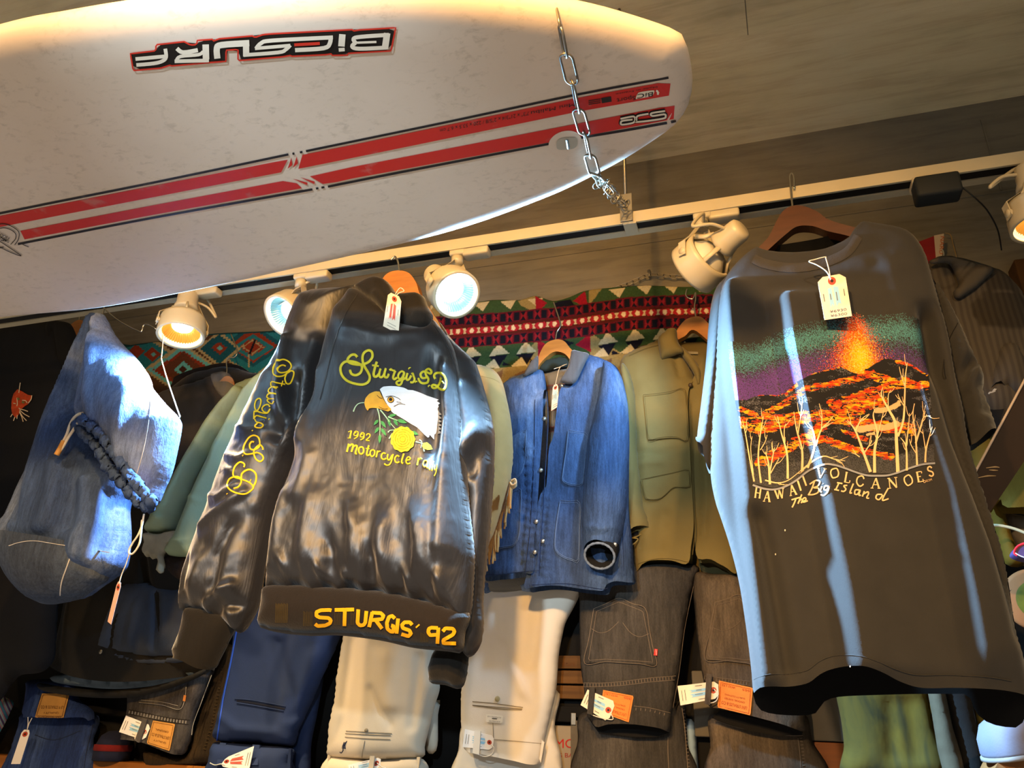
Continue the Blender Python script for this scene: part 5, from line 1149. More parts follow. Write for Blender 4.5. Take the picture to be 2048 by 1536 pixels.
# ================================================================== dark jacket at the far left
M_dark = mat('dark_navy_canvas', '#0e0f14', .9, .25, 6, .4, 500, wr=.4, wrs=10)
M_dark2 = mat('darker_collar_cloth', '#0a0a0d', .9, .2, 6, .4, 500)
D = thing('dark_jacket', 'near-black jacket at the far left with an orange cat-face patch', 'jacket', py1(100, 650, 1.74))
dj = Cloth(1.73, [(-60, 668), (-10, 655), (40, 646), (80, 641), (120, 642), (142, 650), (156, 680), (168, 730), (172, 800), (165, 900), (150, 1000), (130, 1100), (112, 1220), (100, 1330), (40, 1350), (-60, 1360)], depth=.06, rim=.10, back=.04, sp=.014, folds=[('r', [(20, 700), (5, 900), (0, 1300)], .02, .03, .05, .2), ('r', [(30, 650), (10, 690), (2, 740)], -.016, .012, .012, .1)], noise=[(.010, 6, 2, 91)])
dj.build('body', M_dark, D)
dc = Cloth(1.695, [(98, 646), (120, 642), (143, 650), (151, 676), (150, 684), (162, 706), (158, 735), (140, 742), (124, 738), (104, 712), (92, 680)], depth=.02, rim=.03, back=.02, sp=.010, folds=[('r', [(110, 650), (114, 690), (118, 735)], -.01, .01, .01, .2)]); dc.build('collar', M_dark2, D)
CZ = lambda p: Zm(0, 620, 5.12, p)
mb = MB(); decal_poly(mb, dj, CZ([(185, 815), (240, 840), (285, 870), (340, 880), (325, 930), (300, 965), (255, 990), (225, 1020), (205, 1060), (180, 1110), (135, 1080), (122, 1020), (125, 930), (145, 860)]), .0025, 6)
pt = mb.build('cat_patch', mat('orange_embroidery', '#b8431b', .7, .3, 60, .6, 700), D, label='orange embroidered cat face')
mb = MB()
for P in [[(205, 855), (212, 800), (220, 750)], [(185, 905), (190, 960), (185, 990)], [(240, 930), (275, 935), (290, 960)], [(215, 1020), (260, 1030), (300, 1045)], [(215, 1030), (260, 1070), (315, 1100)], [(212, 1040), (240, 1090), (285, 1140)], [(210, 1050), (235, 1100), (250, 1150)], [(120, 1100), (140, 1070)], [(150, 1140), (165, 1100)], [(185, 1120), (190, 1080)], [(300, 960), (330, 920), (338, 880)], [(150, 960), (175, 965)], [(205, 1010), (225, 1025)]]: decal_stroke(mb, dj, CZ(P), 1.7, .0045, .001, n=4)
mb.build('whiskers', mat('cream_thread', '#d8c3a4', .8, .1, 60, .3), pt)
mb = MB()
for c in ((200, 915), (250, 950)): decal_poly(mb, dj, CZ([(c[0] - 18, c[1]), (c[0], c[1] - 12), (c[0] + 20, c[1] + 4), (c[0], c[1] + 14)]), .005)
mb.build('eyes', mat('green_thread', '#66703a', .8, .1, 60, .3), pt)
mb = MB(); A = py1(105, 808, 1.63); mb.add(*tube([A, A + V([.002, 0, -.008])], .006, 12)); mb.build('toggle', mat('ivory_toggle', '#c9bc9c', .5, .05, 30, 0), D)

# ================================================================== dark coat under clear wrap
M_coat = mat('dark_olive_wool', '#15120c', .95, .25, 7, .5, 400, sheen=.1, wr=.3, wrs=12)
M_coatn = mat('dark_navy_shell', '#323a49', .85, .3, 7, .4, 400, wr=.5, wrs=14)
M_hood = mat('grey_wool_hood', '#2e2b28', .95, .15, 12, .6, 300, sheen=.1)
M_plum = mat('dark_plum_cloth', '#130b0c', .95, .2, 12, .5, 300)
K = thing('dark_coat', 'long dark coat with quilted blue lining at its hem, behind the denim bag', 'coat', py1(455, 740, 1.80))
ck = Cloth(1.84, [(330, 800), (352, 775), (391, 748), (440, 736), (470, 735), (500, 745), (540, 755), (545, 800), (500, 900), (470, 1000), (450, 1100), (445, 1200), (445, 1290), (425, 1338), (390, 1352), (340, 1362), (280, 1366), (220, 1364), (160, 1352), (118, 1330), (112, 1310), (126, 1250), (142, 1190), (185, 1110), (240, 1010), (290, 900)], depth=.05, rim=.09, back=.012, sp=.012, open_=[(14, 20)], folds=[('r', [(300, 1080), (320, 1200), (330, 1330)], -.02, .012, .014, .2), ('r', [(180, 1150), (165, 1240), (160, 1340)], .015, .02, .03, .2)], noise=[(.008, 8, 3, 95)])
ck.build('body', M_coat, K)
hd = Cloth(1.803, [(318, 792), (345, 777), (380, 768), (408, 759), (428, 752), (438, 775), (450, 786), (462, 790), (470, 800), (455, 830), (425, 870), (395, 905), (365, 930), (330, 925), (310, 880), (310, 830)], depth=.03, rim=.05, back=.03, sp=.009, noise=[(.004, 12, 8, 97)]); hd.build('hood', M_hood, K, label='grey wool hood')
pl = Cloth(1.858, [(335, 795), (350, 774), (357, 757), (392, 741), (437, 730), (462, 728), (480, 732), (502, 745), (524, 748), (540, 742), (552, 760), (500, 800), (465, 790), (430, 765), (400, 765), (360, 785)], depth=.035, rim=.03, back=.02, sp=.009, noise=[(.004, 12, 8, 99)]); pl.build('collar', M_plum, K)
hp_ = Cloth(1.803, [(245, 1170), (300, 1165), (345, 1175), (400, 1180), (415, 1250), (410, 1300), (380, 1312), (330, 1316), (280, 1314), (236, 1306), (196, 1304), (205, 1260), (225, 1210)], depth=.02, rim=.03, back=.015, sp=.009, folds=[('r', [(255, 1190), (235, 1250), (228, 1306)], -.008, .006, .006, .1), ('r', [(320, 1180), (322, 1250), (318, 1312)], -.012, .010, .010, .1), ('r', [(285, 1190), (270, 1250), (262, 1308)], .006, .006, .02, .2)], noise=[(.004, 14, 6, 101)]); hp_.build('front_panel', M_coatn, K, label='navy front panel')
mb = MB(); A = py1(200, 1303, 1.775); mb.add(*lathe([(0, 0), (.0045, 0), (.006, -.002)], A, V([0, -1, 0]), 16)); mb.build('snap', M_steel, K)
def bandcloth(name, P0, P1, y, mt, depth, K_, puff=None, seed=0, label=None):
    c0 = crom(P0, 8); c1 = crom(P1, 8); n = len(c0)
    folds = []
    if puff:
        for i in np.linspace(0, n - 1, puff).astype(int)[1:-1]: folds.append(('c', [c0[i], c1[min(i + (seed % 3) - 1, n - 1)]], -.012, .007))
    cl = Cloth(y, [tuple(p) for p in P0] + [tuple(p) for p in P1[::-1]], depth=depth, rim=depth * 1.4, back=.01, sp=.007, folds=folds, noise=[(.003, 20, 10, seed)]); cl.build(name, mt, K_, label=label)
M_quilt = mat('slate_blue_quilting', '#5a6c7c', .6, .2, 10, .2, 400, spec=.4, wr=.5, wrs=30)
M_cordb = mat('charcoal_cord_band', '#161513', .9, .15, 10, .5, 300)
bandcloth('lower_band', [(228, 1300), (265, 1312), (310, 1316), (352, 1312), (400, 1304)], [(226, 1314), (265, 1326), (310, 1331), (352, 1326), (402, 1316)], 1.800, M_coatn, .014, K, 16, 3)
bandcloth('quilted_lining', [(110, 1350), (170, 1342), (230, 1342), (290, 1342), (345, 1340), (395, 1334)], [(108, 1364), (170, 1374), (230, 1378), (290, 1374), (345, 1364), (398, 1346)], 1.835, M_quilt, .018, K, 9, 4, label='slate blue quilted lining')
bandcloth('hem_cord', [(78, 1366), (130, 1374), (200, 1380), (270, 1378), (330, 1366), (380, 1350), (410, 1338)], [(82, 1380), (130, 1390), (200, 1396), (270, 1394), (330, 1380), (380, 1362), (408, 1348)], 1.812, M_cordb, .016, K, 20, 5)

# ================================================================== green nylon parka with torn cuffs
M_green = mat('sage_green_nylon', '#84967a', .6, .08, 8, .25, 700, spec=.35, wr=.35, wrs=18)
M_torn = mat('torn_pale_lining', '#98937f', .9, .2, 14, .5, 300); M_brown = mat('cuff_hole_shade', '#1d120c', .95, .3, 20, .6, 200)
G = thing('green_parka', 'sage green nylon jacket with torn cuffs, beside the satin sleeve', 'jacket', py1(490, 760, 1.70))
gb = Cloth(1.76, [(470, 775), (500, 757), (540, 746), (580, 740), (620, 760), (600, 900), (540, 1050), (440, 1080), (400, 1050), (420, 950), (450, 850)], depth=.03, rim=.06, back=.03, sp=.012, noise=[(.004, 10, 5, 103)]); gb.build('body', M_green, G)
ga = Cloth(1.72, [(480, 772), (462, 792), (446, 808), (420, 842), (397, 882), (367, 932), (338, 985), (314, 1030), (296, 1063), (320, 1070), (345, 1064), (358, 1048), (366, 1020), (385, 972), (410, 918), (440, 866), (466, 824), (488, 788)], depth=.05, rim=.05, back=.03, sp=.007, folds=[('c', [(318, 1035), (340, 1042), (360, 1035)], .005, .006), ('c', [(325, 1015), (350, 1020)], .005, .006), ('r', [(470, 800), (430, 870), (395, 940)], .008, .012, .02, .2)], noise=[(.004, 12, 8, 105)]); ga.build('sleeve', M_green, G)
gs = Cloth(1.705, [(560, 735), (530, 748), (508, 765), (490, 795), (470, 832), (447, 876), (416, 932), (391, 985), (374, 1030), (356, 1072), (336, 1105), (345, 1112), (372, 1114), (392, 1112), (410, 1060), (432, 1000), (475, 900), (505, 830), (545, 760)], depth=.05, rim=.05, back=.03, sp=.007, folds=[('c', [(350, 1085), (375, 1090), (395, 1085)], .006, .006), ('r', [(520, 765), (480, 840), (430, 930)], .010, .012, .02, .2), ('c', [(395, 1000), (415, 1010)], .006, .007)], noise=[(.004, 12, 8, 107)]); gs.build('sleeve', M_green, G)
tc = Cloth(1.70, [(290, 1066), (318, 1068), (347, 1061), (357, 1068), (354, 1084), (347, 1092), (339, 1090), (334, 1101), (327, 1110), (329, 1130), (322, 1147), (315, 1141), (319, 1126), (313, 1115), (305, 1119), (300, 1108), (294, 1115), (287, 1101), (291, 1086)], depth=.014, rim=.008, back=.012, sp=.005, curve=4, noise=[(.005, 30, 20, 109)]); tc.build('torn_cuff', M_torn, G, label='torn pale cuff lining')
cz = Cloth(1.712, [(330, 1112), (350, 1108), (372, 1112), (394, 1110), (386, 1140), (376, 1158), (360, 1160), (345, 1150), (333, 1136), (328, 1122)], depth=.012, rim=.03, back=.012, sp=.007, curve=4, noise=[(.003, 40, 30, 111)]); cz.build('cuff_inside', M_brown, G, label='hole of the cuff, its shade as brown-black cloth')  # brown-black patch stands for the shade in the cuff hole
wr_ = thing('plastic_wrap', 'crumpled clear plastic wrap bunched at the coat hanger', 'plastic wrap', py1(440, 752, 1.77))
t_ = NT('clear_film'); t_.set(Roughness=.08, Alpha=.07); t_.b.inputs['Base Color'].default_value = (.9, .92, .95, 1); t_.b.inputs['Specular IOR Level'].default_value = 1.0; t_.bump(t_.noise(60, (1, 1, 1), 3), .9, .01)
wc_ = Cloth(1.77, [(424, 752), (440, 745), (455, 745), (466, 760), (468, 785), (455, 800), (440, 790), (428, 772)], depth=.02, rim=.02, back=.008, sp=.004, noise=[(.008, 60, 50, 113), (.004, 150, 120, 117)]); wc_.build('film', t_.m, wr_)
# ================================================================== tan fringed suede jacket
M_suede = mat('tan_suede', '#b0844c', .95, .14, 10, .5, 500, sheen=.3)
F_ = thing('suede_jacket', 'tan suede jacket with fringed sleeve, between the satin and denim jackets', 'jacket', py1(970, 735, 1.62))
fb = Cloth(1.63, [(880, 740), (930, 733), (962, 733), (986, 739), (1003, 760), (1014, 800), (1023, 850), (1026, 905), (1022, 950), (1012, 1000), (1000, 1040), (990, 1072), (975, 1090), (962, 1060), (945, 1000), (920, 900), (895, 800)], depth=.05, rim=.05, back=.04, sp=.008, folds=[('r', [(990, 760), (1005, 850), (1005, 930), (985, 1040)], .008, .02, .02, .2)], noise=[(.003, 12, 5, 121)]); fb.build('sleeve', M_suede, F_)
mb = MB(); decal_stroke(mb, fb, [(962, 752), (985, 757), (1000, 765)], 1.2, .001, .001); mb.build('shoulder_seam', M_suede, F_)
rng = random.Random(5)
edge = crom([(1026, 962), (1022, 985), (1015, 1010), (1006, 1035), (998, 1058), (990, 1075), (978, 1092)], 4)
for i, p in enumerate(edge):
    L = 46 + rng.uniform(-8, 10); dx = rng.uniform(-4, 2); mb = MB()
    a_, b_ = py1(p[0] - 3, p[1] - 4, 1.625), py1(p[0] - 6 + dx, p[1] + L, 1.62 + rng.uniform(-.008, .012)); md = (a_ + b_) / 2 + V([rng.uniform(-.003, .003), -.004, 0])
    mb.add(*tube(crom([a_, md, b_], 5), .0024, 6, flat=.5)); mb.build('fringe_strand', M_suede, F_)
for k in range(3):
    P = crom([(1022, 962), (1030, 958 + 4 * k), (1032, 966 + 3 * k), (1024, 970 + 3 * k), (1020, 964)], 5); mb = MB(); mb.add(*tube([py1(*q, 1.575 + .006 * k) for q in P], .0022, 6)); mb.build('knot', mat('pale_leather_lace', '#cdb58c', .8, .1, 30, .2), F_)

# ================================================================== denim work jacket
M_den = denim('worn_blue_denim', '#1d2941', '#35496b', '#8494ac', 5, .55)
M_denl = denim('paler_blue_denim', '#243350', '#3a4f70', '#8090a6', 6, .6)
M_corda = mat('grey_corduroy', '#474647', .95, .12, 20, .6, 200, (8, 8, .4), sheen=.2)
t_ = NT('striped_wool_lining'); mp_ = t_.n('ShaderNodeMapping'); mp_.inputs['Scale'].default_value = (.01, .01, 1); t_.l(t_.tc.outputs['Object'], mp_.inputs['Vector']); wv = t_.n('ShaderNodeTexWave', wave_type='BANDS', bands_direction='Z'); wv.inputs['Scale'].default_value = 5.2; wv.inputs['Distortion'].default_value = .4; t_.l(mp_.outputs[0], wv.inputs['Vector'])
t_.l(t_.ramp(wv.outputs['Fac'], [(.0, rgba(S('#6e6a62'))), (.80, rgba(S('#5b5852'))), (.9, rgba(S('#5c2b2c'))), (.97, rgba(S('#40363a')))]), t_.b.inputs['Base Color']); t_.set(Roughness=.95); t_.bump(t_.noise(300), .5, .002); M_lin = t_.m
M_stitch = mat('pale_blue_stitching', '#5a6d8c', .85, .1, 60, .3); M_dkst = mat('navy_seam', '#14203e', .9, .1, 60, .3); M_snap = mat('silver_snap', '#b9b6ad', .3, .1, 40, 0, metal=.9)
DJ = thing('denim_jacket', 'blue denim chore jacket with grey corduroy collar and striped lining', 'jacket', py1(1111, 700, 1.78))
YD = 1.775
bp = Cloth(YD + .055, [(1010, 772), (1045, 750), (1085, 735), (1142, 728), (1185, 735), (1210, 780), (1215, 900), (1210, 1050), (1200, 1150), (1100, 1172), (972, 1180), (972, 1100), (990, 950)], depth=.012, rim=.05, back=.02, sp=.014, noise=[(.004, 8, 4, 131)]); bp.build('back_lining', M_lin, DJ, label='grey striped wool lining')
bk2 = Cloth(YD + .06, [(965, 1150), (1000, 1160), (1060, 1160), (1064, 1186), (1030, 1181), (1000, 1180), (966, 1186)], depth=.012, rim=.02, back=.01, sp=.009, folds=[('c', [(968 + 9 * k, 1168), (971 + 9 * k, 1184)], .003, .004) for k in range(11)]); bk2.build('back_hem', M_den, DJ)
nk = Cloth(YD + .035, [(1076, 740), (1088, 724), (1105, 717), (1130, 714), (1146, 716), (1142, 732), (1112, 738), (1090, 744)], depth=.012, rim=.012, back=.01, sp=.006); nk.build('collar_inside', mat('dark_green_corduroy', '#1f2a28', .95, .12, 20, .5, 200), DJ)
pk = [('c', [(1031 + 0 * k, 1000 + 12 * k), (1044, 998 + 12 * k)], .003, .004) for k in range(12)]
lf = Cloth(YD, [(1086, 742), (1066, 745), (1040, 752), (1012, 766), (1002, 785), (998, 850), (996, 950), (990, 1030), (976, 1110), (968, 1158), (1000, 1158), (1030, 1155), (1055, 1152), (1078, 1151), (1080, 1086), (1085, 1019), (1090, 934), (1093, 883), (1095, 843), (1093, 782)], depth=.045, rim=.07, back=.01, sp=.0065, open_=[(9, 13), (13, 19)],
    folds=[('r', [(1060, 790), (1066, 950), (1056, 1140)], .005, .03, .010, .1), ('r', [(1058, 850), (1062, 1000), (1052, 1150)], -.006, .004, .004, .05)] + [('c', [(1059, 905 + 17 * k), (1080, 909 + 17 * k)], .0035, .004) for k in range(14)] + [('c', [(1000 + 9 * k, 1150), (1004 + 9 * k, 1140)], .003, .004) for k in range(9)], noise=[(.005, 9, 5, 133), (.002, 40, 20, 137)])
lf.build('front_panel', M_den, DJ)
rf = Cloth(YD, [(1142, 766), (1128, 790), (1120, 843), (1115, 883), (1106, 912), (1102, 978), (1092, 996), (1082, 1036), (1078, 1103), (1063, 1157), (1058, 1182), (1078, 1181), (1105, 1178), (1132, 1179), (1165, 1184), (1200, 1188), (1216, 1187), (1225, 1170), (1268, 1168), (1269, 1150), (1265, 1086), (1258, 1019), (1258, 900), (1252, 800), (1238, 742), (1217, 724), (1180, 711), (1160, 722)], depth=.045, rim=.07, back=.01, sp=.0065, open_=[(0, 10), (10, 18)],
    folds=[('r', [(1165, 770), (1150, 900), (1140, 1000)], .006, .02, .02, .2), ('r', [(1105, 1000), (1096, 1080), (1085, 1170)], -.006, .005, .005, .1), ('r', [(1244, 1080), (1250, 1120), (1252, 1160)], .010, .010, .012, .1), ('r', [(1222, 1110), (1226, 1150), (1224, 1180)], -.016, .008, .010, .1)] + [('c', [(1087, 1000 + 15 * k), (1106, 1006 + 15 * k)], .0045, .005) for k in range(11)] + [('c', [(1070 + 10 * k, 1180), (1074 + 10 * k, 1166)], .003, .004) for k in range(15)], noise=[(.006, 9, 5, 143), (.0025, 40, 20, 147)])
rf.build('front_panel', M_den, DJ)
sv = Cloth(YD - .05, [(1205, 735), (1218, 725), (1237, 742), (1248, 770), (1256, 815), (1259, 883), (1257, 951), (1253, 1019), (1246, 1064), (1241, 1085), (1236, 1101), (1222, 1094), (1200, 1090), (1180, 1094), (1168, 1101), (1165, 1060), (1165, 1019), (1173, 900), (1184, 849), (1197, 790)], depth=.055, rim=.055, back=.03, sp=.0065, open_=[(10, 14)], folds=[('r', [(1215, 780), (1215, 900), (1205, 1050)], .006, .02, .02, .2), ('c', [(1175, 1060), (1210, 1070), (1240, 1060)], .005, .006), ('c', [(1180, 1075), (1215, 1080)], -.004, .005)], noise=[(.004, 14, 5, 153), (.002, 50, 20, 157)]); sv.build('sleeve', M_denl, DJ, label='paler faded denim sleeve')
cuffc = py1(1199, 1112, YD - .09)
nrm_ = V([-.10, -.80, -.55]); nrm_ /= np.linalg.norm(nrm_)
x_, y_, z_ = frame(nrm_); rx, ry = .034, .030
ring_ = [cuffc + rx * math.cos(t) * x_ + ry * math.sin(t) * y_ for t in np.linspace(0, 2 * np.pi, 49)[:-1]]
mb = MB(); mb.add(*tube(ring_, [.0028 + .0005 * math.sin(i * 2.3) for i in range(48)], 8, True)); mb.build('frayed_cuff', mat('frayed_pale_denim', '#667284', .95, .3, 80, .7, 300), DJ, label='frayed pale cuff edge')
mb = MB(); vs_ = ring_ + [p_ - nrm_ * .05 for p_ in ring_] ; mb.add(V(vs_), [(i, (i + 1) % 48, 48 + (i + 1) % 48, 48 + i) for i in range(48)] + [tuple(range(48, 96))]); mb.build('cuff_opening', M_teein, DJ, label='opening of the sleeve, blackened for shade')  # inside of the cuff coloured black in place of its shade
for nm, P, sf in (('collar', [(1046, 754), (1054, 736), (1061, 724), (1070, 715), (1076, 711), (1077, 726), (1075, 740), (1062, 747)], YD - .045), ('collar', [(1144, 700), (1160, 703), (1178, 708), (1171, 725), (1163, 742), (1156, 757), (1148, 767), (1136, 768), (1122, 765), (1119, 760), (1128, 748), (1136, 732), (1140, 715)], YD - .05)):
    q = Cloth(sf, P, depth=.010, rim=.012, back=.008, sp=.006, curve=4); q.build(nm, M_corda, DJ, label='grey corduroy collar')
def pocket(host, P, nm, mt, off=.0025, hosts=None, st=M_stitch, par=None, sp=6):
    mb = MB(); decal_poly(mb, host, P, off, sp, 0); po = mb.build(nm, mt, par)
    mb = MB(); C = V(P).mean(0); Q = [C + (V(p) - C) * .94 for p in P]; decal_stroke(mb, host, Q + Q[:1], .7, off + .001, .0006, n=3); decal_stroke(mb, host, P + P[:1], .9, off + .0002, .0015, n=3); mb.build('stitching', st, po); return po
def soft(P): return [tuple(p) for p in resample(crom(P, 4, True), 7)]
pocket(lf, [(1016, 880), (1034, 869), (1053, 861), (1052, 895), (1050, 924), (1044, 945), (1031, 958), (1014, 962)], 'patch_pocket', M_denl, par=DJ)
pocket(lf, [(1008, 984), (1024, 981), (1043, 980), (1042, 1030), (1040, 1069), (1035, 1084), (1026, 1093), (1008, 1096), (990, 1094), (996, 1040)], 'patch_pocket', M_den, par=DJ)
pocket(rf, [(1137, 861), (1155, 864), (1176, 871), (1172, 920), (1166, 968), (1150, 972), (1138, 970), (1126, 962), (1127, 940), (1133, 900)], 'patch_pocket', M_denl, par=DJ)
pocket(rf, [(1121, 1001), (1140, 1003), (1160, 1006), (1160, 1060), (1158, 1122), (1145, 1122), (1128, 1116), (1115, 1106), (1110, 1092), (1112, 1060), (1116, 1030)], 'patch_pocket', M_den, par=DJ)
mb = MB()
for P in [[(1094, 784), (1096, 843), (1094, 883), (1091, 934), (1086, 1019), (1081, 1086), (1078, 1150)], [(1070, 800), (1068, 930), (1060, 1060), (1050, 1150)]]: decal_stroke(mb, lf, P, 1.3, .001, .0016)
decal_stroke(mb, lf, [(972, 1150), (1010, 1148), (1050, 1143), (1078, 1141)], 1.0, .001, .001)
decal_stroke(mb, rf, [(1064, 1170), (1100, 1168), (1140, 1168), (1200, 1178), (1216, 1176)], 1.0, .001, .001); decal_stroke(mb, rf, [(1250, 960), (1246, 1060), (1248, 1150)], 1.0, .001, .001)
mb.build('edge_stitching', M_dkst, DJ)
for px_, c in [((1089, 838), lf), ((1082, 941), lf), ((1073, 1044), lf), ((1070, 1105), lf), ((1124, 772), rf), ((1086, 1083), rf), ((1230, 1090), sv)]:
    q = c.lift(c.pick([px_]), .003)[0]; mb = MB(); mb.add(*lathe([(0, .002), (.0035, .0015), (.0055, 0), (.005, -.004)], q, V([0, -1, -.2]), 18)); mb.build('snap', M_snap, DJ, label='silver snap button')

# ================================================================== olive field jacket
M_olive = mat('olive_cotton_sateen', '#685b31', .85, .12, 7, .3, 600, wr=.35, wrs=12, sheen=.1)
M_olin = mat('olive_lining', '#5f5433', .9, .12, 8, .3, 600)
O = thing('field_jacket', 'olive drab field jacket with flap pockets, beside the denim jacket', 'jacket', py1(1390, 640, 1.84))
YO = 1.845
ob = Cloth(YO + .05, [(1262, 715), (1330, 690), (1380, 685), (1440, 690), (1470, 760), (1480, 950), (1485, 1158), (1430, 1158), (1382, 1163), (1335, 1167), (1280, 1150), (1255, 950)], depth=.012, rim=.06, back=.01, sp=.014, noise=[(.004, 8, 4, 161)]); ob.build('back_panel', M_olin, O)
of_ = Cloth(YO, [(1322, 682), (1290, 693), (1260, 706), (1240, 728), (1250, 800), (1260, 900), (1264, 1000), (1268, 1138), (1290, 1133), (1309, 1128), (1346, 1129), (1379, 1136), (1386, 1100), (1391, 1060), (1388, 1000), (1383, 900), (1380, 800), (1392, 760), (1372, 722), (1352, 705)], depth=.045, rim=.07, back=.01, sp=.008, open_=[(7, 11), (11, 17)], folds=[('r', [(1350, 715), (1358, 745), (1364, 770)], -.010, .007, .007, .1), ('r', [(1300, 850), (1290, 960), (1300, 1120)], .008, .02, .02, .2), ('c', [(1280, 915), (1320, 920), (1360, 910)], -.004, .007), ('c', [(1285, 940), (1330, 935)], .005, .007), ('r', [(1335, 1020), (1325, 1080), (1320, 1128)], -.008, .02, .02, .2)], noise=[(.008, 9, 6, 163), (.004, 24, 16, 167)])
of_.build('front_panel', M_olive, O)
og = Cloth(YO + .006, [(1420, 700), (1408, 730), (1392, 762), (1378, 810), (1382, 900), (1386, 1000), (1392, 1060), (1396, 1120), (1422, 1124), (1450, 1138), (1480, 1138), (1480, 950), (1465, 780), (1445, 710)], depth=.035, rim=.06, back=.01, sp=.01, open_=[(0, 7), (7, 10)], folds=[('r', [(1410, 880), (1412, 1000), (1408, 1110)], -.012, .008, .01, .2)], noise=[(.006, 9, 6, 173)]); og.build('front_panel', M_olive, O)
os_ = Cloth(YO - .03, [(1246, 726), (1262, 750), (1273, 798), (1276, 850), (1277, 900), (1283, 950), (1290, 1006), (1305, 1053), (1288, 1058), (1272, 1062), (1262, 1068), (1250, 1060), (1246, 1000), (1246, 900), (1243, 800), (1240, 745)], depth=.04, rim=.045, back=.03, sp=.008, open_=[(7, 11)], folds=[('c', [(1255, 952), (1285, 948)], .004, .005), ('c', [(1258, 1010), (1290, 1004)], .003, .005)], noise=[(.004, 12, 8, 175)]); os_.build('sleeve', M_olive, O)
mb = MB()
for P in ([(1262, 1066), (1275, 1060), (1284, 1066), (1276, 1072), (1264, 1076)], [(1262, 1076), (1276, 1078), (1270, 1086), (1264, 1090)]): decal_stroke(mb, FlatY(YO - .04), P, 2.6, .001, .001)
mb.build('frayed_cuff', M_olive, O)
mb = MB(); decal_poly(mb, FlatY(YO - .035), [(1262, 1068), (1304, 1053), (1292, 1072), (1282, 1078), (1264, 1082)], .0); mb.build('cuff_opening', M_teein, O, label='opening of the sleeve, blackened for shade')  # flat black sheet as the shade inside the cuff
oc = Cloth(YO - .045, [(1316, 678), (1326, 666), (1336, 658), (1352, 658), (1356, 682), (1368, 704), (1357, 708), (1345, 713), (1332, 717), (1322, 718)], depth=.016, rim=.018, back=.012, sp=.007, curve=4, noise=[(.003, 20, 14, 177)]); oc.build('collar', M_olive, O)
oc2 = Cloth(YO - .03, [(1356, 690), (1372, 700), (1390, 720), (1402, 745), (1400, 770), (1394, 780), (1392, 760), (1380, 735), (1366, 715)], depth=.012, rim=.012, back=.01, sp=.006); oc2.build('lapel', M_olive, O)
M_olst = mat('dark_olive_seam', '#574a24', .9, .1, 60, .3)
pocket(of_, [(1287, 791), (1310, 789), (1340, 785), (1370, 780), (1376, 830), (1376, 884), (1358, 878), (1340, 877), (1318, 879), (1297, 881), (1292, 840)], 'flap_pocket', M_olive, .004, st=M_olst, par=O)
pocket(of_, [(1282, 960), (1320, 952), (1350, 946), (1378, 942), (1380, 975), (1353, 975), (1342, 980), (1332, 990), (1317, 1000), (1291, 999)], 'flap_pocket', M_olive, .004, st=M_olst, par=O)
mb = MB(); decal_stroke(mb, of_, [(1258, 712), (1290, 698), (1320, 690)], 2, .001, .002); decal_stroke(mb, of_, [(1276, 1128), (1310, 1118), (1345, 1118), (1378, 1125)], 1, .001, .001); decal_stroke(mb, of_, [(1379, 800), (1382, 900), (1387, 1000), (1390, 1060), (1385, 1110)], 1.4, .001, .001); mb.build('seams', M_olst, O)
q = of_.lift(of_.pick([(1381, 771)]), .003)[0]; mb = MB(); mb.add(*lathe([(0, .002), (.005, .002), (.0055, 0), (.0055, -.003)], q, V([0, -1, -.2]), 16)); mb.build('button', mat('brown_button', '#3a2c16', .5, .1, 30, 0), O)
mb = MB(); decal_poly(mb, FlatY(YO + .035), [(1376, 703), (1396, 704), (1396, 709), (1376, 708)], .001); mb.build('neck_label', mat('grey_label', '#8a8470', .9, .1, 30, .2), O)
# ================================================================== trousers folded over bars, hung upside down
YP = 1.862
M_ind = denim('dark_indigo_denim', '#121c3c', '#1e3160', '#4a6294', 6, .45)
M_gden = denim('washed_black_denim', '#232226', '#3a3838', '#6d6966', 6, .5)
M_bkd = denim('faded_black_denim', '#201e1d', '#33302d', '#534e49', 5, .5)
M_bkd2 = denim('brown_black_denim', '#2f2921', '#463d32', '#6d6154', 5, .55)
M_brnd = denim('dark_brown_denim', '#1c1408', '#2a1f10', '#40311c', 6, .4)
M_navy = mat('navy_twill', '#1d2d52', .9, .08, 7, .3, 600, wr=.3, wrs=9)
M_beige = mat('beige_chino', '#bfb29c', .92, .05, 7, .25, 600, wr=.3, wrs=9)
M_crm = mat('cream_chino', '#d2ccc0', .92, .05, 7, .25, 600, wr=.3, wrs=9)
M_patch = mat('tan_leather_patch', '#b3823f', .7, .14, 20, .3, 300); M_patchb = mat('orange_leather_patch', '#d07a2c', .65, .12, 20, .3, 300)
M_pink = mat('stamped_patch_ink', '#5a3414', .8, .15, 40, 0); M_pred = mat('red_patch_ink', '#a33a16', .8, .15, 40, 0)
M_lst = mat('grey_seam_thread', '#8b8883', .9, .1, 60, .2); M_dst = mat('dark_seam_groove', '#110e0c', .9, .1, 60, .2); M_bst = mat('brown_grey_thread', '#6b5f52', .9, .1, 60, .2); M_tst = mat('taupe_seam', '#7f7159', .9, .1, 60, .2)
def seams(host, par, nm, mt, Ls, w_=1.2, off=.0006, lift=.0012):
    mb = MB()
    for P in Ls: decal_stroke(mb, host, P, w_, off, lift)
    mb.build(nm, mt, par)
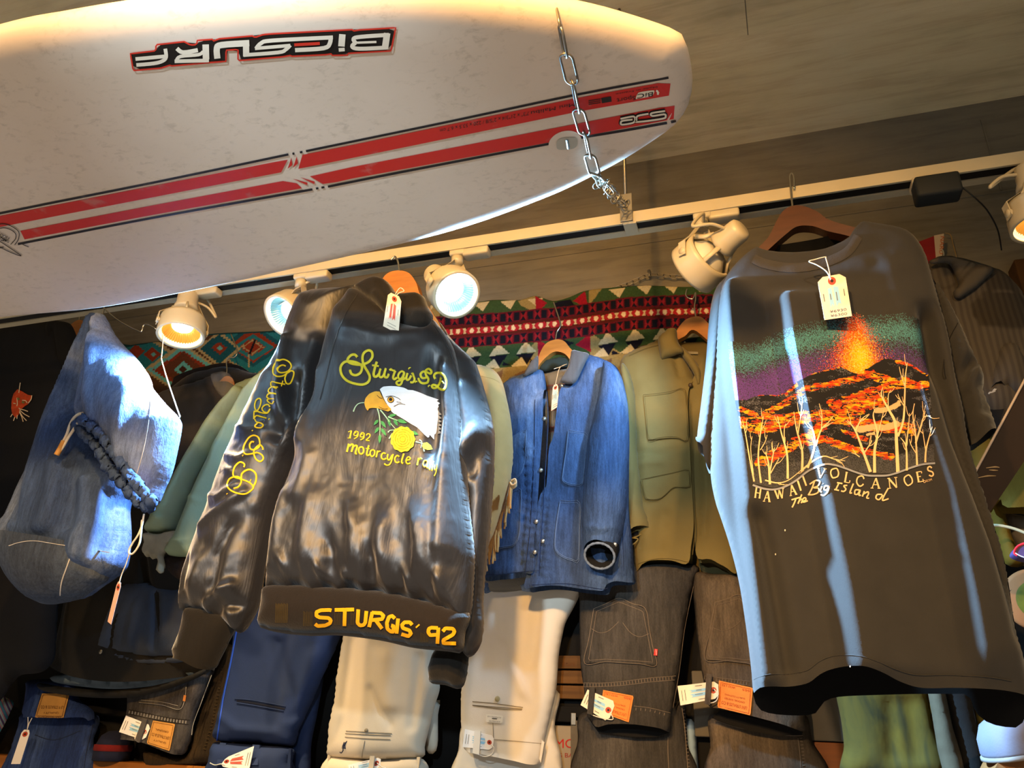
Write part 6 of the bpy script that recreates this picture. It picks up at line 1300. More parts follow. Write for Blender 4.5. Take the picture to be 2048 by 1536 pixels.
def stitchrow(host, par, P, w_, gap, mt, nm='stitching', dw=1.4):
    """row of short puckers across a doubled seam"""
    C = resample(crom(P, 6), gap, False); mb = MB()
    for i in range(0, len(C) - 1):
        t = C[min(i + 1, len(C) - 1)] - C[i]; t = t / (np.linalg.norm(t) + 1e-9); nn = V([-t[1], t[0]]) * w_ / 2
        decal_stroke(mb, host, [C[i] - nn, C[i] + nn], dw, .0006, .0016, n=2)
    o = mb.build(nm, mt, par); o['kind'] = 'stuff'
def loop(host, P, mt, par, nm='belt_loop', th=.006):
    Q = V(P); f = host.lift(host.pick(Q), .0); n = len(Q)
    a = f + V([0, -th, 0]); b_ = f + V([0, .002, 0])
    F = [tuple(range(n)), tuple(range(n, 2 * n))[::-1]] + [((i + 1) % n, i, n + i, n + (i + 1) % n) for i in range(n)]
    mesh(nm, np.vstack([a, b_]), F, mt, par, False)
def patch(host, P, par, mt, ink, lines, off=.0035):
    mb = MB(); decal_poly(mb, host, P, off, 5); po = mb.build('leather_patch', mt, par, label='stitched leather patch')
    a, b_, c, d = (V(q) for q in (P[0], P[1], P[2], P[3])) if len(P) == 4 else (V(lines[0][q]) for q in range(4))
    mb = MB()
    def at(u, v): return (a * (1 - u) + b_ * u) * (1 - v) + (d * (1 - u) + c * u) * v
    Q = [at(.06, .06), at(.94, .06), at(.94, .94), at(.06, .94)]
    for i in range(4): decal_stroke(mb, host, [Q[i], Q[(i + 1) % 4]], .7, off + .0008, n=3)
    for s_, u0, u1, v_, hh in lines[1]: decal_text(mb, host, s_, tuple(at(u1, v_)), tuple(at(u0, v_)), hh, off + .0008)
    mb.build('stamping', ink, po); return po
STAMP = [("LEVI STRAUSS & CO", .12, .88, .72, 6), ('ORIGINAL RIVETED', .2, .8, .56, 3.5), ('QUALITY CLOTHING', .2, .8, .42, 3.5), ('W32 L32', .1, .5, .1, 4), ('505', .7, .92, .1, 4)]

# --- dark indigo jeans
A_ = thing('jeans', 'dark indigo jeans folded at the far lower left, with a paper-tan patch', 'jeans', py1(110, 1380, YP), 'folded trousers')
leg = Cloth(YP + .03, [(48, 1425), (40, 1452), (25, 1497), (12, 1560), (180, 1560), (186, 1483), (199, 1443), (188, 1428), (120, 1420)], depth=.02, rim=.03, back=.015, sp=.01, noise=[(.004, 8, 4, 181)]); leg.build('leg', M_ind, A_)
ws = Cloth(YP - .005, [(62, 1360), (57, 1378), (54, 1401), (50, 1432), (80, 1436), (131, 1437), (176, 1435), (186, 1442), (188, 1424), (174, 1411), (160, 1400), (150, 1375), (140, 1360)], depth=.025, rim=.03, back=.015, sp=.007, open_=[(3, 7)], folds=[('c', [(143 + 8 * k, 1414), (149 + 8 * k, 1430)], .004, .004) for k in range(5)], noise=[(.003, 12, 8, 183)]); ws.build('waistband', M_ind, A_)
patch(ws, [(86, 1387), (141, 1388), (129, 1436), (71, 1435)], A_, M_patch, M_pink, [None, [('LEVI STRAUSS & CO', .1, .9, .5, 6), ('QUALITY', .25, .8, .75, 4), ('SAN FRANCISCO', .1, .9, .92, 4)]])
loop(ws, [(76, 1390), (84, 1391), (72, 1434), (62, 1433)], M_ind, A_)
seams(leg, A_, 'side_seam', M_dkst, [[(186, 1450), (174, 1500), (166, 1550)], [(70, 1470), (110, 1480), (160, 1462)]], 1.4)
# --- washed black jeans
B2 = thing('jeans', 'washed black jeans with a tan patch, under the dark coat hem', 'jeans', py1(330, 1380, YP), 'folded trousers')
gj = Cloth(YP, [(262, 1380), (300, 1372), (360, 1356), (405, 1342), (430, 1338), (424, 1352), (411, 1388), (398, 1412), (388, 1440), (385, 1462), (381, 1480), (371, 1503), (364, 1510), (350, 1506), (325, 1496), (295, 1484), (268, 1480), (246, 1476), (252, 1448), (258, 1418)], depth=.025, rim=.03, back=.02, sp=.008, open_=[(12, 17)], noise=[(.003, 10, 6, 187)]); gj.build('seat', M_gden, B2)
patch(gj, [(308, 1441), (352, 1448), (341, 1502), (295, 1487)], B2, M_patch, M_pink, [None, [('LEVI STRAUSS & CO', .1, .9, .5, 6), ('QUALITY', .25, .8, .72, 4), ('ORIGINAL', .2, .8, .3, 4)]])
vs, fs = slab_px([(285, 1438), (294, 1439), (279, 1485), (269, 1481)], YP - .036, YP - .031); mesh('belt_loop', vs, fs, M_gden, B2, False)
seams(gj, B2, 'seams', M_dst, [[(259, 1420), (300, 1428), (340, 1436), (380, 1440)], [(258, 1428), (300, 1437), (340, 1444), (378, 1449)]], 1.0)
stitchrow(gj, B2, [(259, 1424), (300, 1432), (340, 1440), (378, 1445)], 6, 6, M_lst)
mb = MB(); decal_poly(mb, gj, [(278, 1375), (330, 1364), (378, 1352), (372, 1395), (360, 1420), (325, 1411), (278, 1406)], .003, 6); po = mb.build('back_pocket', M_gden, B2)
seams(gj, po, 'pocket_stitching', M_lst, [[(374, 1374), (371, 1400), (360, 1419), (325, 1410), (280, 1405)], [(284, 1400), (325, 1404), (358, 1412)]], 1.1, .0036); seams(gj, B2, 'side_seam', M_lst, [[(424, 1350), (405, 1400), (388, 1445), (384, 1470)]], 1.1)
mb = MB(); decal_poly(mb, gj, [(370, 1390), (375, 1391), (373, 1403), (368, 1402)], .005); mb.build('pocket_tab', mat('orange_tab', '#c07a3a', .7, .1, 30, .1), B2)
# --- dark brown jeans
C2 = thing('jeans', 'very dark brown jeans hanging between the washed black pair and the navy trousers', 'jeans', py1(430, 1340, YP + .02), 'folded trousers')
bj = Cloth(YP + .035, [(440, 1290), (432, 1330), (418, 1380), (404, 1420), (390, 1466), (375, 1510), (330, 1505), (290, 1500), (296, 1535), (360, 1532), (440, 1522), (450, 1470), (458, 1400), (470, 1300)], depth=.02, rim=.03, back=.015, sp=.01, noise=[(.004, 10, 4, 191)]); bj.build('legs', M_brnd, C2)
stitchrow(bj, C2, [(446, 1330), (436, 1390), (424, 1450), (408, 1505)], 5, 7, mat('brown_stitching', '#3a2c16', .9, .1, 60, .2))
# --- navy trousers
N_ = thing('trousers', 'navy blue trousers with a bright blue side piping and a welt pocket', 'trousers', py1(560, 1260, YP), 'folded trousers')
nb = Cloth(YP + .03, [(646, 1345), (636, 1420), (623, 1486), (615, 1560), (560, 1560), (580, 1500), (600, 1420)], depth=.018, rim=.03, back=.01, sp=.011); nb.build('leg', M_navy, N_)
nf = Cloth(YP - .005, [(478, 1230), (520, 1190), (600, 1200), (690, 1225), (684, 1260), (676, 1285), (660, 1322), (645, 1354), (628, 1395), (612, 1430), (597, 1462), (588, 1490), (560, 1490), (500, 1484), (432, 1480), (437, 1440), (447, 1395), (459, 1341), (468, 1295)], depth=.03, rim=.035, back=.02, sp=.008, folds=[('r', [(560, 1270), (575, 1340), (592, 1390), (594, 1450)], -.014, .02, .025, .1), ('r', [(640, 1290), (620, 1370), (600, 1440)], .008, .02, .02, .2), ('c', [(450, 1430), (490, 1460), (560, 1465)], .006, .012)], noise=[(.004, 9, 4, 193)]); nf.build('seat', M_navy, N_)
nw = Cloth(YP - .01, [(432, 1484), (470, 1487), (520, 1491), (586, 1497), (584, 1520), (582, 1560), (416, 1560), (421, 1520), (425, 1490)], depth=.03, rim=.03, back=.02, sp=.01, curve=4); nw.build('waistband', M_navy, N_)
mb = MB(); decal_stroke(mb, nf, [(478, 1236), (468, 1295), (459, 1341), (448, 1392), (440, 1440), (434, 1482)], 2.6, .001, .0022, n=6); mb.build('piping', mat('bright_blue_piping', '#1f49b8', .6, .1, 40, .1), N_, label='bright blue side piping')
seams(nf, N_, 'welt_pocket', mat('navy_groove', '#0a1024', .9, .1, 50, .1), [[(474, 1401), (500, 1405), (540, 1412), (570, 1418)]], 4.2, .0006, .0006); seams(nf, N_, 'welt_edge', M_navy, [[(470, 1398), (500, 1400), (540, 1407), (572, 1413)], [(474, 1406), (500, 1410), (540, 1417), (568, 1422)]], 2.4, .0008, .0022)
loop(nw, [(443, 1485), (455, 1486), (449, 1530), (436, 1530)], M_navy, N_); loop(nw, [(508, 1489), (522, 1490), (518, 1530), (503, 1530)], M_navy, N_); loop(nw, [(580, 1497), (586, 1498), (583, 1540), (576, 1540)], M_navy, N_)
# --- beige chinos
H_ = thing('trousers', 'beige chinos with a buttoned welt pocket, below the knitted waistband', 'trousers', py1(780, 1290, YP), 'folded trousers')
hb = Cloth(YP + .035, [(880, 1400), (876, 1430), (874, 1499), (852, 1500), (850, 1420)], depth=.01, rim=.02, back=.008, sp=.011, curve=3); hb.build('leg', mat('pale_beige_chino', '#b9ad98', .92, .05, 7, .2), H_)
hf = Cloth(YP, [(694, 1240), (688, 1272), (680, 1320), (674, 1355), (670, 1400), (661, 1440), (657, 1480), (658, 1514), (700, 1518), (760, 1520), (842, 1516), (850, 1490), (860, 1450), (870, 1410), (880, 1372), (870, 1330), (882, 1280), (890, 1240)], depth=.03, rim=.04, back=.02, sp=.008, folds=[('r', [(716, 1270), (706, 1340), (690, 1430)], -.006, .012, .012, .1), ('r', [(848, 1300), (842, 1380), (830, 1470)], -.007, .012, .012, .1), ('r', [(775, 1290), (785, 1370), (800, 1440)], .010, .03, .03, .2), ('c', [(750, 1380), (770, 1420), (790, 1450)], -.006, .010)], noise=[(.005, 9, 4, 197)]); hf.build('seat', M_beige, H_)
hw_ = Cloth(YP - .004, [(656, 1514), (700, 1518), (760, 1521), (844, 1516), (840, 1560), (652, 1560)], depth=.03, rim=.03, back=.02, sp=.01, curve=3); hw_.build('waistband', M_beige, H_)
seams(hf, H_, 'welt_pocket', M_tst, [[(691, 1467), (730, 1469), (782, 1471)], [(690, 1474), (730, 1477), (781, 1479)], [(692, 1462), (784, 1467)]], 1.3); 
mb = MB(); q = hf.lift(hf.pick([(733, 1461)]), .002)[0]; mb.add(*lathe([(0, .002), (.004, .002), (.0045, 0), (.0045, -.003)], q, V([0, -1, -.2]), 14)); mb.build('button', M_tst, H_)
mb = MB()
for P in [[(692, 1484), (688, 1492), (686, 1500)], [(689, 1484), (685, 1494)], [(694, 1482), (690, 1490), (691, 1498)], [(684, 1496), (690, 1496)], [(687, 1500), (683, 1506), (680, 1504)]]: decal_stroke(mb, hf, P, 1.8, .001, .001, n=3)
mb.build('embroidered_mark', mat('navy_thread', '#141b38', .8, .1, 50, .2), H_, label='small navy embroidered mark')
vs, fs = slab_px([(740, 1512), (749, 1512), (745, 1550), (735, 1550)], YP - .053, YP - .048); mesh('belt_loop', vs, fs, M_beige, H_, False); loop(hw_, [(658, 1510), (663, 1512), (658, 1545), (651, 1545)], M_beige, H_); loop(hw_, [(836, 1514), (842, 1514), (838, 1545), (831, 1545)], M_beige, H_)
seams(hf, H_, 'dart', M_tst, [[(730, 1481), (726, 1500), (724, 1516)]], 1)
# --- cream chinos
I_ = thing('trousers', 'cream chinos with a welt pocket and a small white label, below the denim jacket', 'trousers', py1(1060, 1180, YP), 'folded trousers')
ib = Cloth(YP + .035, [(1113, 1380), (1109, 1451), (1110, 1560), (914, 1560), (917, 1500), (930, 1440), (1000, 1400)], depth=.015, rim=.03, back=.01, sp=.012); ib.build('leg', M_crm, I_)
if_ = Cloth(YP, [(964, 1150), (1050, 1150), (1160, 1165), (1159, 1190), (1146, 1218), (1131, 1246), (1124, 1275), (1118, 1307), (1115, 1345), (1112, 1382), (1101, 1430), (1090, 1478), (1081, 1527), (1030, 1520), (980, 1510), (937, 1503), (926, 1490), (922, 1440), (923, 1380), (930, 1340), (939, 1312), (955, 1250), (965, 1200)], depth=.03, rim=.04, back=.02, sp=.008, open_=[(12, 15)], folds=[('r', [(1010, 1270), (1035, 1330), (1055, 1380), (1066, 1410)], .010, .02, .008, .2), ('r', [(1085, 1200), (1075, 1290), (1060, 1350)], -.010, .015, .02, .2), ('r', [(1000, 1200), (1005, 1260), (1030, 1330)], -.007, .015, .02, .2)], noise=[(.005, 9, 4, 199)]); if_.build('seat', M_crm, I_)
seams(if_, I_, 'welt_pocket', M_tst, [[(945, 1410), (990, 1414), (1045, 1418)], [(945, 1403), (990, 1407), (1046, 1415)], [(946, 1411), (1000, 1418), (1044, 1420)]], 1.4)
seams(if_, I_, 'waist_seam', M_tst, [[(934, 1476), (990, 1479), (1050, 1484), (1090, 1488)], [(986, 1446), (987, 1476)]], .9)
mb = MB(); q = if_.lift(if_.pick([(995, 1398)]), .002)[0]; mb.add(*lathe([(0, .002), (.0055, .002), (.006, 0), (.006, -.003)], q, V([0, -1, -.2]), 16)); mb.build('button', mat('khaki_button', '#a59a72', .5, .08, 30, 0), I_)
mb = MB(); decal_poly(mb, if_, [(973, 1428), (1007, 1431), (1005, 1447), (972, 1444)], .003, 6); lb = mb.build('white_label', mat('white_woven_label', '#dcd8cc', .9, .04, 30, .2), I_, label='small white woven label')
mb = MB(); decal_text(mb, if_, 'LEVI STRAUSS & CO', (976, 1434), (1003, 1437), 2.6, .004); decal_text(mb, if_, 'SAN FRANCISCO', (979, 1443), (1001, 1445), 2.6, .004); decal_stroke(mb, if_, [(985, 1437), (995, 1438)], 1.6, .004); mb.build('label_print', M_ink, lb)
vs, fs = slab_px([(949, 1461), (961, 1462), (958, 1510), (945, 1506)], YP - .043, YP - .038); mesh('belt_loop', vs, fs, M_crm, I_, False); loop(if_, [(1085, 1480), (1090, 1485), (1083, 1526), (1080, 1518)], M_crm, I_)
# --- black jeans
def backpocket(host, par, P, tips, mt, st, arcs, nm='back_pocket'):
    mb = MB(); decal_poly(mb, host, P, .004, 6); po = mb.build(nm, mt, par)
    C = V(P).mean(0); Q = [C + (V(p) - C) * .90 for p in P]
    seams(host, po, 'pocket_edge', st, [P + P[:1]], 1.4, .0036, .002); mb = MB()
    E = V(Q + Q[:1]); decal_stroke(mb, host, resample(E, 6, False), 1.0, .0048, .001, raw=True)
    for a in arcs: decal_stroke(mb, host, a, 1.0, .0048, .001)
    mb.build('pocket_stitching', st, po)
    stitchrow(host, po, resample(V([C + (V(p) - C) * .95 for p in P] ), 6, True), 5, 6, M_dst, 'seam_puckers', 1.2); return po
R_ = thing('jeans', 'faded black jeans with an orange patch and a small red pocket tab', 'jeans', py1(1270, 1160, YP), 'folded trousers')
rl = Cloth(YP + .04, [(1158, 1430), (1200, 1420), (1300, 1400), (1366, 1405), (1372, 1440), (1376, 1490), (1380, 1560), (1156, 1560), (1156, 1480)], depth=.022, rim=.03, back=.015, sp=.011, noise=[(.004, 8, 4, 201)]); rl.build('legs', M_bkd, R_)
rs = Cloth(YP - .005, [(1160, 1130), (1280, 1125), (1392, 1130), (1389, 1166), (1381, 1194), (1376, 1225), (1370, 1255), (1364, 1300), (1359, 1341), (1353, 1364), (1350, 1390), (1346, 1416), (1343, 1445), (1341, 1465), (1326, 1458), (1300, 1453), (1266, 1449), (1225, 1449), (1200, 1455), (1190, 1448), (1176, 1436), (1173, 1415), (1167, 1372), (1161, 1330), (1159, 1270), (1159, 1203)], depth=.035, rim=.04, back=.02, sp=.008, open_=[(13, 19)], folds=[('r', [(1340, 1200), (1352, 1260), (1345, 1330)], -.008, .010, .012, .2)], noise=[(.004, 10, 5, 203)]); rs.build('seat', M_bkd, R_)
seams(rs, R_, 'seams', M_bst, [[(1167, 1366), (1210, 1366), (1253, 1362), (1300, 1356), (1352, 1352)], [(1168, 1374), (1210, 1373), (1253, 1370), (1300, 1364), (1350, 1360)], [(1268, 1412), (1300, 1416), (1341, 1426)], [(1388, 1168), (1370, 1255), (1359, 1340), (1346, 1416)]], 1.1)
stitchrow(rs, R_, [(1168, 1370), (1210, 1370), (1253, 1366), (1300, 1360), (1350, 1356)], 6, 6, M_bst); stitchrow(rs, R_, [(1272, 1418), (1300, 1421), (1338, 1431)], 5, 9, M_bst, 'waistband_stitching')
backpocket(rs, R_, [(1188, 1218), (1212, 1208), (1238, 1197), (1266, 1208), (1291, 1218), (1299, 1258), (1306, 1295), (1313, 1331), (1280, 1328), (1245, 1326), (1210, 1324), (1170, 1327), (1178, 1280)], None, M_bkd, M_bst, [[(1184, 1258), (1200, 1266), (1218, 1262), (1238, 1244)], [(1246, 1246), (1262, 1266), (1280, 1274), (1298, 1268)]])
patch(rs, [(1207, 1380), (1268, 1392), (1258, 1445), (1201, 1424)], R_, M_patchb, M_pred, [None, STAMP])
mb = MB(); decal_poly(mb, rs, [(1310, 1298), (1316, 1299), (1315, 1312), (1308, 1311)], .006); tb2 = mb.build('red_tab', mat('red_tab', '#c3302c', .8, .08, 30, .1), R_, label='small red pocket tab')
mb = MB(); decal_text(mb, rs, "LEVI'S", (1312, 1300), (1312.5, 1311), 2, .0068); mb.build('tab_print', M_eagle, tb2)
vs, fs = slab_px([(1179, 1374), (1190, 1375), (1185, 1430), (1174, 1427)], YP - .051, YP - .0455); mesh('belt_loop', vs, fs, M_bkd, R_, False)
mb = MB(); decal_poly(mb, FlatY(YP - .0), [(1176, 1436), (1198, 1452), (1225, 1449), (1266, 1449), (1311, 1454), (1340, 1465), (1310, 1474), (1270, 1474), (1225, 1468), (1196, 1464)], .0); mb.build('waist_opening', M_teein, R_, label='opening of the waist, its shade as a black sheet')  # flat black sheet as the shade inside the waist
seams(rl, R_, 'leg_seams', M_bst, [[(1336, 1474), (1336, 1505), (1338, 1545)], [(1364, 1416), (1370, 1460), (1376, 1545)]], 1.4); stitchrow(rl, R_, [(1367, 1420), (1372, 1470), (1378, 1540)], 5, 7, M_bst)
R2 = thing('jeans', 'brownish black jeans half hidden by the t-shirt, with an orange patch', 'jeans', py1(1450, 1170, YP), 'folded trousers')
ql = Cloth(YP + .04, [(1419, 1430), (1480, 1430), (1560, 1420), (1612, 1430), (1624, 1480), (1648, 1560), (1424, 1560), (1421, 1490)], depth=.022, rim=.03, back=.015, sp=.011, noise=[(.004, 8, 4, 211)]); ql.build('legs', M_bkd2, R2)
qs = Cloth(YP - .005, [(1388, 1150), (1430, 1148), (1500, 1150), (1580, 1160), (1590, 1250), (1600, 1350), (1610, 1440), (1606, 1462), (1560, 1448), (1500, 1432), (1440, 1418), (1418, 1412), (1411, 1380), (1403, 1341), (1398, 1300), (1391, 1240)], depth=.035, rim=.04, back=.02, sp=.008, open_=[(7, 11)], noise=[(.005, 10, 5, 213)]); qs.build('seat', M_bkd2, R2)
backpocket(qs, R2, [(1430, 1205), (1455, 1198), (1480, 1190), (1505, 1215), (1512, 1270), (1520, 1328), (1490, 1326), (1455, 1322), (1411, 1320), (1420, 1262)], None, M_bkd2, M_bst, [[(1426, 1256), (1445, 1262), (1465, 1256), (1482, 1242)]])
seams(qs, R2, 'seams', M_bst, [[(1408, 1352), (1440, 1356), (1500, 1363)], [(1410, 1360), (1440, 1364), (1500, 1371)]], 1.1); stitchrow(qs, R2, [(1409, 1356), (1440, 1360), (1500, 1367)], 6, 6, M_bst)
patch(qs, [(1438, 1361), (1506, 1376), (1501, 1431), (1435, 1415)], R2, M_patchb, M_pred, [None, STAMP])
vs, fs = slab_px([(1413, 1347), (1424, 1348), (1420, 1410), (1409, 1408)], YP - .051, YP - .0455); mesh('belt_loop', vs, fs, M_bkd2, R2, False)
mb = MB(); decal_poly(mb, FlatY(YP + .0), [(1424, 1436), (1440, 1420), (1500, 1434), (1560, 1450), (1606, 1464), (1604, 1470), (1560, 1472), (1500, 1462), (1450, 1446)], .0); mb.build('waist_opening', M_teein, R2, label='opening of the waist, its shade as a black sheet')  # shade within the waist laid in as a black sheet
seams(ql, R2, 'leg_seams', M_bst, [[(1424, 1438), (1480, 1456), (1560, 1470), (1606, 1471)], [(1596, 1476), (1600, 1510), (1602, 1545)]], 1.4); stitchrow(ql, R2, [(1602, 1476), (1606, 1510), (1608, 1545)], 5, 7, M_bst)
# --- pale blue cloth strip between the two black pairs
Q_ = thing('jeans', 'sliver of pale blue cloth between the two black jeans', 'trousers', py1(1380, 1445, YP + .05), 'folded trousers')
qq = Cloth(YP + .065, [(1366, 1446), (1390, 1446), (1394, 1500), (1396, 1560), (1370, 1560)], depth=.012, rim=.02, back=.006, sp=.012, curve=3); qq.build('leg', mat('pale_blue_cotton', '#7c93a8', .9, .08, 8, .2), Q_)

# ================================================================== shelf and the things half seen behind the trousers
M_shelf = mat('amber_shelf_wood', '#8a551c', .55, .2, 10, .1, 100, (.3, 1, 6), spec=.4); M_shelfd = mat('red_brown_wood', '#4a2410', .6, .2, 10, .1, 100, (.3, 1, 6))
zs = float(py1(200, 1520, YW - .05)[2])
sh = tag(mesh('wall_shelf', *box((-2.3, YW - .075, zs - .06), (-.20, YW - .012, zs), .003), M_shelf, None, False), 'amber wooden shelf edge behind the folded trousers', 'shelf')
zz1 = py1(1418, 1476, YW - .08)
bx = thing('grey_box', 'grey storage box on the right-hand shelf behind the brownish jeans', 'box', py1(1660, 1476, YW - .06))
mesh('box_body', *box((py1(1385, 1440, YW - .08)[0], YW - .040, zz1[2] + .002), (py1(1692, 1440, YW - .08)[0], YW - .012, zz1[2] + .14), .003), mat('grey_card', '#5a5449', .9, .1, 10, .2), bx, False)
tag(mesh('wall_shelf', *box((-.13, YW - .040, zz1[2] - .25), (py1(1700, 1500, YW - .08)[0], YW - .012, zz1[2]), .003), mat('orange_brown_wood', '#7a4314', .55, .25, 6, .1, 100, (.3, 1, 6), spec=.4), None, False), 'orange-brown wooden board under the grey box', 'shelf')
# camouflage sleeping-bag pack and old crate between cream chinos and black jeans
sbk = thing('sleeping_bag_pack', 'pale bag printed with red letters, between the cream chinos and black jeans', 'bag', py1(1132, 1425, YW - .06))
a_ = py1(1100, 1450, YW - .06); b_ = py1(1180, 1560, YW - .06)
mesh('pack_body', *box((a_[0] - .10, YW - .034, b_[2]), (b_[0] + .03, YW - .013, a_[2]), .006, 3), mat('pale_pack_card', '#8d8270', .85, .06, 10, .2), sbk)
f_ = FlatY(YW - .034); mb = MB(); decal_text(mb, f_, 'CAMO', (1074, 1496), (1150, 1496), 18, .001); mb.build('red_letters', mat('red_print', '#a8201c', .8, .08, 30, 0), sbk)
mb = MB(); decal_text(mb, f_, 'SLEEPING BAG', (1063, 1515), (1157, 1515), 9, .001); mb.build('small_red_letters', mat('red_print_small', '#8e3026', .8, .08, 30, 0), sbk)
mesh('strap', *box((py1(1137, 1470, YW - .06)[0], YW - .038, b_[2]), (py1(1152, 1470, YW - .06)[0], YW - .0345, a_[2] + .02), .001), mat('grey_webbing', '#5f584c', .9, .1, 60, .4), sbk, False)
crt = thing('wooden_crate', 'old brown wooden crate panel above the sleeping bag pack', 'crate', py1(1135, 1350, YW - .05))
a_ = py1(1085, 1308, YW - .05); b_ = py1(1180, 1400, YW - .05); zz2 = np.linspace(b_[2], a_[2], 4)
M_crate = mat('old_crate_wood', '#5c3e1c', .8, .35, 9, .3, 90, (.5, 1, 7))
for k in range(3): mesh('board', *box((a_[0], YW - .036, zz2[k] + .002), (b_[0], YW - .013, zz2[k + 1] - .002), .002), M_crate, crt, False)
mb = MB(); decal_text(mb, FlatY(YW - .036), 'Nature', (1120, 1332), (1150, 1332), 10, .0006); mb.build('stencilling', M_pink, crt)
cs = thing('black_case', 'black case with a metal latch between the crate and the pale pack', 'case', py1(1132, 1412, YW - .06))
a_ = py1(1080, 1408, YW - .06); b_ = py1(1178, 1448, YW - .06); mesh('case_body', *box((a_[0], YW - .038, b_[2] + .003), (b_[0], YW - .013, a_[2] - .002), .004), M_black, cs, False)
p_ = py1(1142, 1440, YW - .066); mesh('latch', *box((p_[0] - .006, YW - .042, p_[2] - .010), (p_[0] + .006, YW - .037, p_[2] + .016), .001), M_steel, cs, False)
# knitted cap on the shelf and striped blanket at the far left
cp_ = thing('knit_cap', 'dark knitted cap with a red band, on the shelf behind the jeans', 'cap', (py1(222, 1515, YW - .06)[0], YW - .06, zs))
c0 = V([py1(222, 1515, YW - .06)[0], YW - .06, zs]); mb = MB(); mb.add(*lathe([(0, .075), (.02, .073), (.036, .062), (.045, .040), (.047, .018), (.046, 0), (0, 0)], c0, (0, 0, 1), 28)); mb.build('crown', mat('navy_knit', '#11162e', .95, .2, 30, .5, 200), cp_)
mb = MB(); mb.add(*lathe([(.047, .040), (.049, .038), (.049, .026), (.047, .024)], c0, (0, 0, 1), 28)); mb.build('band', mat('red_knit_band', '#5e0f10', .95, .2, 30, .5, 200), cp_, label='red band')
t_ = NT('striped_woven_cloth'); wv = t_.n('ShaderNodeTexWave', wave_type='BANDS', bands_direction='DIAGONAL'); wv.inputs['Scale'].default_value = 14; t_.l(t_.tc.outputs['Object'], wv.inputs['Vector'])
t_.l(t_.ramp(wv.outputs['Fac'], [(0, rgba(S('#3a1c58'))), (.25, rgba(S('#a8b8b0'))), (.45, rgba(S('#4a6ab0'))), (.62, rgba(S('#c89a50'))), (.8, rgba(S('#6a2c80'))), (1, rgba(S('#2a7a8a')))]), t_.b.inputs['Base Color']); t_.set(Roughness=.9)
st_ = thing('striped_cloth', 'colourful striped cloth corner at the far lower left edge', 'cloth', py1(10, 1400, YP)); q = Cloth(YP + .02, [(-60, 1370), (-10, 1384), (18, 1398), (28, 1404), (18, 1430), (4, 1458), (-14, 1480), (-60, 1500)], depth=.02, rim=.03, back=.01, sp=.012); q.build('woven_panel', t_.m, st_)
# ================================================================== right-hand side, beyond the t-shirt
t_ = NT('grey_striped_shirting'); wv = t_.n('ShaderNodeTexWave', wave_type='BANDS', bands_direction='X'); wv.inputs['Scale'].default_value = 26; wv.inputs['Distortion'].default_value = 1.2; t_.l(t_.tc.outputs['Object'], wv.inputs['Vector'])
t_.l(t_.ramp(wv.outputs['Fac'], [(.2, rgba(S('#332e29'))), (.75, rgba(S('#3f3a33')))]), t_.b.inputs['Base Color']); t_.set(Roughness=.9); t_.bump(t_.noise(12, (1, 1, .5), 3), .3, .01); M_shirt = t_.m
M_shcol = mat('grey_shirt_collar', '#45413b', .9, .06, 20, .3, 500)
W_ = thing('striped_shirt', 'grey striped collared shirt hanging behind the t-shirt at the right', 'shirt', py1(1888, 515, 1.66))
sb_ = Cloth(1.68, [(1830, 560), (1858, 528), (1880, 515), (1920, 520), (1987, 540), (2012, 552), (2032, 572), (2052, 600), (2085, 660), (2110, 760), (2100, 880), (2020, 860), (1992, 862), (1940, 870), (1900, 830), (1850, 700)], depth=.05, rim=.08, back=.04, sp=.011, folds=[('r', [(1960, 640), (1985, 760), (1995, 860)], .010, .03, .03, .2), ('c', [(1924, 640), (1932, 625), (1950, 606)], -.005, .004)], noise=[(.005, 9, 4, 221)]); sb_.build('body', M_shirt, W_)
sc_ = Cloth(1.62, [(1857, 523), (1868, 517), (1880, 513), (1897, 514), (1914, 518), (1950, 528), (1988, 538), (1975, 555), (1956, 573), (1938, 586), (1919, 597), (1909, 594), (1906, 584), (1916, 572), (1912, 555), (1900, 530), (1885, 526), (1864, 528)], depth=.014, rim=.014, back=.01, sp=.007, curve=4); sc_.build('collar', M_shcol, W_, label='pointed grey collar')
sl_ = Cloth(1.64, [(1990, 700), (2030, 690), (2055, 740), (2050, 800), (2012, 786), (2000, 776), (1988, 774), (1977, 784), (1975, 795), (1972, 770)], depth=.035, rim=.035, back=.03, sp=.009, open_=[(4, 8)]); sl_.build('sleeve', M_shirt, W_)
mb = MB(); decal_poly(mb, FlatY(1.635), [(1974, 797), (1978, 792), (1990, 788), (2012, 789), (2010, 812), (2002, 838), (1994, 858), (1986, 850), (1976, 822)], 0); mb.build('sleeve_opening', M_teein, W_, label='opening of the sleeve, blackened for shade')  # sleeve's inner shade laid in as a flat black sheet
rim_ = Cloth(1.628, [(1973, 797), (1974, 786), (1982, 776), (1992, 773), (2003, 777), (2012, 788), (1998, 788), (1985, 791)], depth=.008, rim=.008, back=.004, sp=.006, curve=4); rim_.build('cuff_inside', mat('pale_cuff_lining', '#9a9a98', .9, .05, 20, .2), W_, label='pale folded cuff')
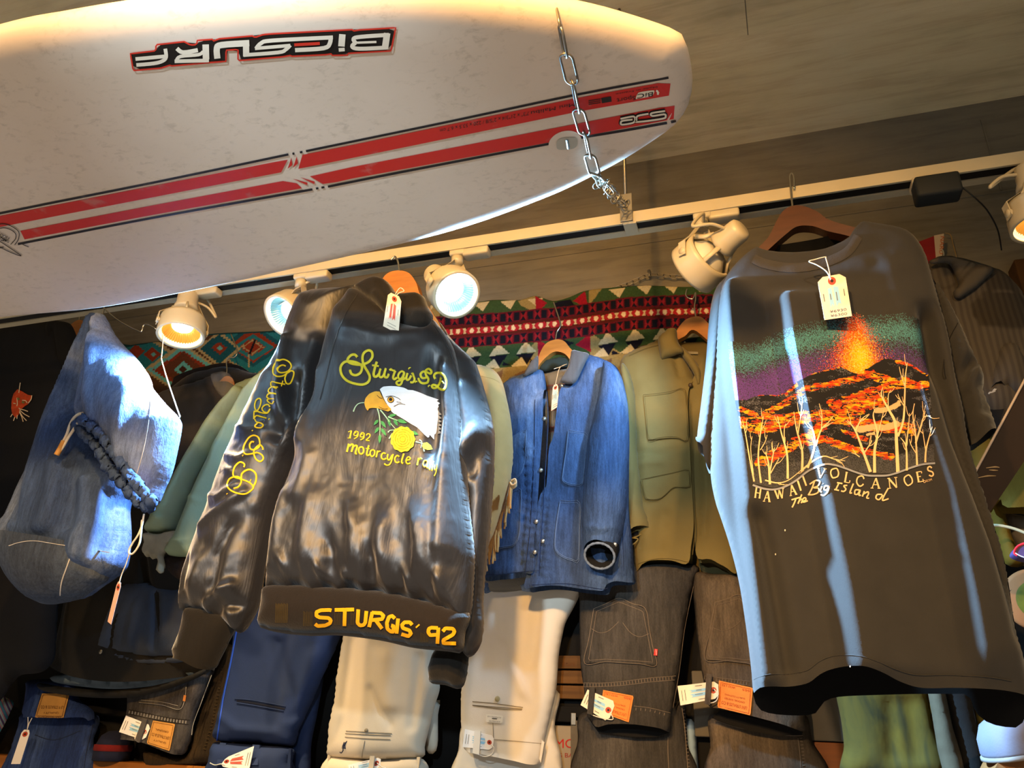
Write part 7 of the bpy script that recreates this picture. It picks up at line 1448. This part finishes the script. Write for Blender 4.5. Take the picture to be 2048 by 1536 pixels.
# packet hanging on the wall
pk_ = thing('paper_packet', 'small red packet with a white lettered edge, hung on the wall behind the shirt', 'packet', py1(1866, 470, YW - .03))
vs, fs = slab_px([(1836, 484), (1868, 472), (1872, 520), (1858, 526), (1846, 500)], YW - .055, YW - .02); mesh('red_front', vs, fs, mat('dark_red_card', '#7a0f16', .6, .2, 20, .1), pk_, False)
vs, fs = slab_px([(1868, 471), (1888, 467), (1884, 518), (1872, 520)], YW - .055, YW - .02); mesh('white_side', vs, fs, mat('dirty_white_card', '#b4a48c', .7, .06, 20, .1), pk_, False, label='white side with orange letters')
mb = MB(); decal_text(mb, FlatY(YW - .055), 'NARU', (1881, 473), (1878, 508), 8, .001); mb.build('orange_letters', mat('orange_print', '#a8501c', .7, .1, 20, 0), pk_)
mb = MB(); mb.add(*tube([py1(*q, YW - .03) for q in crom([(1890, 466), (1901, 470), (1906, 488), (1913, 514)], 5)], .0014, 6)); mb.build('cord', mat('tan_cord', '#8a744c', .9, .1, 40, .2), pk_)
# slanted dark plank
pw = thing('wooden_plank', 'dark reddish wooden plank leaning across behind the t-shirt hem', 'plank', py1(2000, 900, 1.5))
P_ = [(1930, 975), (1951, 943), (1985, 880), (2020, 815), (2055, 748), (2110, 760), (2130, 820), (2060, 905), (2020, 965), (1979, 1026), (1962, 1050)]
vs, fs = slab_px(P_, 1.50, 1.525); mesh('board', vs, fs, mat('dark_red_wood', '#170a08', .6, .3, 7, .1, 200, (1, 1, 1), spec=.15), pw, False)
mb = MB(); mb.add(*tube([py1(*q, 1.4985) for q in crom([(1945, 954), (1985, 880), (2020, 815), (2056, 747)], 6)], .0022, 8)); mb.build('pale_edge', mat('worn_pale_edge', '#a3948a', .7, .1, 40, .2), pw, label='worn pale edge')
mb = MB()
for P in ([(1972, 936), (1990, 934), (1999, 935)], [(1978, 940), (1996, 941)], [(1955, 956), (1975, 952), (1992, 952)]): decal_stroke(mb, FlatY(1.50), P, [1, 2.6, .6], .0006)
mb.build('paint_chips', mat('pale_wood_chip', '#8f7a5c', .8, .1, 30, 0), pw)
# yellow-green jacket and what hangs below it
M_yg = mat('mustard_green_cloth', '#604a05', .85, .1, 8, .3, 500, wr=.3, wrs=12); M_greyc = mat('grey_tan_cloth', '#6f6454', .9, .2, 9, .3, 400, wr=.5, wrs=20)
yg = thing('mustard_jacket', 'mustard green jacket hem at the right edge, behind the plank', 'jacket', py1(2020, 900, 1.72))
q = Cloth(1.70, [(1935, 880), (1990, 872), (2100, 870), (2110, 1022), (2048, 1022), (2005, 1021), (1996, 1004), (1978, 1030), (1960, 1010), (1945, 950)], depth=.03, rim=.04, back=.02, sp=.011, open_=[(3, 6)]); q.build('body', M_yg, yg)
q = Cloth(1.74, [(1960, 1000), (2002, 1000), (2014, 1040), (2030, 1085), (2050, 1130), (2012, 1130), (1998, 1090), (1980, 1040)], depth=.025, rim=.03, back=.02, sp=.011, curve=3); q.build('lining', M_yg, yg)
gl = thing('grey_cloth', 'crumpled grey-tan cloth below the mustard jacket hem', 'cloth', py1(2040, 1035, 1.76)); q = Cloth(1.765, [(2004, 1030), (2050, 1032), (2110, 1036), (2110, 1130), (2040, 1130), (2028, 1090)], depth=.02, rim=.03, back=.01, sp=.01, curve=3, noise=[(.006, 16, 8, 231)]); q.build('panel', M_greyc, gl)
wcb = tag(mesh('white_cable', *tube([py1(*q, 1.68) for q in crom([(1960, 1058), (1986, 1051), (2010, 1053), (2036, 1060), (2070, 1074)], 6)], .0030, 8), mat('cream_cable', '#cfc29a', .6, .05, 30, 0), None), 'cream cable curving across the mustard cloth', 'cable')
cpv = thing('peaked_cap', 'cap with a red and white trimmed purple peak cut off by the right edge', 'cap', py1(2060, 1105, 1.60))
vs, fs = slab_px([(2028, 1106), (2032, 1096), (2042, 1089), (2064, 1083), (2090, 1090), (2080, 1120), (2056, 1118), (2038, 1113)], 1.60, 1.63, 4); mesh('peak', vs, fs, mat('purple_peak', '#4a3a66', .7, .3, 14, .2), cpv, False)
mb = MB(); decal_stroke(mb, FlatY(1.60), [(2064, 1083), (2042, 1089), (2032, 1096), (2028, 1106), (2034, 1111)], 4.5, .001, .001, n=6); mb.build('trim', mat('red_trim', '#c22434', .7, .1, 20, .1), cpv); mb = MB(); decal_stroke(mb, FlatY(1.60), [(2030, 1106), (2040, 1112), (2056, 1117), (2080, 1119)], 2, .0016, .001, n=6); mb.build('edge', mat('white_trim', '#d6d2d6', .7, .05, 20, .1), cpv)
dsc = thing('round_badge_bag', 'round orange and green badge-like disc at the right edge', 'round badge', py1(2070, 1195, 1.72))
c0 = py1(2074, 1200, 1.72)
mb = MB(); mb.add(*lathe([(0, -.004), (.052, -.004), (.057, 0), (.058, .004), (.055, .010), (0, .010)], c0, (0, 1, .15), 48)); mb.build('disc', mat('peach_card', '#9a6238', .7, .12, 12, .1), dsc)
mb = MB(); mb.add(*lathe([(0, -.0065), (.030, -.0065), (.036, -.0045)], c0, (0, 1, .15), 48)); mb.build('green_centre', mat('yellow_green_print', '#5c5a14', .7, .5, 22, .1), dsc)
mb = MB()
for a0 in (3.3, 3.7): mb.add(*tube([c0 + V([.054 * math.cos(a0 + .1 * k) * (1 - .06 * k), -.006, .052 * math.sin(a0 + .1 * k + math.pi) * (1 - .06 * k)]) for k in range(6)], .0009, 6))
mb.build('print_lines', M_ink, dsc)
# tie-dyed trousers and hanging strips at the lower right
t_ = NT('tie_dyed_cotton'); a = t_.noise(7, (1, 1, .6), 5, .6, 1.2); b = t_.noise(4, (2.5, 1, .5), 3, .6, .8); base = t_.ramp(a, [(.36, rgba(S('#20240c'))), (.46, rgba(S('#564605'))), (.62, rgba(S('#6a5405')))]); base = t_.mix(t_.ramp(b, [(.58, (0, 0, 0, 1)), (.68, (.8, .8, .8, 1))]), base, rgba(S('#1a1f0c'))); t_.l(base, t_.b.inputs['Base Color']); t_.set(Roughness=.9); t_.bump(t_.noise(24, (1, 1, .4), 3), .4, .006)
td = thing('tie_dyed_trousers', 'yellow and green tie-dyed trousers below the t-shirt hem', 'trousers', py1(1760, 1390, YP))
q = Cloth(1.80, [(1665, 1340), (1700, 1330), (1850, 1340), (1860, 1400), (1872, 1460), (1888, 1560), (1694, 1560), (1688, 1490), (1682, 1440), (1672, 1390)], depth=.03, rim=.05, back=.02, sp=.01, folds=[('r', [(1775, 1380), (1780, 1460), (1785, 1540)], -.010, .015, .015, .2), ('r', [(1810, 1380), (1818, 1440), (1830, 1540)], -.012, .02, .02, .2)], noise=[(.005, 8, 4, 241)]); q.build('legs', t_.m, td)
def strip(name, label, P, y, mt, cat='trousers'):
    t = thing(name, label, cat, py1(*P[0], y)); q = Cloth(y, P, depth=.014, rim=.016, back=.01, sp=.011, curve=2); q.build('leg', mt, t); return t
strip('trousers', 'mustard trouser strip right of the tie-dyed pair', [(1845, 1345), (1868, 1345), (1880, 1440), (1905, 1560), (1880, 1560), (1862, 1440)], 1.79, M_yg)
strip('trousers', 'grey-beige trouser leg right of the mustard strip', [(1852, 1345), (1880, 1345), (1905, 1453), (1933, 1560), (1890, 1560), (1864, 1430)], 1.765, mat('grey_beige_cotton', '#5f5340', .9, .08, 9, .3, 400, wr=.3, wrs=14))
strip('trousers', 'black trouser leg right of the grey-beige one', [(1878, 1345), (1930, 1345), (1948, 1430), (1976, 1560), (1930, 1560), (1905, 1453)], 1.78, mat('black_cotton', '#121110', .9, .2, 9, .3))
strip('trousers', 'olive trouser leg beside the white hat', [(1932, 1345), (1960, 1345), (1975, 1430), (2010, 1500), (2020, 1560), (1972, 1560), (1952, 1440)], 1.80, mat('olive_cotton', '#4d4713', .9, .15, 9, .3))
hat = thing('white_hat', 'rounded white hat beneath the t-shirt hem at the right edge', 'hat', py1(2050, 1480, 1.58))
c0 = py1(2046, 1500, 1.60); mb = MB(); mb.add(*lathe([(0, .062), (.025, .060), (.048, .048), (.060, .028), (.064, .006), (.062, 0), (0, 0)], c0, (-.25, -.1, 1), 40)); mb.build('crown', mat('white_hat_felt', '#73707c', .85, .06, 10, .3, 300), hat)
mb = MB(); mb.add(*lathe([(.060, .003), (.066, .001), (.067, -.004), (.060, -.006)], c0, (-.25, -.1, 1), 40)); mb.build('band', mat('grey_band', '#857c74', .85, .06, 10, .3, 300), hat)
blk = thing('tan_block', 'tan leather block supporting the white hat', 'block', py1(2040, 1540, 1.6)); vs, fs = slab_px([(1986, 1545), (2000, 1516), (2030, 1500), (2060, 1492), (2120, 1490), (2120, 1570), (1986, 1570)], 1.56, 1.66); mesh('block_body', vs, fs, mat('tan_leather', '#8a5a30', .7, .15, 12, .2), blk, False)
# ================================================================== paper price tags
M_paper = mat('cream_tag_card', '#ded3bd', .8, .03, 20, .1, 400); M_paperw = mat('white_tag_card', '#e3e0dc', .8, .03, 20, .1, 400)
M_eye = mat('russet_eyelet', '#a9402a', .6, .1, 30, .1); M_eyein = mat('eyelet_hole', '#2a1712', .7, .1, 30, 0)
M_tblue = mat('pale_blue_tag_print', '#8fc0dc', .8, .05, 30, 0); M_tred = mat('coral_tag_print', '#dd5a48', .8, .05, 30, 0); M_tink = mat('grey_tag_ink', '#6a655e', .8, .05, 30, 0)
M_string = mat('white_tag_string', '#d6cfc2', .9, .05, 40, .3)
TAGG = 'paper price tags'
def price_tag(label, quad, y, string, ink, paper=None, price=None, th=.0008, print_=True, rows=4, group=TAGG):
    """quad: pixel corners (eyelet end first): two corners at the eyelet end, then the far end"""
    a, b, c, d = (V(q, ) for q in quad)
    def at(u, v): return (a * (1 - u) + b * u) * (1 - v) + (d * (1 - u) + c * u) * v
    e = at(.5, .13); t = thing('price_tag', label, 'price tag', py1(*e, y), group)
    ol = [at(0, .10), at(.20, 0), at(.80, 0), at(1, .10), at(1, 1), at(0, 1)]
    vs, fs = slab_px(ol, y - th, y); mesh('card', vs, fs, paper or M_paper, t, False)
    f = FlatY(y - th); W = np.linalg.norm(b - a); L = np.linalg.norm(d - a)
    rr = .088 * max(W, L * .55)
    def disk(r, off, m_, nm, par):
        ux = (b - a) / (W + 1e-9); uy = (d - a) / (L + 1e-9); rx = min(r, W * .32)
        mb = MB(); decal_poly(mb, f, [tuple(e + ux * rx * math.cos(k) + uy * r * math.sin(k)) for k in th_], off); return mb.build(nm, m_, par)
    th_ = np.linspace(0, 2 * np.pi, 25)[:-1]
    ey = disk(rr * 1.6, .0003, M_eye, 'eyelet', t); disk(rr * .62, .0006, M_eyein, 'eyelet_hole', ey)
    if print_:
        mb = MB()
        for P in ([(.30, .30), (.44, .27), (.44, .72), (.37, .66), (.30, .74)], [(.50, .25), (.68, .29), (.70, .70), (.62, .65), (.52, .73)]): decal_poly(mb, f, [tuple(at(*p)) for p in P], .0005)
        mb.build('ribbon_print', ink, t); mb = MB()
        for v0, v1, u in ((.40, .58, .12), (.36, .52, .86), (.40, .60, .58), (.42, .56, .36)): decal_stroke(mb, f, [at(u, v0), at(u, v1)], max(.8, W * .03), .0008, n=3)
        if price:
            for k, s_ in enumerate(price): decal_text(mb, f, s_, tuple(at(.24, .86 + .10 * k)), tuple(at(.84, .86 + .10 * k)), L * .06, .0008)
        else:
            for k in range(2): decal_stroke(mb, f, [at(.25, .84 + .08 * k), at(.8, .84 + .08 * k)], max(.8, W * .03), .0008, n=3)
        mb.build('small_print', M_tink, t)
    for S_ in string:
        mb = MB(); mb.add(*tube([py1(q[0], q[1], y - .001 - (q[2] if len(q) > 2 else 0)) for q in [tuple(p) for p in crom(S_, 6)]], .0011, 6)); mb.build('string', M_string, t)
    return t
price_tag('cream price tag with pale blue print, tied at the neck of the volcano t-shirt', [(1634, 556), (1690, 546), (1704, 632), (1649, 640)], YTS - .098, [[(1661, 560), (1658, 540), (1652, 518), (1650, 514), (1630, 519), (1618, 523), (1634, 530), (1652, 542), (1662, 558)]], M_tblue, price=('¥6930', '¥6300'))
price_tag('cream price tag with coral print, on the collar of the satin jacket', [(777, 583), (803, 595), (797, 668), (766, 652)], YJ - .055, [[(790, 594), (798, 586), (808, 582), (800, 576), (790, 590)]], M_tred)
price_tag('small grey price tag hanging inside the denim jacket neck', [(1106, 770), (1116, 768), (1118, 812), (1102, 822)], YD - .005, [[(1110, 774), (1114, 755), (1120, 735), (1134, 728), (1122, 733), (1108, 738)]], M_tblue, M_paperw)
price_tag('narrow edge-on price tag hanging from the denim bag cord', [(235, 1162), (243, 1166), (222, 1249), (215, 1243)], YBg - .03, [[(259, 1106), (252, 1128), (243, 1150), (238, 1168)]], M_tblue, mat('rosy_tag_card', '#c9a79c', .8, .05, 20, .1), print_=False)
price_tag('plain white price tag on the dark indigo jeans', [(45, 1459), (61, 1460), (40, 1528), (22, 1528)], YP - .04, [[(53, 1464), (58, 1448), (64, 1436)], [(53, 1464), (56, 1450), (56, 1434)]], M_tblue, M_paperw, print_=False)
price_tag('white price tag slipped under the belt loop of the washed black jeans', [(302, 1451), (289, 1481), (238, 1464), (252, 1431)], YP - .0288, [[(292, 1463), (284, 1478), (278, 1484), (270, 1478), (272, 1466)]], M_tblue, M_paperw)
price_tag('white price tag with coral print, on the navy trousers at the bottom edge', [(440, 1532), (452, 1515), (508, 1492), (497, 1545)], YP - .052, [[(450, 1530), (442, 1528), (430, 1530), (420, 1526)]], M_tred, M_paperw)
price_tag('white price tag on the beige chinos at the bottom edge', [(762, 1514), (760, 1536), (700, 1546), (696, 1530)], YP - .046, [[(754, 1526), (764, 1534), (772, 1536)]], M_tblue, M_paperw)
price_tag('white price tag with pale blue print on the cream chinos', [(989, 1472), (984, 1500), (925, 1494), (930, 1458)], YP - .036, [[(982, 1490), (988, 1496), (984, 1508), (972, 1513), (960, 1510), (950, 1500)]], M_tblue, M_paperw)
price_tag('cream price tag under the belt loop of the faded black jeans', [(1232, 1404), (1216, 1444), (1161, 1410), (1175, 1379)], YP - .0435, [[(1220, 1424), (1226, 1438), (1212, 1438), (1190, 1432), (1178, 1426)]], M_tblue)
price_tag('cream price tag under the belt loop of the brownish jeans', [(1436, 1362), (1438, 1396), (1361, 1411), (1355, 1372)], YP - .0435, [[(1428, 1378), (1436, 1390), (1432, 1402), (1420, 1406), (1410, 1404)]], M_tblue)
